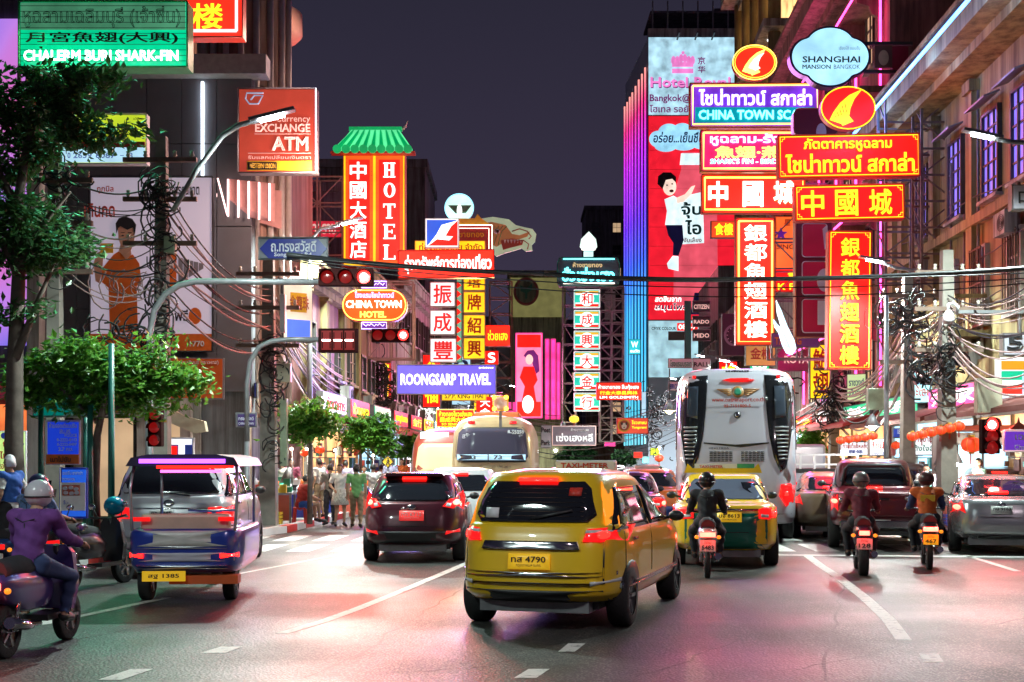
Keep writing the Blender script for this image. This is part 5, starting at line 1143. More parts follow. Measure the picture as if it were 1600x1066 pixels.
class Body:
    """stack of superellipse slices: (z, y_rear, y_front, half_width, squareness)"""
    def __init__(s, slices, sub=4):
        S = [np.array(x, float) for x in slices]; out = []
        for i in range(len(S) - 1):
            p0 = S[max(i-1, 0)]; p1 = S[i]; p2 = S[i+1]; p3 = S[min(i+2, len(S)-1)]
            for j in range(sub):
                t = j/sub
                q = .5*((2*p1) + (-p0+p2)*t + (2*p0-5*p1+4*p2-p3)*t*t + (-p0+3*p1-3*p2+p3)*t**3)
                lin = p1 + (p2-p1)*t; q = .5*q + .5*lin; q[0] = lin[0]; out.append(q)
        out.append(S[-1]); s.T = out
    def ring(s, q, n=64):
        z, yr, yf, w, e = q; c = (yr+yf)/2; l = (yf-yr)/2; out = []
        for i in range(n):
            a = 2*math.pi*i/n; ca, sa = math.cos(a), math.sin(a)
            # bunch the samples at the corners
            out.append((w*math.copysign(abs(ca)**(2/e), ca), c + l*math.copysign(abs(sa)**(2/e), sa), z))
        return out
    def mesh(s, name, m, par, n=64):
        mb = MB(); vs = []
        for q in s.T: vs += s.ring(q, n)
        k = len(s.T); fs = [(i*n+j, i*n+(j+1) % n, (i+1)*n+(j+1) % n, (i+1)*n+j) for i in range(k-1) for j in range(n)]
        mb.add(vs, fs, True); mb.f.append([(k-1)*n + j for j in range(n)]); mb.sm.append(False); mb.f.append(list(range(n))); mb.sm.append(False)
        return mb.build(name, m, par)
    def at(s, z):
        T = s.T
        for i in range(len(T)-1):
            if T[i][0] <= z <= T[i+1][0] and T[i+1][0] > T[i][0]:
                t = (z-T[i][0])/(T[i+1][0]-T[i][0]); return T[i]*(1-t) + T[i+1]*t
        return T[0] if z < T[0][0] else T[-1]
    def ysurf(s, x, z, front=False):
        q = s.at(z); _, yr, yf, w, e = q; u = min(abs(x)/w, .995)
        l = (yf-yr)/2*(1-u**e)**(1/e); c = (yr+yf)/2
        return c + l if front else c - l
    def xsurf(s, y, z):
        q = s.at(z); _, yr, yf, w, e = q; c = (yr+yf)/2; u = min(abs(y-c)/((yf-yr)/2), .995)
        return w*(1-u**e)**(1/e)
    def patch(s, pts, m, name, par, proud=.012, rings=5, side=0, front=False, dens=.12):
        """closed outline (x,z) on the tail, or (y,z) on a side, draped over the body"""
        P_ = []
        n = len(pts)
        for i in range(n):
            a = pts[i]; b_ = pts[(i+1) % n]; L = math.hypot(b_[0]-a[0], b_[1]-a[1]); k = max(1, int(L/dens))
            for j in range(k): P_.append((a[0]+(b_[0]-a[0])*j/k, a[1]+(b_[1]-a[1])*j/k))
        n = len(P_); cx = sum(p[0] for p in P_)/n; cz = sum(p[1] for p in P_)/n
        def pos(a, z, pr):
            if side == 0:
                y = s.ysurf(a, z, front); return (a, y + (pr if front else -pr), z)
            return (side*(s.xsurf(a, z) + pr), a, z)
        vs = []; fs = []
        for r in range(rings+1):
            f = 1 - r/rings if r < rings else 0.0
            for p in P_: vs.append(pos(cx+(p[0]-cx)*f, cz+(p[1]-cz)*f, proud))
        for r in range(rings):
            for i in range(n): fs.append((r*n+i, r*n+(i+1) % n, (r+1)*n+(i+1) % n, (r+1)*n+i))
        o = len(vs)
        for p in P_: vs.append(pos(p[0], p[1], -.02))
        fs += [(i, (i+1) % n, o+(i+1) % n, o+i) for i in range(n)]
        mb = MB(); mb.add(vs, fs, False); mb.sm = [True]*(rings*n) + [False]*n
        return mb.build(name, m, par)
def mir(pts): return [(-a, b) for a, b in pts][::-1]
def trap(x0, x1, z0, z1, r=.05):
    """trapezoid symmetrical about 0: half width x0 at z0, x1 at z1, cut corners"""
    return [(-x0+r, z0), (x0-r, z0), (x0, z0+r), (x1, z1-r), (x1-r, z1), (-x1+r, z1), (-x1, z1-r), (-x0, z0+r)]

def plate(par, B, x, z, w, h, m, txt, tm, province=True):
    o = B.patch([(x-w/2, z-h/2), (x+w/2, z-h/2), (x+w/2, z+h/2), (x-w/2, z+h/2)], m, 'number_plate', par, .03, 2)
    y = B.ysurf(x, z) - .036
    text_obj(txt, tm, x-w*.42, z-h*.05 if province else z-h*.3, x+w*.42, z+h*.36, y-.004, o, 'bold')
    if province: text_obj('กรุงเทพมหานคร', tm, x-w*.3, z-h*.4, x+w*.3, z-h*.15, y-.004, o, 'thin')
    return o
def car(name, label, cat, px, Y, rz, slices, W, L, pm, wheels, glass, tail, plt=None, lit=1, group=None, extra=None, wr=.31, gl=None, loc=None):
    c = thing(name, label, cat, loc or (X(px, Y), Y + L/2, 0), R(rz), group)
    B = Body(slices); B.mesh('body', pm, c)
    for (y) in wheels:
        for s in (-1, 1):
            wheel(c, s*(W/2 - .115), y, wr, .215)
            B.patch([(y+(wr+.06)*math.cos(a), max(slices[0][0]+.005, wr+(wr+.06)*math.sin(a))) for a in [2*math.pi*i/20 for i in range(20)]], V_TRIM, 'wheel_arch', c, .003, 3, side=s)
    MB().box((0, 0, slices[0][0]-.02), (W-.5, L-.7, .14)).build('underbody', V_TRIM, c)
    MB().box((0, -L/2+.32, slices[0][0]-.05), (W-.62, .3, .12)).build('exhaust_silencer', M_STEEL, c)
    g = B.patch(glass, gl or V_GLASS, 'rear_window', c, .012, 6)
    # side glass
    zb, zt, ya, yb = tail['side']
    for s in (-1, 1):
        B.patch([(ya+.1, zb), ((ya+yb)/2-.05, zb), ((ya+yb)/2-.05, zt), (ya+.45, zt)], V_GLASS, 'side_window', c, .008, 3, side=s)
        B.patch([((ya+yb)/2+.02, zb), (yb, zb), (yb-.45, zt), ((ya+yb)/2+.02, zt)], V_GLASS, 'side_window', c, .008, 3, side=s)
        mm = MB().sph((0, 0, 0), (.095, .06, .065), 10, 6); mm.bar((-.06*s, 0, -.01), (-.20*s, .04, -.05), .035)
        mm.build('wing_mirror', V_TRIM, c).location = (s*(W/2+.04), yb-.2, zb+.03)
        B.patch([(ya+.6, zb-.12), (ya+.78, zb-.12), (ya+.78, zb-.09), (ya+.6, zb-.09)], V_CHROME, 'door_handle', c, .02, 1, side=s)
        for yy in (ya+.35, (ya+yb)/2+.0): B.patch([(yy, zb-.5), (yy+.012, zb-.5), (yy+.012, zb-.02), (yy, zb-.02)], V_TRIM, 'door_gap', c, .004, 1, side=s)
    for s in (-1, 1):
        pts = tail['lamp'] if s > 0 else mir(tail['lamp'])
        o = B.patch(pts, V_TAIL, 'tail_lamp', c, .025, 4)
        if lit:
            lx, lz, lr = tail['spot']
            B.patch(ellipse(s*lx, lz, lr, lr*.8, 12), V_BRK2 if lit > 1 else V_BRAKE, 'bulb', o, .04, 2)
            if 'clear' in tail:
                q = tail['clear'] if s > 0 else mir(tail['clear']); B.patch(q, V_CLEAR, 'reversing_lens', o, .032, 2)
    if 'high' in tail and lit:
        hx, hz = tail['high']; B.patch([(-hx, hz-.02), (hx, hz-.02), (hx, hz+.02), (-hx, hz+.02)], V_BRAKE, 'high_brake_lamp', c, .05, 1)
    if 'lines' in tail:
        for (pts, m, nm) in tail['lines']: B.patch(pts, m, nm, c, .008, 2)
    if plt: plate(c, B, *plt)
    if extra: extra(c, B)
    return c, B
def hatch_slices(L, W, H, lean=.55, bump=.3):
    r = -L/2; f = L/2; h = H
    return [(bump, r+.10, f-.1, W/2-.05, 4.5), (bump+.08, r+.02, f-.02, W/2-.01, 5), (.55, r, f, W/2, 5), (h*.52, r+.04, f-.12, W/2, 5), (h*.6, r+.08, f-.45, W/2-.015, 5),
            (h*.655, r+.12, f-.95, W/2-.05, 5), (h*.67, r+.15, f-1.05, W/2-.07, 5), (h*.8, r+.30*lean/.5, f-1.45, W/2-.13, 5), (h*.93, r+.52*lean/.5, f-1.95, W/2-.21, 4.6), (h*.975, r+.62*lean/.5, f-2.15, W/2-.27, 4), (h, r+1.0, f-2.5, W/2-.45, 3)]
def sedan_slices(L, W, H, bump=.28, deck=1.0):
    r = -L/2; f = L/2; h = H
    return [(bump, r+.12, f-.1, W/2-.06, 4.5), (bump+.1, r+.02, f-.02, W/2-.01, 5), (.55, r, f, W/2, 5), (.78, r+.03, f-.1, W/2, 5), (deck-.08, r+.07, f-.5, W/2-.02, 5), (deck-.02, r+.12, f-1.0, W/2-.06, 5),
            (deck, r+.25, f-1.15, W/2-.10, 5), (deck+.015, r+.62, f-1.25, W/2-.12, 5), (deck+.2, r+1.0, f-1.6, W/2-.17, 5), (h*.94, r+1.3, f-2.0, W/2-.24, 4.6), (h*.98, r+1.45, f-2.2, W/2-.3, 4), (h, r+1.8, f-2.5, W/2-.47, 3)]

# 1 dark maroon hatchback in the middle
def f_extra(c, B):
    B.patch([(-.62, .33), (.62, .33), (.56, .52), (-.56, .52)], V_TRIM, 'diffuser', c, .012, 3)
    for s in (-1, 1): B.patch([(s*.55, .47), (s*.78, .5), (s*.78, .56), (s*.57, .53)], V_TAIL, 'reflector', c, .02, 2)
    B.patch(ellipse(0, .92, .075, .045, 16), V_CHROME, 'badge', c, .03, 2)
    B.patch([(-.72, .60), (.72, .60), (.72, .615), (-.72, .615)], V_TRIM, 'bumper_gap', c, .004, 1)
    MB().prism([(-.5, 0), (.5, 0), (.46, .05), (-.46, .05)], -.1, .28).build('roof_spoiler', paint('maroon', (.07, .01, .02)), c).location = (0, -1.42, 1.42)
    MB().prism([(0, 0), (.02, 0), (.01, .1)], 0, .12).build('aerial', V_TRIM, c).location = (-.05, -.9, 1.47)
    B.patch([(-.18, .905), (-.06, .905), (-.06, .88), (-.18, .88)][::-1], V_CHROME, 'letter_badge', c, .01, 1)
HL = {'lamp': [(.50, .93), (.82, .86), (.84, 1.05), (.80, 1.18), (.72, 1.12), (.60, 1.04)], 'spot': (.72, .99, .055), 'clear': [(.55, .935), (.63, .92), (.64, .98), (.58, .99)], 'high': (.2, 1.385), 'side': (1.0, 1.3, -1.75, 1.0)}
car('hatchback', 'dark maroon hatchback with both brake lights lit and a red number plate', 'car', 646, 20.9, -1, hatch_slices(3.98, 1.72, 1.48), 1.72, 3.98, paint('maroon', (.07, .01, .02)), (-1.25, 1.22), trap(.66, .52, 1.02, 1.36, .06), HL, (0, .78, .40, .16, V_PLATER, 'กท 6712', V_PLATE), 2, extra=f_extra)
# 2 white hatch beyond it
HL2 = {'lamp': [(.45, .95), (.85, .93), (.86, 1.06), (.62, 1.04)], 'spot': (.74, .99, .06), 'high': (.16, 1.4), 'side': (1.02, 1.32, -1.8, 1.0)}
car('hatchback', 'white hatchback with a red-lit rear window in front of the maroon one', 'car', 722, 26.2, -2, hatch_slices(4.1, 1.75, 1.52), 1.75, 4.1, paint('white', (.7, .7, .72)), (-1.3, 1.3), trap(.68, .54, 1.05, 1.38, .06), HL2, (0, .7, .36, .14, V_PLATE, 'ฆม 1207', P_BLACK), 2)
# 3 white suv at the left
def suv_extra(c, B):
    B.patch([(-.80, .985), (.80, .985), (.80, 1.0), (-.80, 1.0)], V_CHROME, 'chrome_strip', c, .02, 1)
    B.patch(ellipse(.0, 1.07, .075, .05, 18), V_CHROME, 'badge', c, .03, 2)
    B.patch([(-.84, .40), (.84, .40), (.84, .60), (-.84, .60)], paint('white_suv', (.62, .62, .65)), 'bumper', c, .05, 3)
    for s in (-1, 1): B.patch(ellipse(s*.76, .66, .04, .04, 12), V_TAIL, 'reflector', c, .03, 2); MB().bar((s*.62, -1.0, 1.74), (s*.6, 1.1, 1.76), .05).build('roof_rail', V_TRIM, c)
    B.patch([(.0, 1.20), (.28, 1.17), (.30, 1.19), (.0, 1.23)], V_TRIM, 'rear_wiper', c, .03, 1)
SL_ = {'lamp': [(.55, .84), (.88, .84), (.89, .98), (.86, 1.02), (.56, 1.0)], 'spot': (.78, .93, .03), 'clear': [(.57, .86), (.84, .86), (.84, .89), (.57, .89)], 'side': (1.15, 1.5, -2.1, 1.1)}
V_SUV = paint('white_suv', (.62, .62, .65))
car('sport_utility_vehicle', 'white sport utility vehicle with a dark rear window behind the tuk-tuk', 'car', 240, 18.5, 5, hatch_slices(4.7, 1.86, 1.76, .4, .38), 1.86, 4.7, V_SUV, (-1.45, 1.4), trap(.74, .60, 1.20, 1.62, .07), SL_, (-.1, .9, .34, .13, V_PLATE, 'ฎช 5845', P_BLACK), 1, wr=.37, extra=suv_extra)
# 4 yellow and green taxi MPV crossing in front
V_TY = paint('taxi_yellow', (.85, .55, .015), .3, 0); V_TG = paint('taxi_green', (.0, .16, .10))
def mpv_extra(c, B):
    B.patch([(-.80, .56), (.80, .56), (.80, .60), (-.80, .60)], V_CHROME, 'chrome_strip', c, .03, 1)
    B.patch([(-.50, .82), (.50, .82), (.47, .90), (-.47, .90)], V_CHROME, 'tailgate_garnish', c, .03, 2)
    B.patch([(-.72, .30), (.72, .30), (.70, .42), (-.70, .42)], V_TRIM, 'diffuser', c, .03, 2)
    for s in (-1, 1):
        B.patch([(s*.60, .47), (s*.82, .49), (s*.82, .53), (s*.60, .51)], V_CLEAR, 'reflector', c, .03, 2)
        B.patch([(-1.7, .42), (1.6, .42), (1.6, .47), (-1.7, .47)], V_CHROME, 'side_moulding', c, .02, 2, side=s)
    B.patch([(.70, 1.05), (.79, 1.03), (.67, 1.46), (.60, 1.48)], V_AMBER, 'pillar_lamp', c, .015, 3); B.patch([(-.60, 1.48), (-.67, 1.46), (-.79, 1.03), (-.70, 1.05)], V_AMBER, 'pillar_lamp', c, .015, 3)
    for s in (-1, 1): B.patch([(s*.70, .50), (s*.712, .50), (s*.712, 1.0), (s*.70, 1.0)], V_TRIM, 'tailgate_gap', c, .004, 1)
    B.patch([(-.72, .485), (.72, .485), (.72, .497), (-.72, .497)], V_TRIM, 'tailgate_gap', c, .034, 1)
    g_ = [x for x in c.children if x.name.startswith('rear_window')][0]
    for i in range(7): B.patch([(-.5, 1.14+i*.045), (.5, 1.14+i*.045), (.5, 1.143+i*.045), (-.5, 1.143+i*.045)], M_RUST, 'heater_line', g_, .016, 1)
    B.patch([(-.02, 1.10), (.40, 1.19), (.39, 1.21), (-.03, 1.13)], V_TRIM, 'rear_wiper', c, .035, 1)
    B.patch([(-.50, 1.12), (-.36, 1.12), (-.36, 1.22), (-.50, 1.22)], P_WHITE, 'window_sticker', g_, .018, 1); B.patch([(.34, 1.34), (.46, 1.34), (.46, 1.42), (.34, 1.42)], P_RED, 'window_sticker', g_, .018, 1)
    tp = MB().box((0, .2, 1.63), (.7, .16, .12)).build('taxi_roof_sign', P_WHITE, c, bevel=.02)
    text_obj('TAXI-METER', P_RED, -.28, 1.60, .28, 1.66, .11, tp, 'bold')
MPVT = {'lamp': [(.52, .90), (.84, .88), (.86, 1.04), (.56, 1.02)], 'spot': (.70, .96, .05), 'clear': [(.54, .98), (.80, .98), (.80, 1.01), (.55, 1.01)], 'high': (.2, 1.50), 'side': (1.0, 1.42, -1.9, 1.2)}
c, B = car('taxi_minivan', 'yellow taxi minivan crossing the lanes close in front of the camera', 'taxi', 820, 12.4, -17, hatch_slices(4.35, 1.74, 1.60, .35, .30), 1.74, 4.35, V_TY, (-1.35, 1.35), trap(.62, .54, 1.08, 1.48, .07), MPVT, (0, .70, .42, .15, V_PLATEY, 'ทส 4790', P_BLACK), 1, extra=mpv_extra, loc=(.80, 14.6, 0))
# 5 yellow and green taxi saloon
def taxi_extra(c, B, hollow=True):
    B.patch([(-.85, .30), (.85, .30), (.85, .86), (-.85, .86)], V_TG, 'green_bumper', c, .012, 4)
    B.patch([(-.50, .93), (.50, .93), (.50, .90), (-.50, .90)][::-1], V_CHROME, 'boot_garnish', c, .02, 1); B.patch(ellipse(0, .955, .06, .03, 14), V_CHROME, 'badge', c, .03, 2)
    B.patch([(-.35, .56), (.35, .56), (.35, .57), (-.35, .57)], V_TRIM, 'bumper_gap', c, .02, 1)
    for s in (-1, 1): B.patch([(-2.1, .30), (2.1, .30), (2.1, .72), (-2.1, .72)], V_TG, 'green_sill', c, .002, 3, side=s)
    t = MB().prism([(-.66, 0), (.66, 0), (.60, .16), (.52, .08), (-.52, .08), (-.60, .16)], -.08, .08).build('taxi_roof_sign', V_TY, c); t.location = (0, -.1, 1.47)
    MB().box((-.12, -.01, .11), (.72, .1, .09)).build('sign_tube', P_WHITE, t); MB().box((.38, -.01, .11), (.3, .1, .09)).build('meter_box', P_GREEN, t)
    text_obj('TAXI-METER', P_RED, -.4, .085, .0, .13, -.07, t, 'bold')
TT = {'lamp': [(.50, .78), (.83, .74), (.84, .93), (.60, .96), (.50, .92)], 'spot': (.76, .84, .055), 'clear': [(.54, .80), (.66, .79), (.66, .84), (.54, .85)], 'side': (1.03, 1.33, -1.55, 1.1)}
c, B = car('taxi_saloon', 'yellow and green taxi saloon behind the white coach', 'taxi', 1166, 19.9, -8, sedan_slices(4.45, 1.70, 1.47), 1.70, 4.45, V_TY, (-1.35, 1.35), trap(.66, .54, 1.06, 1.38, .06), TT, (.05, .80, .38, .15, V_PLATEY, 'มจ 8613', P_BLACK), 1, extra=taxi_extra, gl=mat('pale_glow_rear_glass', (.06, .07, .10), rough=.05, noise=0, emit=(.35, .45, .6), es=.12))  # faint pale glow put into the rear glass to lighten it
hd = MB(); hd.sph((-.35, -.55, 1.15), (.11, .1, .13)); hd.sph((.35, -.55, 1.15), (.11, .1, .13)); hd.build('headrest', V_TRIM, c)
# 6 maroon pickup
def pick(c, B):
    B.patch([(-.78, .62), (.78, .62), (.76, 1.06), (-.76, 1.06)], paint('pickup_maroon', (.11, .008, .014)), 'tailgate', c, .03, 4)
    MB().box((0, -2.62, .50), (1.5, .16, .14)).build('rear_bumper', V_CHROME, c, bevel=.02); MB().box((0, -2.64, .34), (1.2, .1, .08)).build('tow_bar', V_TRIM, c)
    B.patch([(-.16, .95), (.16, .95), (.14, .99), (-.14, .99)], V_TRIM, 'tailgate_handle', c, .05, 1)
    text_obj('D-MAX', V_CHROME, -.55, .70, -.25, .76, B.ysurf(.4, .73)-.045, c, 'bold')
    MB().tube([(-.62, -.72, 1.12), (-.56, -.75, 1.5), (-.5, -.75, 1.58), (.5, -.75, 1.58), (.56, -.75, 1.5), (.62, -.72, 1.12)], .035).build('roll_bar', V_TRIM, c)
r_ = -2.6; f_ = 2.6
ps = [(.46, r_+.06, f_-.1, .86, 6), (.55, r_, f_, .90, 7), (.8, r_, f_-.05, .91, 7), (1.02, r_+.02, f_-.5, .90, 7), (1.09, r_+.06, f_-1.1, .86, 7), (1.10, r_+1.70, f_-1.3, .82, 6), (1.3, r_+1.85, f_-1.65, .76, 6), (1.62, r_+2.0, f_-2.1, .68, 5), (1.69, r_+2.15, f_-2.25, .6, 4), (1.72, r_+2.5, f_-2.4, .42, 3)]
PT = {'lamp': [(.76, .72), (.885, .72), (.885, 1.05), (.77, 1.05)], 'spot': (.83, .92, .055), 'high': (.14, 1.14), 'side': (1.16, 1.52, -.8, 1.2)}
car('pickup_truck', 'dark maroon double cab pickup with lit brake lights on the right', 'pickup', 1424, 23.6, -12, ps, 1.86, 5.2, paint('pickup_maroon', (.11, .008, .014)), (-1.5, 1.6), trap(.66, .58, 1.18, 1.58, .09), PT, (0, .52, .34, .13, V_PLATE, '1ฒร 402', P_BLACK), 2, wr=.38, extra=pick)
# 7 silver saloon right edge
ST = {'lamp': [(.60, .74), (.83, .72), (.84, .95), (.66, .96)], 'spot': (.74, .84, .06), 'high': (.17, 1.10), 'side': (1.0, 1.28, -1.5, 1.1)}
def silver(c, B): B.patch([(-.72, .66), (.72, .66), (.72, .68), (-.72, .68)], V_TRIM, 'bumper_gap', c, .01, 1); B.patch(ellipse(0, .90, .07, .04, 14), V_CHROME, 'badge', c, .03, 2); B.patch([(-.75, .28), (.75, .28), (.75, .34), (-.75, .34)], V_TRIM, 'diffuser', c, .02, 2)
car('saloon_car', 'silver saloon car with lit brake lights at the right edge', 'car', 1622, 22.6, -16, sedan_slices(4.4, 1.72, 1.42), 1.72, 4.4, paint('silver', (.42, .42, .44), .25, .7), (-1.3, 1.35), trap(.66, .55, 1.04, 1.33, .06), ST, (0, .80, .36, .14, V_PLATE, 'ภษ 9163', P_BLACK), 2, extra=silver)
car('saloon_car', 'dark grey car half hidden behind the silver saloon', 'car', 1600, 29, -12, hatch_slices(4.3, 1.75, 1.52), 1.75, 4.3, paint('graphite', (.06, .05, .05)), (-1.3, 1.35), trap(.68, .55, 1.05, 1.38, .06), HL2, None, 1)
car('saloon_car', 'bronze saloon squeezed between the white coach and the maroon pickup', 'car', 1335, 26.9, -12, sedan_slices(4.4, 1.70, 1.43), 1.70, 4.4, paint('bronze', (.16, .10, .06)), (-1.3, 1.35), trap(.66, .55, 1.04, 1.33, .06), ST, None, 1)
car('saloon_car', 'dark car just ahead of the maroon pickup, roof showing on its right', 'car', 1435, 30.5, -10, hatch_slices(4.4, 1.8, 1.62), 1.8, 4.4, paint('graphite', (.06, .05, .05)), (-1.3, 1.35), trap(.68, .55, 1.1, 1.45, .06), HL2, None, 1)
# 8 orange taxi and dark cars in the middle distance
def otaxi(c, B):
    B.patch([(-.84, .30), (.84, .30), (.84, .62), (-.84, .62)], paint('taxi_blue', (.04, .08, .3)), 'blue_bumper', c, .012, 3)
    MB().box((0, -.1, 1.50), (.6, .12, .1)).build('taxi_roof_sign', P_WHITE, c)
car('taxi_saloon', 'orange taxi saloon waiting left of the white coach', 'taxi', 1026, 29.5, 0, sedan_slices(4.45, 1.72, 1.47), 1.72, 4.45, paint('taxi_orange', (.75, .17, .02)), (-1.35, 1.35), trap(.66, .54, 1.06, 1.38, .06), TT, (0, .8, .36, .14, V_PLATEY, 'ทพ 215', P_BLACK), 1, extra=otaxi)
far = [('saloon_car', 'dark wine saloon ahead of the yellow taxi minivan', 985, 25.0, 'wine', (.10, .01, .03), 1), ('saloon_car', 'grey saloon beyond the orange taxi', 1003, 37.5, 'grey_metal', (.2, .2, .22), 1), ('hatchback', 'pale hatchback queueing far ahead in the middle lane', 938, 42, 'silver', (.42, .42, .44), 1),
       ('saloon_car', 'dark saloon queueing far ahead beside the cream bus', 893, 38, 'graphite', (.06, .05, .05), 1), ('taxi_saloon', 'distant pink taxi queueing left of the street centre', 905, 52, 'taxi_pink', (.7, .08, .25), 1), ('saloon_car', 'distant white car queueing in the third lane', 960, 56, 'white', (.7, .7, .72), 1), ('saloon_car', 'distant dark car far ahead near the street trees', 925, 70, 'graphite', (.06, .05, .05), 1), ('taxi_saloon', 'distant green taxi by the right kerb', 1020, 62, 'taxi_green', (0, .16, .1), 1)]
for (nm, lb, px, Y, pn, pc_, lit) in far:
    sl_ = hatch_slices(4.1, 1.74, 1.5) if nm == 'hatchback' else sedan_slices(4.45, 1.72, 1.45)
    car(nm, lb, 'taxi' if 'taxi' in nm else 'car', px, Y, -2, sl_, 1.72, 4.1 if nm == 'hatchback' else 4.45, paint(pn, pc_), (-1.3, 1.3), trap(.66, .54, 1.06, 1.37, .06), HL2 if nm == 'hatchback' else TT, None, 2)

# 9 white coach
k = 25.4/F; cxp = 1153
def cp(px, py, Y=25.4): return ((px-cxp)*Y/F, Z(py, Y))
co = thing('coach', 'tall white coach with black side bands and a winged emblem on its back', 'coach', (X(cxp, 25.4)+.95, 25.4+5.9, 0), R(-9.5))
Bc = Body([(.42, -5.72, 5.7, 1.2, 9), (.55, -5.85, 5.9, 1.235, 9), (1.2, -5.9, 5.9, 1.25, 9), (2.0, -5.86, 5.85, 1.25, 9), (2.9, -5.72, 5.7, 1.24, 9), (3.3, -5.60, 5.6, 1.22, 8), (3.46, -5.50, 5.5, 1.15, 7), (3.54, -5.35, 5.35, 1.0, 6), (3.56, -5.0, 5.2, .8, 5)])
VW = paint('coach_white', (.60, .58, .66)); Bc.mesh('body', VW, co)
for y in (-3.6, -2.4, 3.9):
    for s in (-1, 1): wheel(co, s*1.08, y, .5, .28)
for s in (-1, 1):
    Q = lambda pts: [(s*abs(cp(a, b)[0])*1.0, cp(a, b)[1]) for a, b in pts][::(1 if s > 0 else -1)]
    Bc.patch(Q([(1197, 584), (1236, 586), (1246, 598), (1248, 668), (1240, 700), (1229, 732), (1221, 738), (1211, 715), (1204, 680), (1200, 640)]), mat('gloss_black', (.012, .012, .014), rough=.1, noise=0, coat=.6), 'side_band', co, .012, 6)
    Bc.patch(Q([(1212, 602), (1229, 602), (1230, 650), (1213, 654)]), mat('coach_window', (.04, .05, .07), rough=.05, noise=0), 'rear_side_window', co, .03, 4)
    for i in range(9): Bc.patch(Q([(1213+i*.8, 666+i*6.2), (1235-i*.3, 666+i*6.2), (1235-i*.3, 669+i*6.2), (1213+i*.8, 669+i*6.2)]), M_STEEL, 'louvre', co, .035, 1)
    Bc.patch(Q([(1222, 757), (1238, 755), (1246, 768), (1243, 785), (1230, 792), (1219, 775)]), V_TAIL, 'tail_lamp', co, .05, 3)
    Bc.patch(Q([(1228, 768), (1234, 768), (1234, 775), (1228, 775)]), V_BRAKE, 'tail_bulb', co, .065, 1)
    Bc.patch(Q([(1216, 584), (1222, 584), (1222, 589), (1216, 589)]), V_TAIL, 'marker_lamp', co, .03, 1)
    Bc.patch([(-5.2, 1.9), (-4.2, 1.9), (-4.2, 3.2), (-5.2, 3.2)], MATS['gloss_black'], 'side_band', co, .012, 3, side=s)
    Bc.patch(Q([(1219, 700), (1252, 690), (1250, 760), (1246, 800), (1225, 760)]) if 0 else Q([(1240, 672), (1247, 668), (1248, 740), (1236, 752), (1230, 735)]), VW, 'white_wing_panel', co, .04, 4)
    mb = MB(); mb.tube([(s*1.15, 5.6, 3.1), (s*1.42, 5.9, 3.0), (s*1.45, 5.95, 2.6)], .03); mb.box((s*1.47, 5.9, 2.4), (.2, .12, .42)); mb.build('wing_mirror', V_TRIM, co)
Bc.patch([cp(1103, 691), cp(1160, 697), cp(1204, 691), cp(1204, 693), cp(1160, 699), cp(1103, 693)][::-1], V_TRIM, 'panel_gap', co, .01, 1)
for gx0, gx1 in ((1112, 1148), (1161, 1198)):
    for i in range(6):
        for j in range(6): Bc.patch([cp(gx0+j*6.1, 707+i*2.8), cp(gx0+j*6.1+5, 707+i*2.8), cp(gx0+j*6.1+5, 705.5+i*2.8), cp(gx0+j*6.1, 705.5+i*2.8)], V_TRIM, 'vent_slot', co, .012, 1)
Bc.patch([cp(1132, 592), cp(1145, 589), cp(1170, 589), cp(1182, 592), cp(1170, 595), cp(1145, 595)][::-1], V_TAIL, 'high_brake_lamp', co, .03, 2)
for i in range(9): Bc.patch([cp(1137+i*4.2, 578.5), cp(1140+i*4.2, 578.5), cp(1140+i*4.2, 576), cp(1137+i*4.2, 576)], V_TRIM, 'roof_vent', co, .02, 1)
Em = mat('emblem_bronze', (.45, .22, .08), rough=.4)
Bc.patch(ellipse(*cp(1156, 611), .12, .12, 20), Em, 'emblem_disc', co, .02, 2); Bc.patch(ellipse(*cp(1156, 611), .075, .075, 16), P_GREEN, 'emblem_core', co, .03, 2)
for s in (-1, 1):
    for i in range(4):
        a = [(1156+s*10, 606+i*2.6), (1156+s*(34-i*5), 606.5+i*3), (1156+s*(30-i*5), 608.8+i*3), (1156+s*10, 608+i*2.6)]; a = [cp(*p) for p in a]
        Bc.patch(a if s < 0 else a[::-1], Em, 'emblem_feather', co, .018, 1)
def ctext(st, r, m, style='bold'):
    a = cp(r[0], r[3]); b_ = cp(r[2], r[1]); y = Bc.ysurf(0, (a[1]+b_[1])/2) - .03
    text_obj(st, m, a[0], a[1], b_[0], b_[1], y, co, style)
ctext('www.oatransport.co.th', (1115, 620, 1197, 629), P_RED); ctext('02-7151800-5', (1134, 631, 1176, 636), P_RED); ctext('HINO MEGA', (1111, 699, 1142, 701.5), P_BLACK)
Bc.patch(ellipse(*cp(1155, 648), .07, .07, 20), V_TRIM, 'cap_ring', co, .02, 2); Bc.patch(ellipse(*cp(1155, 648), .045, .045, 16), V_CHROME, 'lock_cap', co, .03, 2)
Bc.patch(ellipse(*cp(1154, 729), .11, .05, 20), V_CHROME, 'badge', co, .03, 2)
Bc.patch([(-1.1, .44), (1.1, .44), (1.1, .62), (-1.1, .62)], V_TRIM, 'bumper_strip', co, .02, 3)
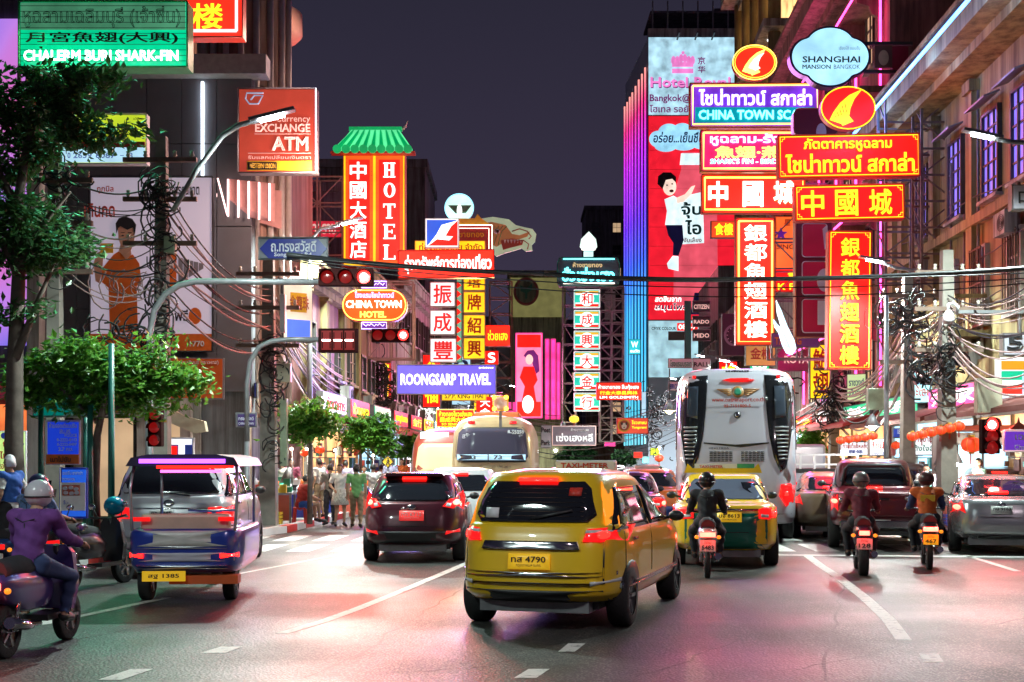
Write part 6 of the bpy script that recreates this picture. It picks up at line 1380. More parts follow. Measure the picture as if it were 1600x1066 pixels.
# 10 cream city bus and red one behind
def bus(name, label, px, Y, W, H, L, m, seglab=None, roof=None):
    b = thing(name, label, 'bus', (X(px, Y), Y + L/2, 0), R(-2))
    B = Body([(.45, -L/2+.1, L/2, W/2-.06, 9), (.6, -L/2, L/2, W/2, 9), (1.8, -L/2, L/2, W/2, 9), (H-.5, -L/2+.06, L/2, W/2-.04, 8), (H-.2, -L/2+.16, L/2-.1, W/2-.14, 6), (H-.05, -L/2+.4, L/2-.3, W/2-.4, 4), (H, -L/2+.8, L/2-.6, W/2-.8, 3)])
    B.mesh('body', m, b)
    for y in (-L/2+2.2, L/2-2.2):
        for s in (-1, 1): wheel(b, s*(W/2-.18), y, .48, .28)
    return b, B
cb, B = bus('city_bus', 'old cream city bus with a dark rear window and a route slip', 778, 36.5, 2.46, 2.98, 10, mat('bus_cream', (.36, .26, .14), rough=.35, noise=.3, scale=1.5, coat=.3))
B.patch(trap(1.08, 1.0, 1.62, 2.62, .12), V_TRIM, 'window_rubber', cb, .01, 5); B.patch(trap(1.04, .96, 1.66, 2.58, .12), mat('bus_glass', (.05, .045, .07), rough=.08, noise=0), 'rear_window', cb, .03, 5)
B.patch([(-1.0, 1.68), (.96, 1.68), (.96, 1.84), (-1.0, 1.84)], E_PALE, 'route_slip', cb, .04, 2); MB().box((-.1, -5.0-.06, 1.76), (.03, .02, .16)).build('slip_divider', V_TRIM, cb)
text_obj('73', P_BLACK, -.7, 1.70, -.45, 1.82, -5.06, cb, 'black'); text_obj('73', P_BLACK, .05, 1.70, .3, 1.82, -5.06, cb, 'black'); text_obj('8-55059', P_WHITE, .45, 2.42, .92, 2.54, -4.97, cb, 'bold'); text_obj('อู่บางนา ปอ.๗๓', P_BLACK, -.35, 1.42, .55, 1.56, -5.03, cb, 'neonthin'); text_obj('สวัสดี', P_WHITE, -.85, 2.3, -.5, 2.45, -4.97, cb, 'neonthin')
B.patch([(-.35, 1.0), (.9, 1.0), (.9, 1.32), (-.35, 1.32)], mat('bus_panel_cream', (.6, .46, .26), rough=.4), 'engine_hatch', cb, .02, 2)
for i in range(5): B.patch([(.3, 1.04+i*.05), (.7, 1.04+i*.05), (.7, 1.065+i*.05), (.3, 1.065+i*.05)], M_RUST, 'louvre', cb, .03, 1)
for s in (-1, 1): B.patch([(s*.95, .8), (s*1.1, .8), (s*1.1, .95), (s*.95, .95)], V_TAIL, 'tail_lamp', cb, .03, 1); B.patch([(s*.6-.1, 2.72), (s*.6+.1, 2.72), (s*.6+.1, 2.80), (s*.6-.1, 2.80)], V_TAIL, 'marker_lamp', cb, .03, 1)
MB().box((0, -1, 3.05), (1.4, 2.4, .22)).build('roof_unit', mat('bus_orange', (.5, .12, .03), rough=.5), cb, bevel=.05)
rb_, B = bus('city_bus', 'dull red city bus mostly hidden left of the cream one', 706, 40.0, 2.4, 2.7, 9, mat('bus_red', (.32, .05, .03), rough=.35, coat=.3))
B.patch(trap(1.0, .9, 1.3, 2.2, .12), glow('bus_lit_interior', (.9, .7, .4), .6), 'rear_window', rb_, .02, 4); MB().box((-.4, -4.35, 2.45), (.9, .05, .2)).build('route_board', E_WHT, rb_)
# 11 white lorry in the right background
lo = thing('lorry', 'white lorry with a grey railed bed beyond the pickup', 'lorry', (X(1290, 38), 38+3, 0), R(-2))
MB().box((0, 0, .95), (2.3, 6, .7)).build('bed_side', VW, lo, bevel=.03); MB().box((0, 0, 1.36), (2.32, 6.02, .12)).build('dark_band', V_TRIM, lo)
for i in range(6): MB().box((-1.05+i*.42, -2.95, 1.62), (.06, .06, .5)).build('rail_post', P_WHITE, lo)
for z in (1.55, 1.84): MB().box((0, -2.95, z), (2.2, .05, .05)).build('rail', P_WHITE, lo)
for s in (-1, 1):
    wheel(lo, s*.95, -1.6, .45, .28); MB().box((s*.8, -3.03, .95), (.24, .06, .14)).build('tail_lamp', V_TAIL, lo)
MB().box((0, 2.2, 1.7), (2.1, 1.5, 1.0)).build('cab', VW, lo, bevel=.1)
# 12 tuk-tuk
TK = paint('tuk_blue', (.02, .05, .35)); TS = mat('tuk_silver', (.55, .56, .6), rough=.25, metal=.5)
tk = thing('tuk_tuk', 'blue and silver tuk-tuk with a yellow plate crossing at the left', 'tuk-tuk', (-3.98, 16.4, 0), R(4))
B = Body([(.36, -1.28, .9, .62, 6), (.46, -1.34, .95, .66, 7), (.78, -1.34, .95, .67, 7), (.86, -1.32, .95, .66, 7), (.88, -1.28, .9, .60, 6)], 3)
B.mesh('body', TK, tk)
B.patch([(-.64, .68), (.64, .68), (.64, .86), (-.64, .86)], mat('tuk_white', (.6, .58, .55), rough=.3), 'white_upper_panel', tk, .012, 2); B.patch([(-.64, .65), (.64, .65), (.64, .68), (-.64, .68)], TS, 'chrome_strip', tk, .02, 1); B.patch([(-.60, .50), (.60, .50), (.60, .60), (-.60, .60)], P_LILAC, 'white_panel', tk, .012, 2); B.patch([(-.64, .41), (.64, .41), (.64, .45), (-.64, .45)], TS, 'rear_bumper', tk, .05, 1)
for s in (-1, 1):
    B.patch([(s*.45, .54), (s*.64, .54), (s*.64, .59), (s*.45, .59)], V_BRAKE, 'tail_lamp', tk, .04, 1)
    MB().box((s*.5, -1.18, .99), (.2, .04, .05)).build('upper_lamp', V_TAIL, tk)
    wheel(tk, s*.50, -.85, .25, .14)
    MB().tube([(s*.6, -1.22, .85), (s*.63, -1.2, 1.35), (s*.6, -1.1, 1.66)], .02).build('canopy_post', TS, tk); MB().tube([(s*.6, .5, .85), (s*.6, .5, 1.66)], .02).build('canopy_post', TS, tk)
wheel(tk, 0, 1.35, .25, .12)
MB().tube([(0, 1.35, .25), (0, 1.1, .9), (0, .95, 1.0)], .03).tube([(-.32, .85, 1.02), (0, .95, 1.0), (.32, .85, 1.02)], .018).build('front_fork', TS, tk)
MB().box((0, -1.05, .93), (1.05, .16, .24)).build('seat_back', mat('cream_vinyl', (.6, .45, .33), rough=.4), tk, bevel=.04); MB().box((0, -.7, .82), (1.05, .6, .12)).build('seat', mat('cream_vinyl', (.6, .45, .33)), tk, bevel=.03)
MB().prism([(-.66, 0), (.66, 0), (.6, .1), (.4, .14), (-.4, .14), (-.6, .1)], -1.3, .9).build('canopy', mat('canopy_vinyl', (.03, .02, .06), rough=.4), tk).location = (0, 0, 1.62)
MB().box((0, -1.31, 1.68), (1.0, .03, .05)).build('lit_sign_strip', glow('tuk_violet_light', (.5, .1, 1), 2.5), tk); MB().box((.15, -1.30, 1.61), (.9, .03, .035)).build('lit_sign_strip', E_REDH, tk); MB().box((.1, -1.31, 1.56), (.7, .03, .03)).build('lit_sign_strip', G_PINK, tk)
MB().box((-.2, -1.38, .33), (.5, .02, .12)).build('number_plate', V_PLATEY, tk); text_obj('สฐ 1385', P_BLACK, -.38, .30, -.02, .36, -1.395, tk, 'bold')
MB().box((.25, -1.2, .28), (.8, .25, .10)).build('mudflap', mat('flap_orange', (.6, .10, .02), rough=.5), tk)
# ------------------------------------------------------------ people and two-wheelers
SKIN = mat('skin', (.42, .24, .16), rough=.55, noise=.1); HAIR = mat('black_hair', (.015, .012, .01), rough=.5)
def cloth(n, c): return mat('cloth_' + n, c, rough=.85, noise=.25, scale=14, bump=.2)
def figure(name, label, cat_, loc, rz, J, wear, scale=1.0, hair=True, vox=.014):
    """one continuous body from joints J, clothes cut from it and lifted off the skin"""
    bones = []
    def b(a, c, r0, r1, k): bones.append((Vector(J[a]), Vector(J[c]), r0, r1, k))
    b('pelvis', 'waist', .135, .12, 'torso'); b('waist', 'chest', .12, .15, 'torso'); b('chest', 'neck', .13, .06, 'torso'); b('neck', 'head', .052, .05, 'neck')
    for s in 'LR':
        b('chest', 'sh'+s, .10, .065, 'torso'); b('sh'+s, 'el'+s, .052, .042, 'uparm'); b('el'+s, 'wr'+s, .04, .026, 'foarm')
        b('pelvis', 'hip'+s, .12, .10, 'hips'); b('hip'+s, 'kn'+s, .088, .058, 'thigh'); b('kn'+s, 'an'+s, .055, .034, 'calf'); b('an'+s, 'to'+s, .042, .032, 'foot')
        w = Vector(J['wr'+s]); e = Vector(J['el'+s]); d = (w-e).normalized(); sd = d.cross(Vector((0, 0, 1))); sd = sd.normalized() if sd.length > .1 else Vector((1, 0, 0)); up = sd.cross(d)
        bones.append((w, w+d*.07, .026, .032, 'hand'))
        for q, (o_, L) in enumerate(((-.03, .065), (-.01, .08), (.01, .075), (.03, .06))):
            p0 = w + d*.075 + sd*o_; p1 = p0 + d*L*.55 - up*.008; p2 = p1 + d*L*.35 - up*.03
            bones.append((p0, p1, .0115, .0105, 'hand')); bones.append((p1, p2, .0105, .0095, 'hand'))
        bones.append((w+d*.025 - sd*.02, w+d*.07 - sd*.055 - up*.02, .014, .011, 'hand'))
    hd = Vector(J['head'])
    mb = MB()
    for a, c, r0, r1, k in bones:
        mb.sph(a, r0, 10, 7); mb.sph(c, r1, 10, 7); mb.tube([a, c], [r0, r1], 10)
    f = Vector(J.get('face', (0, 1, 0))).normalized()
    mb.sph(hd + Vector((0, 0, .09)), (.077, .092, .112), 14, 10); mb.sph(hd + Vector((0, 0, .035)) + f*.03, (.055, .06, .06), 10, 8)
    mb.sph(hd + Vector((0, 0, .075)) + f*.095, (.014, .018, .022), 8, 6)
    for s in (-1, 1): mb.sph(hd + Vector((0, 0, .08)) + f.cross(Vector((0, 0, 1)))*.078*s, (.014, .02, .03), 8, 6)
    me = mb.mesh('tmp', None); o = bpy.data.objects.new('tmp', me)
    col.objects.link(o)
    m = o.modifiers.new('r', 'REMESH'); m.mode = 'VOXEL'; m.voxel_size = vox; m.use_smooth_shade = True
    m2 = o.modifiers.new('s', 'SMOOTH'); m2.iterations = 2; m2.factor = .5
    dg = bpy.context.evaluated_depsgraph_get()
    body = bpy.data.meshes.new_from_object(o.evaluated_get(dg), depsgraph=dg); body.name = name + '_body'
    bpy.data.objects.remove(o)
    body.materials.clear(); body.materials.append(SKIN)
    n = len(body.vertices); co_ = np.empty(n*3); body.vertices.foreach_get('co', co_); co_ = co_.reshape(-1, 3)
    nr = np.empty(n*3); body.vertices.foreach_get('normal', nr); nr = nr.reshape(-1, 3)
    best = np.full(n, 9.); bid = np.zeros(n, int); tt = np.zeros(n)
    for i, (a, c, r0, r1, k) in enumerate(bones):
        a_ = np.array(a); d = np.array(c) - a_; t = np.clip(((co_-a_) @ d)/max(d @ d, 1e-9), 0, 1)
        ds = np.linalg.norm(co_ - a_ - t[:, None]*d, axis=1) - (r0 + (r1-r0)*t); q = ds < best; best[q] = ds[q]; bid[q] = i; tt[q] = t[q]
    kinds = np.array([bones[i][4] for i in bid]); zr = co_[:, 2]
    inhead = (zr > hd.z + .0) & (np.linalg.norm(co_ - np.array(hd + Vector((0, 0, .09))), axis=1) < .15)
    kinds[inhead] = 'head'
    o = link(name, body, None, loc=loc, rot=(0, 0, R(rz)), scale=(scale,)*3); tag(o, label, cat_)
    polys = [tuple(p.vertices) for p in body.polygons]
    def garment(nm, mask, off, m_):
        fs = [p for p in polys if all(mask[v] for v in p)]
        if not fs: return
        us = sorted({v for p in fs for v in p}); ix = {v: i for i, v in enumerate(us)}; rg = random.Random(5)
        wr_ = np.sin(co_[us][:, 2]*45 + co_[us][:, 0]*30)*.006
        V = co_[us] + nr[us]*(off + wr_)[:, None]
        g = MB(); g.add(V.tolist(), [[ix[v] for v in p] for p in fs], True)
        me_ = bpy.data.meshes.new(nm); me_.from_pydata(g.v, [], g.f); me_.materials.append(m_); me_.polygons.foreach_set('use_smooth', [True]*len(g.f)); link(nm, me_, o)
    torso = np.isin(kinds, ['torso']) & (zr < Vector(J['neck']).z - .01)
    top = torso | ((kinds == 'uparm') & ((tt < .75) | wear.get('long', False))) | ((kinds == 'foarm') & wear.get('long', False) & (tt < .9))
    legs = np.isin(kinds, ['hips']) | ((kinds == 'thigh') & (tt < (1.1 if wear.get('trousers', True) else .6))) | ((kinds == 'calf') & (tt < .9) & wear.get('trousers', True)) | ((kinds == 'torso') & (zr < Vector(J['waist']).z))
    garment('trousers', legs, .016, wear['bot']); garment('shirt', top, .026 if wear.get('long') else .02, wear['top'])
    garment('shoes', (kinds == 'foot'), .012, wear.get('shoe', V_TRIM))
    if 'vest' in wear: garment('vest', torso & (zr > Vector(J['waist']).z - .1), .032, wear['vest'])
    if hair:
        hv = co_ - np.array(hd + Vector((0, 0, .09))); fr = hv @ np.array(f)
        garment('hair', (kinds == 'head') & ((hv[:, 2] > .045) | (fr < -.005)) & (zr > hd.z + (.0 if wear.get('longhair') else .03)), .014, wear.get('hair', HAIR))
    sd = f.cross(Vector((0, 0, 1)))
    for s in (-1, 1): MB().sph(hd + Vector((0, 0, .09)) + f*.086 + sd*.03*s, (.011, .011, .008), 8, 6).build('eye', P_BLACK, o)
    MB().sph(hd + Vector((0, 0, .035)) + f*.087, (.022, .008, .006), 8, 6).build('mouth', P_BRICK, o)
    return o
def stand(turn=0, arm='down', stride=.0, seed=0):
    rg = random.Random(seed); j = lambda: rg.uniform(-.02, .02)
    J = dict(pelvis=(0, 0, .93), waist=(0, .0, 1.08), chest=(0, 0, 1.28), neck=(0, .0, 1.45), head=(0, .015, 1.50), hipL=(-.09, 0, .90), hipR=(.09, 0, .90), knL=(-.10+j(), .03+stride, .50), knR=(.10+j(), .02-stride*.3, .50),
             anL=(-.11, stride*1.2, .09), anR=(.11, -stride*1.6, .09), toL=(-.13, .15+stride*1.2, .045), toR=(.13, .15-stride*1.6, .045), shL=(-.18, 0, 1.38), shR=(.18, 0, 1.38),
             elL=(-.24, -.03, 1.12), elR=(.24, -.03, 1.12), wrL=(-.25, .05, .88), wrR=(.25, .05, .88))
    if arm == 'phone': J.update(elL=(-.23, .12, 1.15), wrL=(-.08, .32, 1.32), elR=(.23, .12, 1.15), wrR=(.08, .32, 1.34))
    if arm == 'bag': J.update(elR=(.26, -.04, 1.13), wrR=(.20, .18, 1.02))
    return J
SIT = dict(pelvis=(0, 0, .48), waist=(0, .03, .62), chest=(0, .08, .84), neck=(0, .12, 1.0), head=(0, .15, 1.05), hipL=(-.10, .02, .47), hipR=(.10, .02, .47), knL=(-.16, .42, .50), knR=(.16, .42, .50), anL=(-.16, .46, .09), anR=(.16, .46, .09),
           toL=(-.17, .60, .045), toR=(.17, .60, .045), shL=(-.18, .09, .93), shR=(.18, .09, .93), elL=(-.24, .2, .7), elR=(.24, .2, .7), wrL=(-.15, .42, .62), wrR=(.15, .42, .62))
RIDE = dict(pelvis=(0, -.18, .86), waist=(0, -.16, 1.02), chest=(0, -.08, 1.22), neck=(0, .0, 1.38), head=(0, .05, 1.42), hipL=(-.11, -.16, .84), hipR=(.11, -.16, .84), knL=(-.24, .26, .70), knR=(.24, .26, .70), anL=(-.20, .16, .30), anR=(.20, .16, .30),
            toL=(-.21, .31, .27), toR=(.21, .31, .27), shL=(-.19, -.04, 1.31), shR=(.19, -.04, 1.31), elL=(-.26, .12, 1.08), elR=(.26, .12, 1.08), wrL=(-.29, .36, 1.02), wrR=(.29, .36, 1.02))
C = {k: cloth(k, v) for k, v in dict(grey=(.22, .21, .19), white=(.6, .6, .58), black=(.02, .02, .025), navy=(.03, .05, .14), red=(.45, .04, .03), green=(.15, .35, .12), orange=(.6, .12, .02), purple=(.14, .04, .22), khaki=(.3, .22, .13), jeans=(.05, .08, .18), pink=(.5, .12, .2), lilac=(.4, .36, .5), blue=(.03, .12, .45), mint=(.3, .5, .4)).items()}
peds = [(441, 33.5, 15, 'down', .1, 'white', 'jeans', 'woman-less', 'person in a white shirt walking behind the snack stall', {}),
        (456, 34.5, 160, 'bag', 0, 'pink', 'black', '', 'person in a pink shirt facing the street by the stall', {'longhair': True}),
        (499, 34.0, 60, 'bag', .05, 'white', 'khaki', '', 'person in a white top at the left of the grey-shirted visitor', {}),
        (516, 32.8, 35, 'phone', 0, 'grey', 'black', '', 'person in a grey T-shirt with a dark backpack holding up a camera', {}),
        (531, 32.3, 200, 'bag', .03, 'white', 'white', '', 'person in a white flowered dress with bare legs on the kerb', {'longhair': True, 'trousers': False}),
        (557, 31.6, 5, 'down', .12, 'green', 'khaki', '', 'person in a green T-shirt walking beside the maroon hatchback', {'longhair': True}),
        (583, 35.5, 10, 'down', .1, 'white', 'jeans', '', 'person in a white shirt behind the green-shirted walker', {}),
        (480, 36.5, 100, 'bag', 0, 'navy', 'black', '', 'person in a navy shirt standing behind the stalls', {}),
        (1466, 29.0, -20, 'down', .1, 'lilac', 'black', '', 'person in a lilac top standing at the right pavement lamps', {}),
        (1447, 30.5, 170, 'bag', 0, 'white', 'khaki', '', 'person in white facing the street by the right lamps', {}),
        (1530, 29.5, 100, 'bag', .0, 'mint', 'black', '', 'person with tied dark hair by the kiosk on the right pavement', {'longhair': True}),
        (1400, 38.5, 40, 'down', .1, 'red', 'jeans', '', 'person in a red shirt under the right lanterns', {}),
        (610, 41.0, 10, 'down', .12, 'lilac', 'black', '', 'person in a lilac shirt far along the left pavement', {}),
        (628, 46.0, 190, 'down', .1, 'orange', 'black', '', 'person in an orange shirt farthest along the left pavement', {})]
for i, (px, Y, rz, arm, st, tc_, bc, _, lab, ex) in enumerate(peds):
    w = dict(top=C[tc_], bot=C[bc]); w.update(ex)
    z = .14 if (px < 600 and X(px, Y) < xl(Y)) or X(px, Y) > xr(Y) or px in (610, 628) else 0.0
    p_ = figure('person', lab, 'person', (X(px, Y), Y, z), rz, stand(0, arm, st, i), w, .93)
    if 'backpack' in lab:
        MB().box((0, -.24, 1.22), (.30, .17, .42)).build('backpack', C['black'], p_, bevel=.04)
        MB().box((0, .40, 1.36), (.13, .06, .09)).build('camera', P_BLACK, p_)
    if 'dress' in lab:
        MB().lathe((0, 0, 0), [(.17, 1.02), (.20, .85), (.26, .60), (.25, .60), (.17, .95)], n=18).build('dress_skirt', mat('flowered_cloth', (.55, .52, .48), rough=.8, noise=.9, scale=26), p_)
figure('person', 'vendor in a red shirt sitting on a red stool at the kerb', 'person', (X(470, 31.3), 31.3, .14), -60, SIT, dict(top=C['red'], bot=C['blue'], trousers=False), .95)
figure('person', 'person in a white cap and blue vest at the left edge', 'person', (X(16, 18.6), 18.6, .14), 70, stand(0, 'bag', 0, 3), dict(top=C['white'], vest=C['blue'], bot=C['black'], hair=P_WHITE), .95)
figure('person', 'person in a red T-shirt by the poster stand at the left', 'person', (X(-8, 20.5), 20.5, .14), 30, stand(0, 'down', .05, 4), dict(top=C['red'], bot=C['jeans']), .93)

SRC = [x for x in bpy.data.objects if x.get('category') == 'person']
for k, (px, Y, rz, sc_, src, lab) in enumerate(((428, 35.5, 120, .9, 4, 'person in white facing right behind the leftmost stall'), (449, 38, 200, .88, 2, 'second person in a white top deeper behind the stalls'), (468, 39.5, 20, .9, 7, 'person in navy walking away under the first small tree'),
        (506, 37.5, 220, .86, 1, 'person in pink between the shop and the grey-shirted visitor'), (540, 38.5, 10, .9, 12, 'person in lilac walking under the second small tree'), (569, 40, 190, .88, 0, 'person in white facing us between the two walkers'), (596, 43, 0, .9, 11, 'person in red far along the kerb left of the buses'),
        (1425, 33.5, 10, .9, 8, 'person in lilac walking away by the right stall'), (1490, 32.5, 150, .9, 2, 'person in white turned to the street beside the kiosk'), (1508, 30.5, -30, .9, 7, 'person in navy standing against the kiosk'), (1550, 33, 80, .9, 11, 'person in red right of the kiosk'), (1380, 42, 170, .88, 5, 'person in green far off under the red lanterns'))):
    c_ = copy_tree(SRC[src]); z = .14 if X(px, Y) < xl(Y) or X(px, Y) > xr(Y) else 0.0
    c_.location = (X(px, Y), Y, z); c_.rotation_euler = (0, 0, R(rz)); c_.scale = (sc_,)*3; c_['label'] = lab
# stool, stalls
stl = thing('stool', 'red and white plastic stool under the seated vendor', 'stool', (X(470, 31.3)-.02, 31.3, .14))
MB().box((0, 0, .37), (.30, .30, .03)).build('seat', M_RED, stl, bevel=.01)
for a in (-1, 1):
    for b_ in (-1, 1): MB().bar((a*.12, b_*.12, .36), (a*.15, b_*.15, 0), .035).build('leg', M_RED, stl)
def stall(lab, px, Y, w, seed, top=None):
    rg = random.Random(seed); x = X(px, Y)
    s_ = thing('street_stall', lab, 'stall', (x, Y, .14 if x < xl(Y) or x > xr(Y) else .0))
    MB().box((0, 0, .72), (w, .7, .05)).build('counter', M_STEEL, s_); MB().box((0, -.3, .38), (w-.05, .04, .62)).build('front_panel', P_BRICK if seed % 2 else P_BLUE, s_)
    for a in (-1, 1):
        for b_ in (-1, 1): MB().box((a*(w/2-.04), b_*.3, .35), (.05, .05, .7)).build('leg', M_STEEL, s_)
    cols = [P_YEL, P_ORANGE, P_WHITE, P_GREEN, P_RED, P_LILAC]
    for i in range(int(w*15)):
        h_ = rg.uniform(.08, .22); o_ = MB()
        if rg.random() < .5: o_.lathe((0, 0, 0), [(0, 0), (.07, 0), (.075, h_*.7), (.03, h_*.85), (.03, h_), (0, h_)], n=10)
        else: o_.box((0, 0, h_/2), (.16, .14, h_))
        o_.build('goods_box' if 1 else '', cols[rg.randrange(6)], s_, loc=(rg.uniform(-w/2+.1, w/2-.1), rg.uniform(-.25, .25), .745 + (.16 if i % 3 == 2 else 0)))
    MB().cyl((w/2-.1, .3, .7), (w/2-.1, .3, 1.85), .015).build('lamp_pole', M_STEEL, s_)
    if not top: MB().sph((w/2-.1, .2, 1.82), .04).build('bulb', glow('bare_bulb', (1, .85, .6), 18), s_); lamp('stall_light', 'POINT', (w/2-.1, .0, 1.8), 35, (1, .85, .65), .06, s_)
    if top:
        for a in (-1, 1): MB().cyl((a*(w/2-.05), .3, .7), (a*(w/2-.05), .3, 2.1), .02).build('canopy_pole', M_STEEL, s_)
        MB().add([(-w/2-.2, -.7, 1.95), (w/2+.2, -.7, 1.95), (w/2+.2, .5, 2.25), (-w/2-.2, .5, 2.25), (-w/2-.2, -.7, 1.99), (w/2+.2, -.7, 1.99), (w/2+.2, .5, 2.29), (-w/2-.2, .5, 2.29)], [(0,1,2,3), (4,7,6,5), (0,4,5,1), (1,5,6,2), (2,6,7,3), (3,7,4,0)]).build('canopy', top, s_)
        MB().sph((0, 0, 1.8), .05).build('bulb', glow('bare_bulb', (1, .85, .6), 18), s_); lamp('stall_light', 'POINT', (0, -.15, 1.8), 60, (1, .8, .55), .06, s_)
    return s_
stall('street stall with bottles and boxes nearest the left pole', 412, 31.5, 1.5, 1)
stall('low stall of packed snacks behind the seated vendor', 447, 33.0, 1.2, 2)
stall('stall with a blue front between the walkers and the blue-lit shop', 486, 36.0, 1.5, 4)
stall('stall with lamps further along the left pavement', 545, 38.0, 1.6, 3)
stall('stall with bright bulbs on the right pavement', 1470, 30.5, 1.6, 5)
kk = thing('kiosk', 'white kiosk with a lit pale blue window on the right pavement', 'kiosk', (X(1520, 31), 31, .14))
MB().box((0, 0, 1.1), (1.6, 1.2, 2.2)).build('wall', W_WHITE, kk); MB().box((0, -.62, 1.35), (1.2, .04, 1.1)).build('window', G_COOL, kk); MB().box((0, -.2, 2.3), (2.0, 1.8, .12)).build('roof', P_BRICK, kk); MB().box((0, -.65, .75), (1.6, .2, .05)).build('counter', M_STEEL, kk)
MB().bar((-.6, -.64, .8), (-.6, -.64, 1.9), .05).bar((0, -.645, .8), (0, -.645, 1.9), .05).build('frame', M_FRAME, kk)

# two-wheelers
def scooter(name, label, px, Y, rz, pm, plt=V_PLATE, txt='5483', lit=True, big=False, rider=None, helmet=None, rlab=None, wear=None, tilt=0):
    s_ = thing(name, label, 'motorcycle', (X(px, Y), Y + .9, 0), 0); s_.rotation_euler = (0, R(tilt), R(rz)); s_.scale = (.91,)*3
    r = .30 if big else .255; tw = .15 if big else .09
    t, rm = wheel_mesh(r, tw)
    for y in (-.62, .66):
        w_ = link('wheel', t, s_, loc=(0, y, r)); link('rim', rm, w_)
    B = Body([(.42, -.45, .15, .10, 3), (.52, -.72, .2, .14, 3), (.64, -.86, .2, .16, 3), (.74, -.92, .1, .15, 3), (.80, -.86, .05, .12, 3)], 4); B.mesh('body', pm, s_, 32)
    MB().tube([(0, -.80, .82), (0, -.4, .82), (0, .05, .78)], [.11, .14, .10], 10).build('seat', C['black'], s_)
    MB().prism([(-.16, .35), (.16, .35), (.21, .60), (.17, .92), (.10, 1.0), (-.10, 1.0), (-.17, .92), (-.21, .60)], .42, .50).build('leg_shield', pm, s_)
    MB().box((0, .22, .31), (.26, .5, .06)).build('floorboard', V_TRIM, s_)
    MB().tube([(0, .66, r), (0, .50, .75), (0, .42, 1.0)], .035).tube([(-.32, .38, 1.02), (-.1, .45, .99), (.1, .45, .99), (.32, .38, 1.02)], .016).build('handlebar', V_TRIM, s_)
    for a in (-1, 1):
        MB().tube([(a*.2, .42, 1.0), (a*.27, .40, 1.16)], .008).build('mirror_stalk', V_TRIM, s_); MB().sph((a*.28, .40, 1.18), (.065, .02, .045), 10, 6).build('mirror', V_CHROME, s_)
        MB().tube([(a*.10, -.62, r), (a*.11, -.55, .66)], .022).build('shock_absorber', V_CHROME, s_)
        MB().sph((a*.17, -.90, .66), (.035, .03, .03), 8, 6).build('indicator', V_AMBER, s_)
    MB().tube([(.13, -.2, .28), (.15, -.5, .30), (.16, -.85, .36)], [.03, .05, .055], 10).build('exhaust', V_CHROME, s_)
    MB().tube([(0, -.86, .60), (0, -.96, .45)], [.05, .03]).build('mudguard', V_TRIM, s_)
    MB().box((0, -.95, .70), (.24 if not big else .16, .05, .07)).build('tail_lamp', V_BRK2 if lit else V_TAIL, s_, bevel=.01)
    MB().box((0, -.98, .53), (.24, .015, .17)).build('number_plate', plt, s_); text_obj(txt, P_BLACK, -.09, .47, .09, .54, -.993, s_, 'bold'); text_obj('กทม', P_BLACK, -.05, .56, .05, .60, -.993, s_, 'thin')
    if lit: lamp('tail_light', 'POINT', (0, -1.08, .72), 5, (1, .03, .02), .05, s_)
    if rider:
        J = dict(RIDE); f = figure('person', rlab, 'person', (X(px, Y), Y + .9, 0), rz, J, wear, .91, hair=False)
        f.rotation_euler = (0, R(tilt), R(rz))
        h = MB(); h.sph((0, .05, 1.53), (.135, .155, .14), 18, 12); hm = h.build('helmet', helmet, f)
        MB().prism([(-.10, 0), (.10, 0), (.11, .08), (-.11, .08)], .10, .205).build('visor', V_GLASS, hm).location = (0, 0, 1.49)
        if 'vest' in wear: MB().box((0, -.262, 1.20), (.24, .012, .11)).build('reflective_patch', P_YEL, f, bevel=.003)
        MB().tube([(-.12, -.20, 1.30), (-.02, -.245, 1.26), (.10, -.235, 1.29)], .006, 5).tube([(0, -.25, 1.25), (.01, -.26, 1.10), (-.01, -.28, .98)], .005, 5).build('jacket_seam', V_TRIM, f)
        MB().tube([(.134*math.cos(a), .05 + .154*math.sin(a), 1.50) for a in [i*math.pi/10 for i in range(21)]], .009, 5).build('rim_trim', V_TRIM, hm)
    return s_
scooter('motor_scooter', 'scooter with a bright red tail lamp at the lower left', -6, 10.6, -6, paint('scooter_violet', (.08, .05, .22)), rider=1, helmet=mat('helmet_white', (.55, .55, .6), rough=.25), rlab='rider in a dark purple jacket and white helmet at lower left', wear=dict(top=C['purple'], bot=C['navy'], long=True), txt='5483')
scooter('motor_scooter', 'black scooter parked at the left kerb with a teal helmet on it', 116, 16.2, -18, paint('scooter_black', (.015, .015, .02)), lit=False, tilt=-5)
hm_ = MB().sph((0, 0, 0), (.14, .16, .13), 18, 12).build('helmet', mat('helmet_teal', (.0, .22, .35), rough=.2), None, loc=(X(116, 16.2)+.12, 17.45, 1.07)); tag(hm_, 'teal blue helmet resting on the parked black scooter', 'helmet')
scooter('motor_scooter', 'second scooter parked at the left edge behind the purple rider', 14, 15.5, -12, paint('scooter_blue', (.02, .06, .2)), lit=False, rider=1, helmet=mat('helmet_navy', (.02, .03, .08), rough=.3), rlab='rider in a blue striped shirt at the left edge', wear=dict(top=mat('striped_cloth', (.12, .2, .4), rough=.8, noise=.9, scale=30), bot=C['black']), txt='5483')
scooter('motor_scooter', 'silver scooter left of the yellow and green taxi', 1120, 18.0, -8, paint('scooter_silver', (.45, .42, .42), .3, .5), rider=1, helmet=mat('helmet_black', (.02, .02, .02), rough=.3), rlab='rider dressed in black beside the yellow and green taxi', wear=dict(top=C['black'], bot=C['black'], long=True))
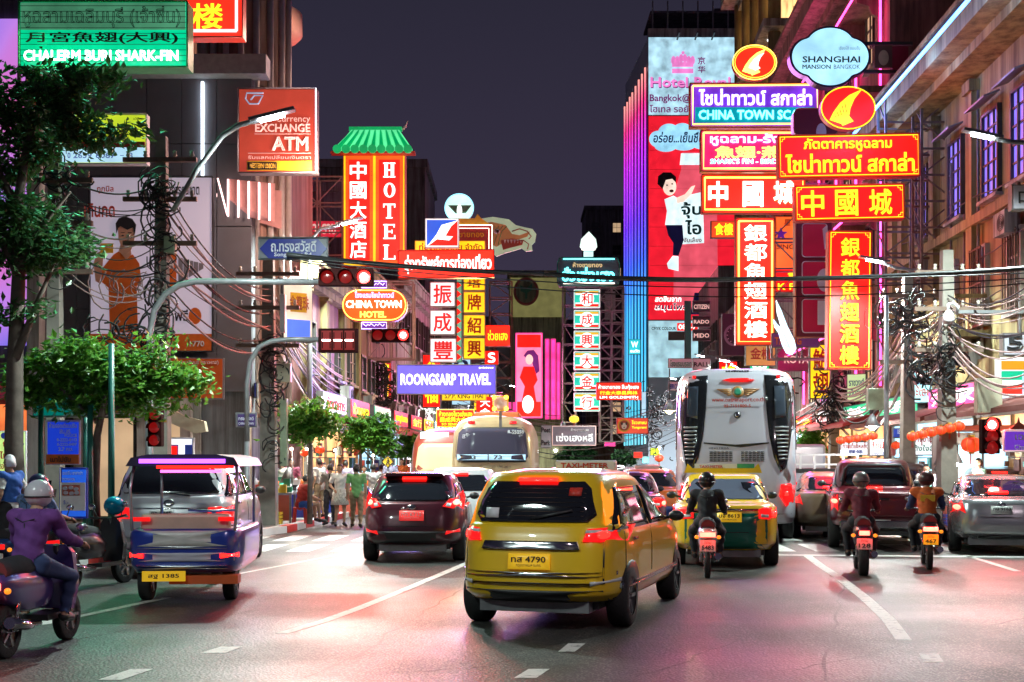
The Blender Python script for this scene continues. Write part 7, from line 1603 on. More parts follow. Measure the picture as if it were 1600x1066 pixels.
scooter('motorcycle', 'big motorcycle with a glaring red tail lamp behind the pickup', 1372, 18.4, -12, paint('bike_dark', (.06, .02, .05)), big=True, rider=1, helmet=mat('helmet_grey', (.2, .18, .17), rough=.3), rlab='rider in a dark red jacket behind the maroon pickup', wear=dict(top=cloth('dark_red', (.14, .015, .03)), bot=C['black'], long=True), txt='128')
scooter('motor_scooter', 'small motorcycle with a yellow plate near the silver saloon', 1478, 19.4, -14, paint('bike_black', (.02, .02, .03)), plt=V_PLATEY, rider=1, helmet=mat('helmet_maroon', (.08, .03, .03), rough=.3), rlab='motorcycle taxi rider in an orange vest near the silver saloon', wear=dict(top=C['navy'], vest=C['orange'], bot=C['black'], long=True), txt='467')
# ------------------------------------------------------------ street furniture, wires, trees, lamps
LED = mat('led_lamp', (.8, .9, 1), rough=.3, emit=(.85, .95, 1), es=60)
def street_lamp(label, px, py, Y, arm, power, colr=(.80, 1.0, .95), pole=None, rz=0, w=.42, tilt=10):
    o = thing('street_lamp', label, 'street lamp', P(px, py, Y))
    m = Euler((0, R(tilt), R(rz))).to_matrix()
    MB().box((0, 0, .05), (w+.35, .2, .06), rot=m).build('lamp_head', M_STEEL, o, bevel=.01)
    MB().box((0, 0, 0), (w, .12, .05), rot=m).build('bulb', LED, o, bevel=.01)
    pts = [P(a, b_, Y) - o.location for a, b_ in arm]; MB().tube(pts, .045, 8).build('arm', M_STEEL, o)
    if pole:
        pb = P(arm[-1][0], arm[-1][1], Y) - o.location; MB().tube([pb, Vector((pb.x, pb.y, -o.location.z+.1))], [.06, .09], 10).build('pole', M_STEEL, o)
    lamp('lamp_light', 'SPOT', (0, 0, -.08), power, colr, .15, o, (0, 0, 0), 165)
    return o
street_lamp('white street lamp on a long arm in front of the exchange sign', 425, 184, 21.0, [(408, 187), (375, 195), (348, 212), (310, 262), (270, 330)], 3000, tilt=-14, rz=0)
street_lamp('white street lamp glowing before the left half of the hotel sign', 546, 348, 35, [(530, 352), (500, 358), (488, 372), (484, 395)], 6500, pole=1, tilt=-14)
street_lamp('white street lamp by the blue-lit windows at the right edge', 1535, 213, 24.5, [(1550, 216), (1575, 221), (1630, 226)], 4200, pole=1, tilt=12)
street_lamp('white street lamp reaching over the vertical six-character board', 1366, 408, 33, [(1380, 411), (1400, 419), (1440, 424), (1490, 424)], 3200, tilt=10)
street_lamp('small far street lamp above the left of the coach roof', 1132, 564, 55, [(1142, 568), (1160, 580), (1166, 600)], 9000, pole=1, tilt=10)
street_lamp('small far street lamp in the left distance above the shops', 706, 600, 66, [(695, 603), (684, 612)], 9000, pole=1, tilt=-8)
street_lamp('assumed unseen street lamp on the left pavement beside the camera', -3400, -3900, 3.2, [(-3600, -3950), (-4200, -3950)], 2300, pole=1, tilt=-10)  # assumed lamp out of view, added to light the near traffic
street_lamp('assumed unseen street lamp on the right pavement beside the camera', 5000, -3900, 3.2, [(5200, -3950), (5900, -3950)], 1800, (1, .80, .85), pole=1, tilt=10)  # another assumed, unseen lamp for the foreground, tinted slightly pink
for i, (sd, Y) in enumerate(((-1, 84), (1, 78), (-1, 110), (1, 100), (-1, 140), (1, 135))):  # lamps added along the far street to brighten its dark distance
    xx = xl(Y)+1.3 if sd < 0 else xr(Y)-1.3; px = 800 + xx/Y*F; py = 718 - 6.3/Y*F; e = sd*1.6/Y*F
    street_lamp(['added street lamp far down the left side, nearest of three', 'added street lamp far down the right side, nearest of three', 'added street lamp far down the left side, middle of three', 'added street lamp far down the right side, middle of three', 'added street lamp far down the left side, farthest', 'added street lamp far down the right side, farthest'][i], px, py, Y, [(px+e*.3, py-3), (px+e, py+4)], 9000, (.9, .95, 1), pole=1)
for i, (px, py, Y) in enumerate(((868, 704, 150), (885, 728, 130), (912, 724, 160), (948, 726, 140), (985, 722, 120), (1030, 700, 100), (1060, 730, 60), (1048, 742, 45))):
    o = thing('far_lamp', ['leftmost tiny white lamp at the far end of the street', 'second tiny lamp from the left at the street end', 'third tiny lamp from the left at the street end', 'middle tiny lamp at the street end', 'tiny lamp right of the far trees', 'tiny lamp high by the grey block of flats', 'bright lamp just left of the coach', 'low bright lamp by the coach tail lamp'][i], 'lamp', P(px, py, Y), 0, 'tiny lamps at the street end')
    MB().sph((0, 0, 0), Y*.0011).build('bulb', LED, o); MB().cyl((0, .1, -P(px, py, Y).z), (0, .1, 0), .04).build('pole', M_STEEL, o)
def dlamp(lab, px, py, Y, m, e, c_, pw):
    o = thing('hanging_lamp', lab, 'lamp', P(px, py, Y)); MB().lathe((0, 0, 0), [(0, .25), (.06, .22), (.22, -.12), (.20, -.12), (0, .1)], n=14).build('lamp_shade', M_STEEL, o); MB().sph((0, 0, -.1), .12).build('bulb', e, o)
    MB().cyl((0, 0, .2), (0, 0, 1.2), .02).build('cord', M_FRAME, o); lamp('lamp_light', 'POINT', (0, 0, -.3), pw, c_, .12, o)
AMB = glow('amber_bulb', (1, .72, .25), 18)
dlamp('yellow lamp left of the white coach', 1046, 636, 40, M_STEEL, AMB, (1, .8, .4), 400); dlamp('yellow lamp above the far small trees', 880, 667, 62, M_STEEL, AMB, (1, .8, .4), 400)
dlamp('bare white lamp nearest on the right pavement', 1474, 718, 28.5, M_STEEL, LED, (1, .95, .85), 160); dlamp('bare white lamp next to the first on the right pavement', 1490, 716, 29.5, M_STEEL, LED, (1, .95, .85), 160)
dlamp('white lamp over the right awning by the lanterns', 1363, 660, 37, M_STEEL, LED, (1, .95, .85), 200); dlamp('bare white lamp over the snack stalls on the left', 450, 747, 33, M_STEEL, LED, (.9, .95, 1), 150)

# traffic signals
def arm_pole(name, lab, cat_, pts, Y, r, base):
    q = [P(a, b_, Y) for a, b_ in pts]; o = thing(name, lab, cat_, (q[0].x, Y, 0)); off = o.location
    MB().tube([p - off for p in q], r, 10).build('arm', M_STEEL, o)
    MB().tube([q[0] - off, Vector((0, 0, .1))], [r, r*1.6], 12).build('post', M_STEEL, o); MB().cyl((0, 0, 0), (0, 0, .2), .2).build('base', M_STEEL, o)
    return o
arm_pole('signal_mast', 'grey signal mast curving over the road to the upper red light', 'mast', [(233, 620), (234, 520), (241, 485), (258, 460), (280, 446), (305, 440), (360, 440), (500, 441)], 24.3, .06, 0)
arm_pole('signal_mast', 'thin second signal mast carrying the red countdown display', 'mast', [(386, 690), (386, 600), (391, 565), (405, 542), (425, 533), (455, 530), (500, 531)], 25.6, .05, 0)
SIG = mat('signal_housing', (.018, .003, .003), rough=.9, noise=0); SIG.node_tree.nodes['Principled BSDF'].inputs['Specular IOR Level'].default_value = .1; OFFR = mat('signal_off_red_glow', (.03, .002, .002), rough=.3, emit=(.5, .01, .01), es=.35); SRED = mat('signal_red_lit', (1, .3, .3), rough=.2, emit=(1, .012, .01), es=9); SCORE = mat('signal_core', (1, .6, .6), rough=.2, emit=(1, .5, .48), es=12)  # unlit lenses carry a faint red glow put into their colour
def signal(lab, px, py, Y, wpx, hpx, horiz=True, which=2, pw=900, hood=True):
    k = Y/F; o = thing('traffic_light', lab, 'traffic light', P(px, py, Y)); w, h = wpx*k, hpx*k
    MB().box((0, .1, 0), (w, .2, h)).build('housing', SIG, o, bevel=.02)
    r = (h if horiz else w)*.38; stp = (w if horiz else h)/3
    for i in range(3):
        c_ = (-w/2 + stp*(i+.5), 0, 0) if horiz else (0, 0, h/2 - stp*(i+.5)); m = SRED if i == which else OFFR
        ln = MB().lathe((c_[0], -.012, c_[2]), [(0, -.03), (r*.6, -.022), (r, 0)], n=20, axis='Y').build('lens', m, o)
        if i == which: MB().lathe((c_[0], -.03, c_[2]), [(0, -.03), (r*.35, -.028), (r*.6, -.01)], n=16, axis='Y').build('bulb', SCORE, ln)
        MB().tube([(c_[0]+r*1.08*math.cos(a), -.0, c_[2]+r*1.08*math.sin(a)) for a in [R(-20+i_*22) for i_ in range(11)]], .012, 5).build('hood', SIG, o)
        q = MB(); pts = [R(-10+i_*20) for i_ in range(11)]
        q.add([(c_[0]+r*1.1*math.cos(a), yy, c_[2]+r*1.1*math.sin(a)) for yy in (0, -.16) for a in pts], [(j, j+1, j+12, j+11) for j in range(10)]); q.build('visor', SIG, o)
        if i == which: lamp('signal_lamp', 'SPOT', (c_[0], -.25, c_[2]), pw, (1, .02, .015), .1, o, (R(-68), 0, 0), 130)
    return o
signal('upper horizontal traffic light glowing red on the long mast arm', 540, 433, 24.0, 86, 27, True, 2, 700)
signal('lower horizontal traffic light glowing red over the avenue', 610, 524, 33, 60, 21, True, 2, 500)
signal('vertical traffic light glowing red at the right edge', 1549, 682, 24.6, 28, 54, False, 0, 300)
signal('dark traffic light under the tree at the left', 241, 668, 22.5, 22, 60, False, 9, 0)
cdn = thing('countdown_display', 'red countdown display showing three dashes beside the traffic lights', 'display', P(528, 532, 24.9)); k_ = 24.9/F
MB().box((0, .08, 0), (62*k_, .16, 38*k_)).build('housing', SIG, cdn, bevel=.02)
for i in (-1, 0, 1):
    MB().box((i*18*k_, -.01, 0), (15*k_, .02, 30*k_)).build('digit_panel', OFFR, cdn); MB().box((i*18*k_, -.03, 0), (13*k_, .02, 2.4*k_)).build('lit_segment', SCORE, cdn)
    for sx in (-1, 1):
        for sz in (-1, 1): MB().box((i*18*k_+sx*6*k_, -.025, sz*7*k_), (1.6*k_, .01, 11*k_)).build('unlit_segment', SIG, cdn)
lamp('signal_lamp', 'SPOT', (0, -.2, 0), 120, (1, .03, .02), .15, cdn, (R(-68), 0, 0), 130)

# poles, signposts, posts
def pole(lab, px, Y, ztop, r=.15, m=None, boxes=(), name='utility_pole', sq=True, z0=.14):
    o = thing(name, lab, 'pole', (X(px, Y), Y, z0)); h = ztop - z0
    if sq: MB().add([(-r, -r, 0), (r, -r, 0), (r, r, 0), (-r, r, 0), (-r*.6, -r*.6, h), (r*.6, -r*.6, h), (r*.6, r*.6, h), (-r*.6, r*.6, h)], [(0,3,2,1), (4,5,6,7), (0,1,5,4), (1,2,6,5), (2,3,7,6), (3,0,4,7)]).build('shaft', m or M_CONC, o)
    else: MB().tube([(0, 0, 0), (0, 0, h)], [r, r*.8], 12).build('shaft', m or M_STEEL, o)
    for (dx, z, w_, h_, nm, bm_) in boxes: MB().box((dx, -r-.12, z), (w_, .22, h_)).build(nm, bm_, o, bevel=.015)
    if sq:
        for z in (h-.5, h-1.3, h-2.2): MB().box((0, -.14, z), (1.5, .09, .09)).build('crossarm', M_RUST, o)
        for z in (h-.5, h-1.3, h-2.2):
            for dx in (-.65, -.3, .3, .65): MB().lathe((dx, -.14, z+.05), [(.02, 0), (.05, .04), (.03, .08), (.045, .12), (0, .14)], n=8).build('insulator', M_FRAMEW, o)
    return o
GB = mat('meter_box_green', (.30, .36, .24), rough=.6, noise=.3)
pole('concrete utility pole in front of the bank billboard, hung with black wire coils', 253, 26.2, 8.3, .17, boxes=((.25, 5.9, .22, .35, 'meter_box', GB),))
pole('concrete utility pole beside the pink-lit wall on the left', 86, 24.0, 7.4, .15, boxes=((.1, 3.1, .3, .4, 'meter_box', GB),))
pole('thick concrete pole with a cream junction box left of the shophouses', 420, 30.5, 6.6, .2, boxes=((.42, 3.6, .34, .45, 'junction_box', mat('junction_cream', (.5, .46, .34), rough=.5)), (.42, 2.2, .16, 1.6, 'cable_duct', GB), (.4, 5.0, .12, .9, 'transformer_tube', P_WHITE)))
pole('slim concrete pole of the wire crossing behind the left trees', 581, 50, 6.0, .2)
pole('concrete pole with a black wire mass right of the vertical board', 1418, 33, 6.4, .18, boxes=((-.9, 3.1, .45, .55, 'junction_box', GB),))
pole('tall concrete pole beside the large junction box on the right', 1479, 28.2, 6.3, .19, boxes=((.8, 2.95, .55, .75, 'junction_box', mat('junction_cream', (.5, .46, .34), rough=.5)),))
pole('concrete pole between the coach and the red lanterns', 1303, 47, 5.5, .2)
TEALP = mat('teal_painted_steel', (.02, .16, .13), rough=.4)
for px, Y, zt, lb in ((64, 21.9, 2.9, 'left teal post of the green direction sign'), (134, 22.3, 2.9, 'right teal post of the green direction sign'), (174, 19.9, 3.5, 'teal post standing before the bank door, left of the white car'), (141, 21.2, 2.6, 'teal post right of the blue poster stand')):
    pole(lb, px, Y, zt, .055, TEALP, name='signpost', sq=False)
pole('beige steel post rising behind the white car near the stalls', 388, 26.4, 3.0, .075, mat('beige_steel', (.4, .32, .22), rough=.5), name='signpost', sq=False)
pole('grey steel column right of the vertical yellow board', 1385, 32, 5.8, .07, name='signpost', sq=False)
cc_ = thing('security_camera', 'white dome security camera on a curved bracket at the right', 'camera', P(1482, 494, 27)); k_ = 27/F
MB().tube([(.2, .1, .05), (.2, 0, .2), (.1, 0, .28), (0, 0, .25), (0, 0, .1)], .035, 8).build('bracket', P_WHITE, cc_); MB().lathe((0, 0, 0), [(.05, .12), (.10, .05), (.13, -.08), (.10, -.14), (.05, -.17), (0, -.18)], n=16).build('dome', P_WHITE, cc_)
MB().bar((.2, .1, .1), (1.6, .1, .1), .07).build('arm', M_STEEL, cc_)

# lattice frames that carry the signs
def lattice(lab, r, Y, m, cell=30, name='sign_scaffold', depth=.8, t=.07):
    x0, y0, x1, y1 = r; k = Y/F; o = thing(name, lab, 'scaffold', P((x0+x1)/2, y1, Y)); w = (x1-x0)*k; h = (y1-y0)*k
    nx = max(1, round((x1-x0)/cell)); nz = max(1, round((y1-y0)/cell)); cw = w/nx; ch = h/nz
    for d in (0, depth):
        for i in range(nx+1): MB().bar((-w/2+cw*i, d, 0), (-w/2+cw*i, d, h), t).build('upright', m, o)
        for j in range(nz+1): MB().bar((-w/2, d+.001, ch*j), (w/2, d+.001, ch*j), t*.8).build('rail', m, o)
    for j in range(nz):
        for i in range(nx):
            a = (-w/2+cw*i, -.02, ch*j); b_ = (-w/2+cw*(i+1), -.02, ch*(j+1))
            if (i+j) % 2: a, b_ = (a[0], a[1], b_[2]), (b_[0], b_[1], a[2])
            MB().bar(a, b_, t*.6).build('brace', m, o)
            if i == 0 or i == nx-1:
                xx = a[0] if i == 0 else b_[0]; MB().bar((xx, 0, ch*j), (xx, depth, ch*(j+1)), t*.5).build('brace', m, o)
    return o
PS = mat('pink_lit_steel', (.52, .33, .34), rough=.6, metal=.2, noise=.3)  # pink sign light on the steel put into its base colour
lattice('steel sign scaffold left of the green-roofed hotel sign', (456, 276, 535, 440), 53, PS, 38)
lattice('steel scaffold below the hotel sign behind the oval neon', (505, 440, 645, 560), 47.5, PS, 40)
lattice('steel tower behind the yellow character boxes', (765, 440, 800, 640), 58, M_RUST, 26)
lattice('dark steel lattice right of the gold character column', (938, 448, 975, 690), 66, M_STEEL, 19)
lattice('steel tower carrying the long red boards on the right', (1384, 150, 1436, 560), 38, M_STEEL, 42)
lattice('steel frame behind the vertical neon board', (1206, 280, 1300, 560), 47, M_STEEL, 46)
lattice('light steel scaffold above the red boards beside the mansion windows', (1440, 150, 1492, 520), 36.5, M_RUST, 40)
lattice('rusty frame under the green neon sign at top left', (30, 105, 60, 260), 28.5, M_RUST, 36)
lattice('steel frame holding the gold shop sign', (880, 446, 900, 690), 66.5, M_STEEL, 30)

# wires
WB = mat('black_cable', (.02, .02, .022), rough=.5); WP = mat('pinkish_wire', (.35, .24, .23), rough=.5)
def cable(a, b_, sag, r, m, lab, grp, n=14, name='overhead_cable'):
    a = P(*a); b_ = P(*b_); pts = []
    for i in range(n+1):
        t = i/n; p = a.lerp(b_, t) - a; p.z -= sag*4*t*(1-t); pts.append(p)
    o = MB().tube(pts, r, 5).build(name, m, None, loc=a); tag(o, lab, 'cable', grp); return o
for i, (pts, r) in enumerate(((((448, 398, 24.5), (850, 428, 27)), .05), (((850, 428, 27), (1180, 436, 27)), .055), (((1180, 436, 27), (1640, 416, 24)), .05))):
    cable(pts[0], pts[1], .06, r, WB, ['thick black cable bundle from the blue road sign to mid-frame', 'thick black cable bundle crossing the drink billboard', 'thick black cable bundle crossing the red boards to the right edge'][i], 'thick cable bundles over the avenue')
rg = random.Random(11)
ORD = 'topmost second third fourth fifth sixth seventh eighth ninth tenth eleventh twelfth thirteenth fourteenth fifteenth sixteenth'.split()
def wlab(i, m, rest): return ('black' if m is WB else 'pinkish') + ' wire, ' + ORD[i] + ' from the top, ' + rest
def cab(i, a, b_, sag, r, m, rest, grp): return cable(a, b_, sag, r, m, wlab(i, m, rest), grp)
for i in range(3): cab(i, (448, 402+i*2, 24.6), (1640, 425+i*7, 24.4), .25+.12*i, .012, WB, 'strung right across the avenue beside the cable bundle', 'thin wires beside the bundle')
for i in range(12):
    cab(i, (262, 300+i*16, 26.1), (424, 445+i*9+rg.randrange(12), 30.4), rg.uniform(.15, .6), rg.choice((.012, .018, .025)), rg.choice((WP, WB, WB)), 'sagging between the billboard pole and the junction-box pole', 'wires left of the shophouses')
for i in range(12):
    cab(i, (98, 275+i*14, 24), (252, 285+i*15+rg.randrange(14), 26.1), rg.uniform(.1, .5), rg.choice((.012, .018)), rg.choice((WP, WB, WB)), 'between the two leftmost utility poles', 'wires between the leftmost poles')
for i in range(8): cab(i, (-30, 250+i*22, 23), (86, 268+i*16, 24), rg.uniform(.05, .2), .014, rg.choice((WP, WB)), 'leaving the leftmost pole towards the left edge', 'wires at the left edge')
for i in range(16): cab(i, (425, 452+i*5, 30.4), (583, 575+i*4, 50), rg.uniform(.5, 2.0), rg.choice((.02, .03, .02)), rg.choice((WP, WP, WB)), 'drooping along the left shophouses', 'wires along the left shophouses')
for i in range(12): cab(i, (583, 572+i*5, 50), (690+rg.randrange(40), 640+i*2, 85), rg.uniform(.5, 1.8), .03, rg.choice((WP, WB)), 'running on from the middle pole down the street', 'far wires on the left')
for i in range(13): cab(i, (1640, 415+i*16, 24.5), (1482, 462+i*7, 28), rg.uniform(.2, .7), rg.choice((.012, .018, .024)), rg.choice((WP, WP, WB)), 'sagging from the right edge to the tall right pole', 'wires at the right edge')
for i in range(14): cab(i, (1478, 470+i*8, 28.1), (1420, 500+i*6, 33), rg.uniform(.1, .6), rg.choice((.015, .022, .03)), rg.choice((WP, WB, WB)), 'between the two right-hand poles', 'wires between the right poles')
for i in range(14): cab(i, (1416, 500+i*7, 33), (1304, 600+i*4, 47), rg.uniform(.4, 1.6), rg.choice((.02, .03)), rg.choice((WP, WP, WB)), 'drooping behind the vertical board to the coach side', 'wires behind the vertical board')
for i in range(8): cab(i, (1302, 610+i*4, 47), (1120+rg.randrange(40), 655+i*2, 88), rg.uniform(.5, 1.4), .03, rg.choice((WP, WB)), 'far off along the right-hand houses', 'far wires on the right')
for i in range(12): cab(i, (690+rg.randrange(60), 610+i*5, 70), (1050+rg.randrange(50), 600+i*7, 75), rg.uniform(.6, 2.2), .018, rg.choice((WP, WB)), 'slung far off across the street', 'far wires across the street')
def tangle(lab, px, py, Y, rx, rz_, n, r=.012, seed=1, m=WB):
    g = random.Random(seed); mb = MB(); c_ = Vector((0, 0, 0))
    for i in range(n):
        a0 = g.random()*6.3; cx, cz = g.gauss(0, rx*.45), g.gauss(0, rz_*.5); R_ = g.uniform(.06, .30); e = g.uniform(.5, 1.6); ph = g.uniform(-.4, .4); k = g.randrange(7, 15)
        pts = [(cx + R_*math.cos(a0+j*.5)*(1+.03*j), g.gauss(0, .05) + ph*math.sin(a0+j*.5)*R_, cz + R_*e*math.sin(a0+j*.5) - .02*j) for j in range(k)]
        mb.tube(pts, r*g.uniform(.7, 1.8), 4)
    o = mb.build('cable_tangle', m, None, loc=P(px, py, Y)); tag(o, lab, 'cables', None, 'stuff'); return o
tangle('mass of coiled black wires on the billboard pole', 250, 430, 25.8, .2, 1.7, 30, .014, 2); tangle('wire coils near the top of the billboard pole', 250, 300, 25.8, .3, .4, 30, .012, 3)
tangle('pinkish wires bunched across the billboard', 195, 440, 26, .6, .08, 14, .010, 4, WP); tangle('wire coils on the leftmost pole', 92, 330, 23.8, .3, 1.2, 30, .012, 5); tangle('wire coils over the tree at left', 200, 510, 25.6, .6, .10, 20, .012, 6)
tangle('thick tangle of wires on the right poles', 1415, 490, 32.5, .7, .6, 36, .018, 7); tangle('hanging wire mass between the right poles', 1440, 565, 30, .4, .8, 28, .018, 8); tangle('wires around the tall right pole', 1482, 560, 27.8, .3, 1.0, 30, .014, 9)
tangle('wires on the junction-box pole', 426, 600, 30.1, .22, 1.6, 34, .014, 10); tangle('wire knot on the middle pole', 583, 600, 49.5, .9, 1.2, 70, .02, 12); tangle('wire knot on the pole by the coach', 1300, 625, 46.6, .9, .9, 50, .02, 13); tangle('far dark wire clutter in the right distance', 1022, 640, 80, 1.2, 2.2, 60, .03, 14); tangle('far dark wire clutter in the left distance', 650, 640, 72, 1.6, 1.6, 50, .03, 15)

# trees
def leaf_mat(n, c, c2):
    m = bpy.data.materials.new(n); m.use_nodes = True; nt = m.node_tree; b = nt.nodes['Principled BSDF']; t = nt.nodes.new('ShaderNodeTexCoord'); z = nt.nodes.new('ShaderNodeTexNoise'); z.inputs['Scale'].default_value = 7
    nt.links.new(t.outputs['Object'], z.inputs['Vector']); r = nt.nodes.new('ShaderNodeValToRGB'); r.color_ramp.elements[0].position = .35; r.color_ramp.elements[0].color = (*c, 1); r.color_ramp.elements[1].position = .65; r.color_ramp.elements[1].color = (*c2, 1)
    nt.links.new(z.outputs[0], r.inputs[0]); nt.links.new(r.outputs[0], b.inputs['Base Color']); b.inputs['Roughness'].default_value = .38
    tr = nt.nodes.new('ShaderNodeBsdfTranslucent'); nt.links.new(r.outputs[0], tr.inputs[0]); mx = nt.nodes.new('ShaderNodeMixShader'); mx.inputs[0].default_value = .4
    nt.links.new(b.outputs[0], mx.inputs[1]); nt.links.new(tr.outputs[0], mx.inputs[2]); nt.links.new(mx.outputs[0], nt.nodes['Material Output'].inputs[0]); return m
LEAF = leaf_mat('leaf_green', (.04, .15, .015), (.13, .32, .035)); LEAFD = leaf_mat('leaf_dark', (.02, .08, .025), (.07, .17, .05)); BARK = mat('bark', (.16, .12, .10), rough=.9, noise=.5, scale=5, bump=.8)
def tree(lab, base, limbs, blobs, Y, n, size, m, seed, r0=.14):
    g = random.Random(seed); bp = P(base[0], base[1], Y); bp.z = .14; o = thing('tree', lab, 'tree', bp)
    tr = MB()
    for li, L in enumerate(limbs):
        pts = [P(a, b_, Y + g.uniform(-.25, .25) if i else Y) - bp for i, (a, b_) in enumerate(L)]
        if li == 0: pts[0].z = 0.0
        k = len(pts); rr = [(r0 if li == 0 else r0*.45)*(1 - .75*i/(k-1)) for i in range(k)]
        tr.tube(pts, rr, 9)
    tr.build('trunk', BARK, o)
    lf = MB(); tot = sum(b_[2]*b_[3] for b_ in blobs); k = Y/F; vs = []; fs = []
    for (px, py, rx, ry) in blobs:
        c_ = P(px, py, Y) - bp; cnt = int(n*rx*ry/tot); ncl = max(4, cnt//22)
        for q in range(ncl):
            # a twig clump inside the blob, biased outwards
            while True:
                u = Vector((g.uniform(-1, 1), g.uniform(-1, 1), g.uniform(-1, 1)))
                if .25 < u.length < 1: break
            cc = c_ + Vector((u.x*rx*k, u.y*min(rx, ry)*k*1.1, u.z*ry*k)); cr = g.uniform(.10, .26)*max(1, k*25*.03+.6)
            dn = Vector((g.uniform(-1, 1), g.uniform(-1, 1), g.uniform(-.5, .2))).normalized()
            for j in range(22):
                p = cc + Vector((g.gauss(0, cr), g.gauss(0, cr), g.gauss(0, cr*.45)))
                d = (dn + Vector((g.gauss(0, .5), g.gauss(0, .5), g.gauss(-.15, .4)))).normalized(); s_ = d.cross(Vector((g.gauss(0, .35), g.gauss(0, .35), 1))).normalized(); L = size*g.uniform(.6, 1.3); W = L*.5; up = s_.cross(d)*L*.12
                i0 = len(vs); vs += [p, p + d*L*.5 + s_*W*.5 - up, p + d*L, p + d*L*.5 - s_*W*.5 - up, p + d*L*.5]
                fs += [(i0, i0+1, i0+4), (i0+1, i0+2, i0+4), (i0+2, i0+3, i0+4), (i0+3, i0, i0+4)]
    me = bpy.data.meshes.new('foliage'); me.from_pydata([tuple(v) for v in vs], [], fs); me.materials.append(m); c_ = link('foliage', me, o); c_['kind'] = 'stuff'
    return o
tree('tall tree with dark leaves in front of the pink and violet screen', (28, 860), [[(28, 860), (22, 700), (24, 560), (30, 420), (28, 320), (40, 240), (60, 170)], [(24, 560), (60, 470), (90, 400)], [(28, 430), (5, 380), (-20, 340)], [(28, 330), (-10, 250), (-20, 180)], [(30, 420), (75, 340), (110, 300)]],
     [(40, 150, 95, 45), (110, 125, 75, 25), (60, 195, 110, 40), (150, 205, 75, 22), (30, 250, 60, 30), (40, 345, 75, 40), (85, 385, 62, 35), (20, 400, 50, 35), (-10, 300, 40, 60), (25, 480, 40, 22)], 20.5, 6600, .17, LEAFD, 21, .17)
tree('spreading tree with bright lamplit leaves before the bank', (150, 860), [[(150, 860), (148, 760), (152, 680), (165, 620), (180, 580)], [(152, 660), (110, 620), (70, 590)], [(155, 650), (220, 620), (290, 600)], [(160, 620), (130, 570), (110, 545)]],
     [(75, 575, 45, 35), (130, 560, 60, 32), (185, 585, 62, 40), (240, 590, 58, 36), (290, 590, 42, 24), (150, 615, 60, 28), (215, 625, 60, 22), (100, 610, 50, 25), (50, 600, 28, 35), (250, 545, 14, 25)], 21.4, 6400, .16, LEAF, 22, .10)
tree('small round tree left of the walkers', (484, 830), [[(484, 830), (484, 740), (484, 690), (484, 655)]], [(486, 650, 28, 26), (474, 672, 22, 20), (503, 660, 20, 16)], 31, 2600, .17, LEAF, 23, .07)
tree('second small tree behind the walkers', (582, 800), [[(582, 800), (583, 720), (584, 670)], [(583, 720), (560, 695)]], [(580, 670, 36, 24), (560, 685, 22, 16), (600, 690, 18, 14)], 41, 3200, .22, LEAF, 24, .09)
tree('third small tree towards the buses on the left', (630, 780), [[(630, 780), (632, 730), (634, 700)]], [(634, 695, 20, 14), (615, 700, 16, 12), (645, 685, 10, 10)], 49, 2000, .26, LEAF, 25, .09)
tree('small far tree at the end of the street', (898, 740), [[(898, 740), (899, 720), (900, 705)]], [(900, 706, 24, 14), (885, 715, 14, 10), (918, 712, 14, 9)], 120, 1800, .5, LEAFD, 26, .2)
tree('small far tree beside the lime green sign', (972, 740), [[(972, 740), (973, 722), (974, 712)]], [(972, 712, 12, 9), (980, 718, 10, 7)], 110, 1200, .45, LEAFD, 27, .15)
tree('dark tree beside the coach on the right', (1232+38, 760), [[(1270, 760), (1268, 720), (1266, 690)]], [(1266, 692, 12, 18)], 50, 1400, .25, LEAF, 28, .1)

# lanterns, each one a thing
LN = mat('lantern_red_silk', (.45, .03, .015), rough=.5, emit=(1, .07, .01), es=.55, enoise=.5); LNY = mat('lantern_yellow_silk', (.8, .6, .05), rough=.5, emit=(1, .75, .05), es=.9, enoise=.4)
def lantern_meshes(m):
    b = MB(); prof = [(.05, .17), (.14, .155), (.21, .10), (.235, .03), (.235, -.03), (.21, -.10), (.14, -.155), (.05, -.17)]; b.lathe((0, 0, 0), prof, n=16)
    r = MB()
    for i in range(8):
        a = math.pi*2*i/8; r.tube([((p[0]+.004)*math.cos(a), (p[0]+.004)*math.sin(a), p[1]) for p in prof], .006, 4)
    c_ = MB().lathe((0, 0, 0), [(0, .22), (.07, .22), (.07, .16), (0, .16)], n=12); c_.lathe((0, 0, 0), [(0, -.16), (.07, -.16), (.07, -.21), (0, -.21)], n=12)
    t = MB()
    for i in range(5): t.cyl((.03*math.cos(i), .03*math.sin(i), -.21), (.035*math.cos(i), .035*math.sin(i), -.45), .006, n=4)
    return b.mesh('lantern', m), r.mesh('rib', M_GOLD), c_.mesh('cap', M_GOLD), t.mesh('tassel', M_RED)
LM = lantern_meshes(LN)
def lantern(px, py, Y, w, lab, grp, L=None):
    s = w*Y/F/.47; b, r, c_, t = L or LM
    o = link('lantern', b, None, loc=P(px, py, Y), scale=(s, s, s)); tag(o, lab, 'lantern', grp); link('rib', r, o); link('cap', c_, o); link('tassel', t, o); return o
rows = [('under the long awning in the middle of the right side', [(1320+i*10, 690-i*2, 42+i*.0) for i in range(4)] + [(1322, 704, 43)], 13), ('in the left lantern row near the red awning', [(1322+i*12, 690-i*1.5, 40) for i in range(0)], 12)]
for i in range(5): lantern(1314+i*12.5, 688-i*1.6, 36.5+.01*i, 15.5, ['leftmost', 'second', 'third', 'fourth', 'rightmost'][i] + ' red lantern of the row under the red awning', 'red lanterns under the red awning')
for i in range(6): lantern(1426+i*14.5, 682-i*3.2, 27.9, 18.5, ['leftmost', 'second', 'third', 'fourth', 'fifth', 'rightmost'][i] + ' red lantern of the brighter row on the right', 'red lanterns of the brighter right row')
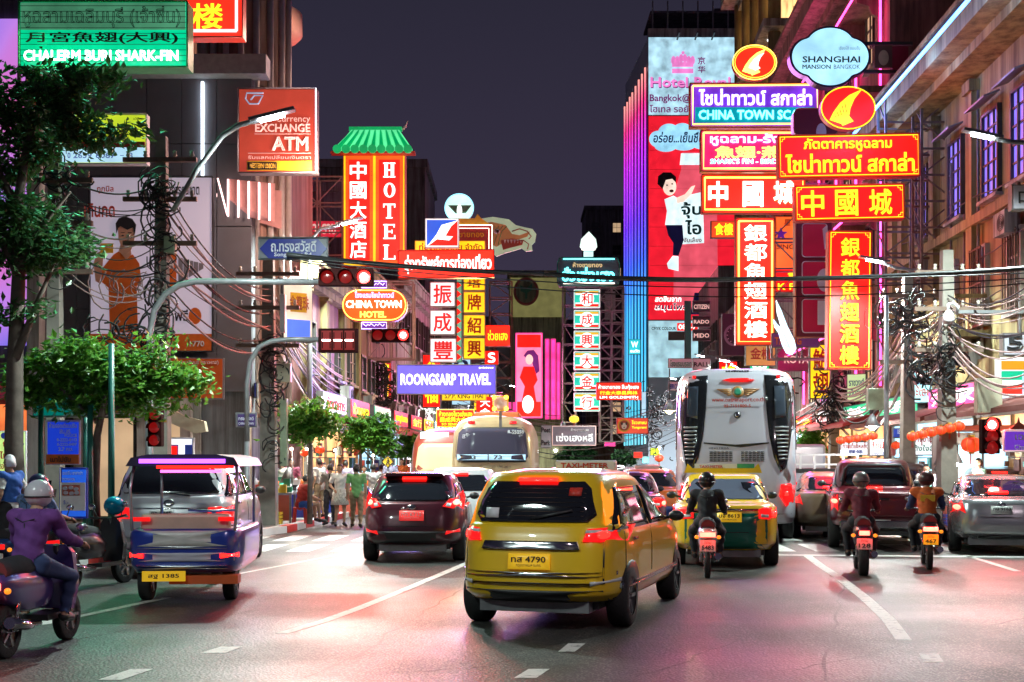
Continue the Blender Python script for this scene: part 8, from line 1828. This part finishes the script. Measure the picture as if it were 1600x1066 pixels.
for i, (px, py, Y, w) in enumerate(((1283, 701, 50, 14), (1298, 701, 50, 14), (1378, 697, 40, 15), (1400, 696, 40, 15), (1518, 695, 28, 32))): lantern(px, py, Y, w, ['red lantern left of the five-lantern row', 'red lantern touching the five-lantern row on its left', 'red lantern left of the China Town sign', 'red lantern right of the China Town sign', 'large pale orange lantern beside the right traffic light'][i], 'loose lanterns on the right')
for i, (px, py, Y, w) in enumerate(((500, 703, 32, 15), (476, 708, 31.5, 14), (561, 697, 42, 14), (640, 703, 51, 12), (650, 703, 51, 12), (661, 713, 51, 11), (1030, 716, 60, 14))): lantern(px, py, Y, w, ['red lantern under the first small tree', 'red lantern just left below the first tree lantern', 'red lantern beside the second small tree', 'red lantern beside the third small tree', 'red lantern right of the third small tree', 'lowest red lantern near the red bus', 'red lantern far away left of the coach'][i], 'red lanterns on the left pavement')
lantern(897, 655, 60, 15, 'glowing yellow lantern over the grey cursive sign', None, lantern_meshes(LNY))

# ---- added area lamps boosting the light of the big sign boards
def wash(name, px, py, Y, sx, power, c_, rot): 
    o = lamp(name, 'AREA', P(px, py, Y), power, c_, sx, None, rot); return o
wash('sign_boost_light', 1327, 243, 35.5, 3.0, 120, (1, .03, .09), (R(-62), 0, R(8)))
wash('sign_boost_light', 1325, 450, 34.7, 2.4, 130, (1, .03, .02), (R(-70), 0, R(8)))
wash('sign_boost_light', 585, 330, 51, 3.0, 750, (1, .06, .06), (R(-70), 0, R(-5)))
wash('sign_boost_light', 160, 55, 26.6, 3.0, 500, (.1, 1, .5), (R(-75), 0, R(-15)))
wash('sign_boost_light', 1180, 165, 43.3, 3.0, 250, (.7, .2, 1), (R(-65), 0, R(5)))
wash('sign_boost_light', 585, 475, 33.6, 1.6, 260, (1, .25, .15), (R(-75), 0, R(20)))
wash('sign_boost_light', 745, 500, 49.8, 2.0, 500, (1, .75, .3), (R(-70), 0, R(20)))
wash('sign_boost_light', 830, 590, 69, 3.0, 900, (1, .2, .5), (R(-75), 0, 0))
wash('sign_boost_light', 1095, 340, 100, 8.0, 2500, (1, .15, .2), (R(-60), 0, 0))
wash('sign_boost_light', 917, 540, 63.4, 3.0, 500, (.7, 1, .9), (R(-75), 0, 0))
wash('sign_boost_light', 698, 592, 43.2, 2.4, 600, (.4, .3, 1), (R(-80), 0, 0))

for z, Y in ((5.2, 47), (9.0, 47), (12.8, 47), (5.2, 54), (9.0, 54), (12.8, 54), (16.5, 49)):
    lamp('neon_light', 'POINT', (11.9 + SL(Y-28) - 1.1, Y, z), 90, (1, .06, .38), .25)
for Y in (28, 33, 38): lamp('neon_light', 'POINT', (11.9 + SL(Y-28) - 1.9, Y, 11.7), 90, (.15, .4, 1), .2)
# ---- more of the clutter of the right-hand and left-hand shop rows
def shopsign(lab, u, z, w, h, b, out, face, txt, tm):
    """a lit fascia sign fixed above a shop, reading from the street"""
    mw = b.matrix_basis if hasattr(b, 'matrix_basis') else None
    bpy.context.view_layer.update()
    p = b.matrix_world @ Vector((u, out*.55, z)); o = thing('fascia_sign', lab, 'sign', p, b.rotation_euler.z + (math.pi if out > 0 else 0))
    MB().box((0, .1, 0), (w, .2, h)).build('casing', M_CASE, o); MB().box((0, -.01, 0), (w-.08, .03, h-.08)).build('face_panel', face, o)
    text_obj(txt, tm, -w*.42, -h*.3, w*.42, h*.3, -.04, o, 'bold'); return o
rrow = [x for x in bpy.data.objects if x.get('category') == 'building']
def bfind(s): return next(x for x in rrow if s in x['label'])
FT = [('ภัตตาคาร', E_WHT, P_RED), ('ห้างทอง', E_RED, E_YLT), ('ร้านขายยา', E_GRN, E_WBR), ('ทองรูปพรรณ', E_RED, E_YLT), ('金行', E_RED, E_YLT), ('หูฉลาม', E_YEL, P_RED), ('海鮮', E_PALE, P_BLUE), ('燕窩', E_YEL, P_RED), ('ก๋วยเตี๋ยว', E_WHT, P_BLUE), ('ขนมปัง', E_PALE, P_RED), ('酒家', E_PINK, E_WBR), ('茶', E_GRN, E_WBR)]
q = 0
for key, out, L, names in (('pinkish cream shophouse', -1, 9, 'pinkish cream'), ('peach shophouse', -1, 10, 'peach'), ('three-storey white', -1, 14, 'white three-storey'), ('grey shophouse block', -1, 18, 'grey left'), ('rose coloured', 1, 16, 'rose mansion'), ('tall house with warm', 1, 14, 'colonnaded'), ('brown block of shops', 1, 20, 'brown right'), ('cream classical', 1, 17.5, 'cream classical')):
    b = bfind(key); n = max(2, int(L/4.5))
    for i in range(n):
        t_, f_m, l_m = FT[q % len(FT)]; q += 1
        shopsign(f"{['nearest', 'second', 'third', 'fourth', 'fifth'][i]} fascia sign reading {t_} on the {names} building" if t_.isascii() else f"{['nearest', 'second', 'third', 'fourth', 'fifth'][i]} shop fascia sign above the doors of the {names} building", L*(i+.5)/n, 3.35, L/n*.8, .62, b, out, f_m, t_, l_m)
# projecting blade signs hung from the far facades
bl = [(-1, 62, 5.5, .9, 2.6, E_RED, '金福', E_YLT, 'red blade sign with gold characters beyond the peach house on the left'), (-1, 78, 6.5, 1.2, 3, E_PALE, 'ทอง', P_BLUE, 'pale blue blade sign over the grey left block'), (-1, 95, 7, 1.2, 3.4, E_YEL, '大旅', P_RED, 'yellow blade sign far along the left facades'), (-1, 110, 6, 1.4, 3, E_PINK, '酒家', E_WBR, 'pink blade sign farthest on the left'),
      (1, 68, 6, 1.1, 3, E_GRN, '茶行', E_WBR, 'green blade sign hidden behind the coach on the right'), (1, 82, 6.4, 1.2, 3.2, E_RED, '燕窩', E_YLT, 'red blade sign right of the hotel tower foot'), (1, 100, 6, 1.4, 3.4, E_YEL, '金行', P_RED, 'yellow blade sign in the far right distance'), (1, 118, 7, 1.4, 3.6, E_PALE, '中山', P_RED, 'pale blade sign farthest on the right'),
      (1, 51, 5.2, .9, 2.2, E_YEL, '鮑翅', P_RED, 'yellow blade sign low on the rose mansion')]
for sd, Y, z, w, h, fm, t_, lm, lab in bl:
    x = (-6.1 + SL(Y-33) + .75) if sd < 0 else (11.9 + SL(Y-28) - .75)
    o = thing('blade_sign', lab, 'sign', (x, Y, z)); MB().box((0, .1, 0), (w, .2, h)).build('casing', M_CASE, o); MB().box((0, -.01, 0), (w-.1, .03, h-.1)).build('face_panel', fm, o)
    text_obj(t_, lm, -w*.36, -h*.44, w*.36, h*.44, -.04, o, 'bold', vertical=True)
    MB().bar((sd*.0, .1, h/2+.05), (sd*1.0, .1, h/2+.05), .06).build('bracket', M_STEEL, o)
# downpipes, conduits and stains' worth of fittings on the near right house
rg = random.Random(31)
b = bfind('cream classical')
for i in range(9):
    u = rg.uniform(3, 17); MB().cyl((u, .1, 3.3), (u, .1, rg.uniform(6, 11.5)), .035).build('downpipe', rg.choice((M_STEEL, M_FRAMEW, M_RUST)), b)
for i in range(5): ac_unit(b, rg.uniform(3.5, 16.5), rg.choice((4.4, 7.3)), 1)
b2 = bfind('rose coloured')
for i in range(7): ac_unit(b2, rg.uniform(1, 15), rg.choice((4.6, 8.2, 12.0)), 1)
# air conditioners and boards on the left drum wall
# folded market umbrellas, crates and bins at the kerbs
for i, (px, Y, z, c_, lab) in enumerate(((402, 30.6, .14, 'print_red', 'red plastic crate by the stalls at the left kerb'), (424, 30.9, .14, 'print_yellow', 'yellow plastic crate right of the red one'), (1440, 29.6, .14, 'print_blue', 'blue plastic crate by the right pavement pole'), (1506, 29.0, .14, 'print_green', 'green plastic crate before the kiosk'))):
    o = thing('plastic_crate', lab, 'crate', (X(px, Y), Y, z)); m = MATS[c_]
    MB().box((0, 0, .02), (.5, .36, .04)).build('base', m, o)
    for s_ in (-1, 1):
        for k in range(3): MB().box((0, s_*.17, .08+k*.09), (.5, .02, .06)).build('slat', m, o); MB().box((s_*.24, 0, .08+k*.09), (.02, .32, .06)).build('slat', m, o)

# grilles, ledges, small awnings and hanging conduits on the near right house
for i, u in enumerate((3.0, 5.4, 8.0, 10.6, 14.4)):
    g = MB()
    for k in range(6): g.box((u-.45+k*.18, .22, 6.2), (.02, .03, 1.9))
    for z in (5.3, 6.2, 7.1): g.box((u, .22, z), (1.0, .035, .03))
    g.build('window_grille', M_RUST, b)
for u in (5.0, 7.2, 10.2, 13.6): MB().add([(u-.8, .1, 10.75), (u+.8, .1, 10.75), (u+.8, .5, 10.6), (u-.8, .5, 10.6), (u-.8, .1, 10.8), (u+.8, .1, 10.8), (u+.8, .5, 10.65), (u-.8, .5, 10.65)], [(0,1,2,3), (4,7,6,5), (0,4,5,1), (1,5,6,2), (2,6,7,3), (3,7,4,0)]).build('window_hood', M_STEEL, b)
for i in range(6):
    z = rg.uniform(3.9, 8.6); MB().tube([(2 + j*1.5, .16, z - .12*math.sin(j*1.3+i)) for j in range(11)], .018, 5).build('conduit', M_FRAME, b)
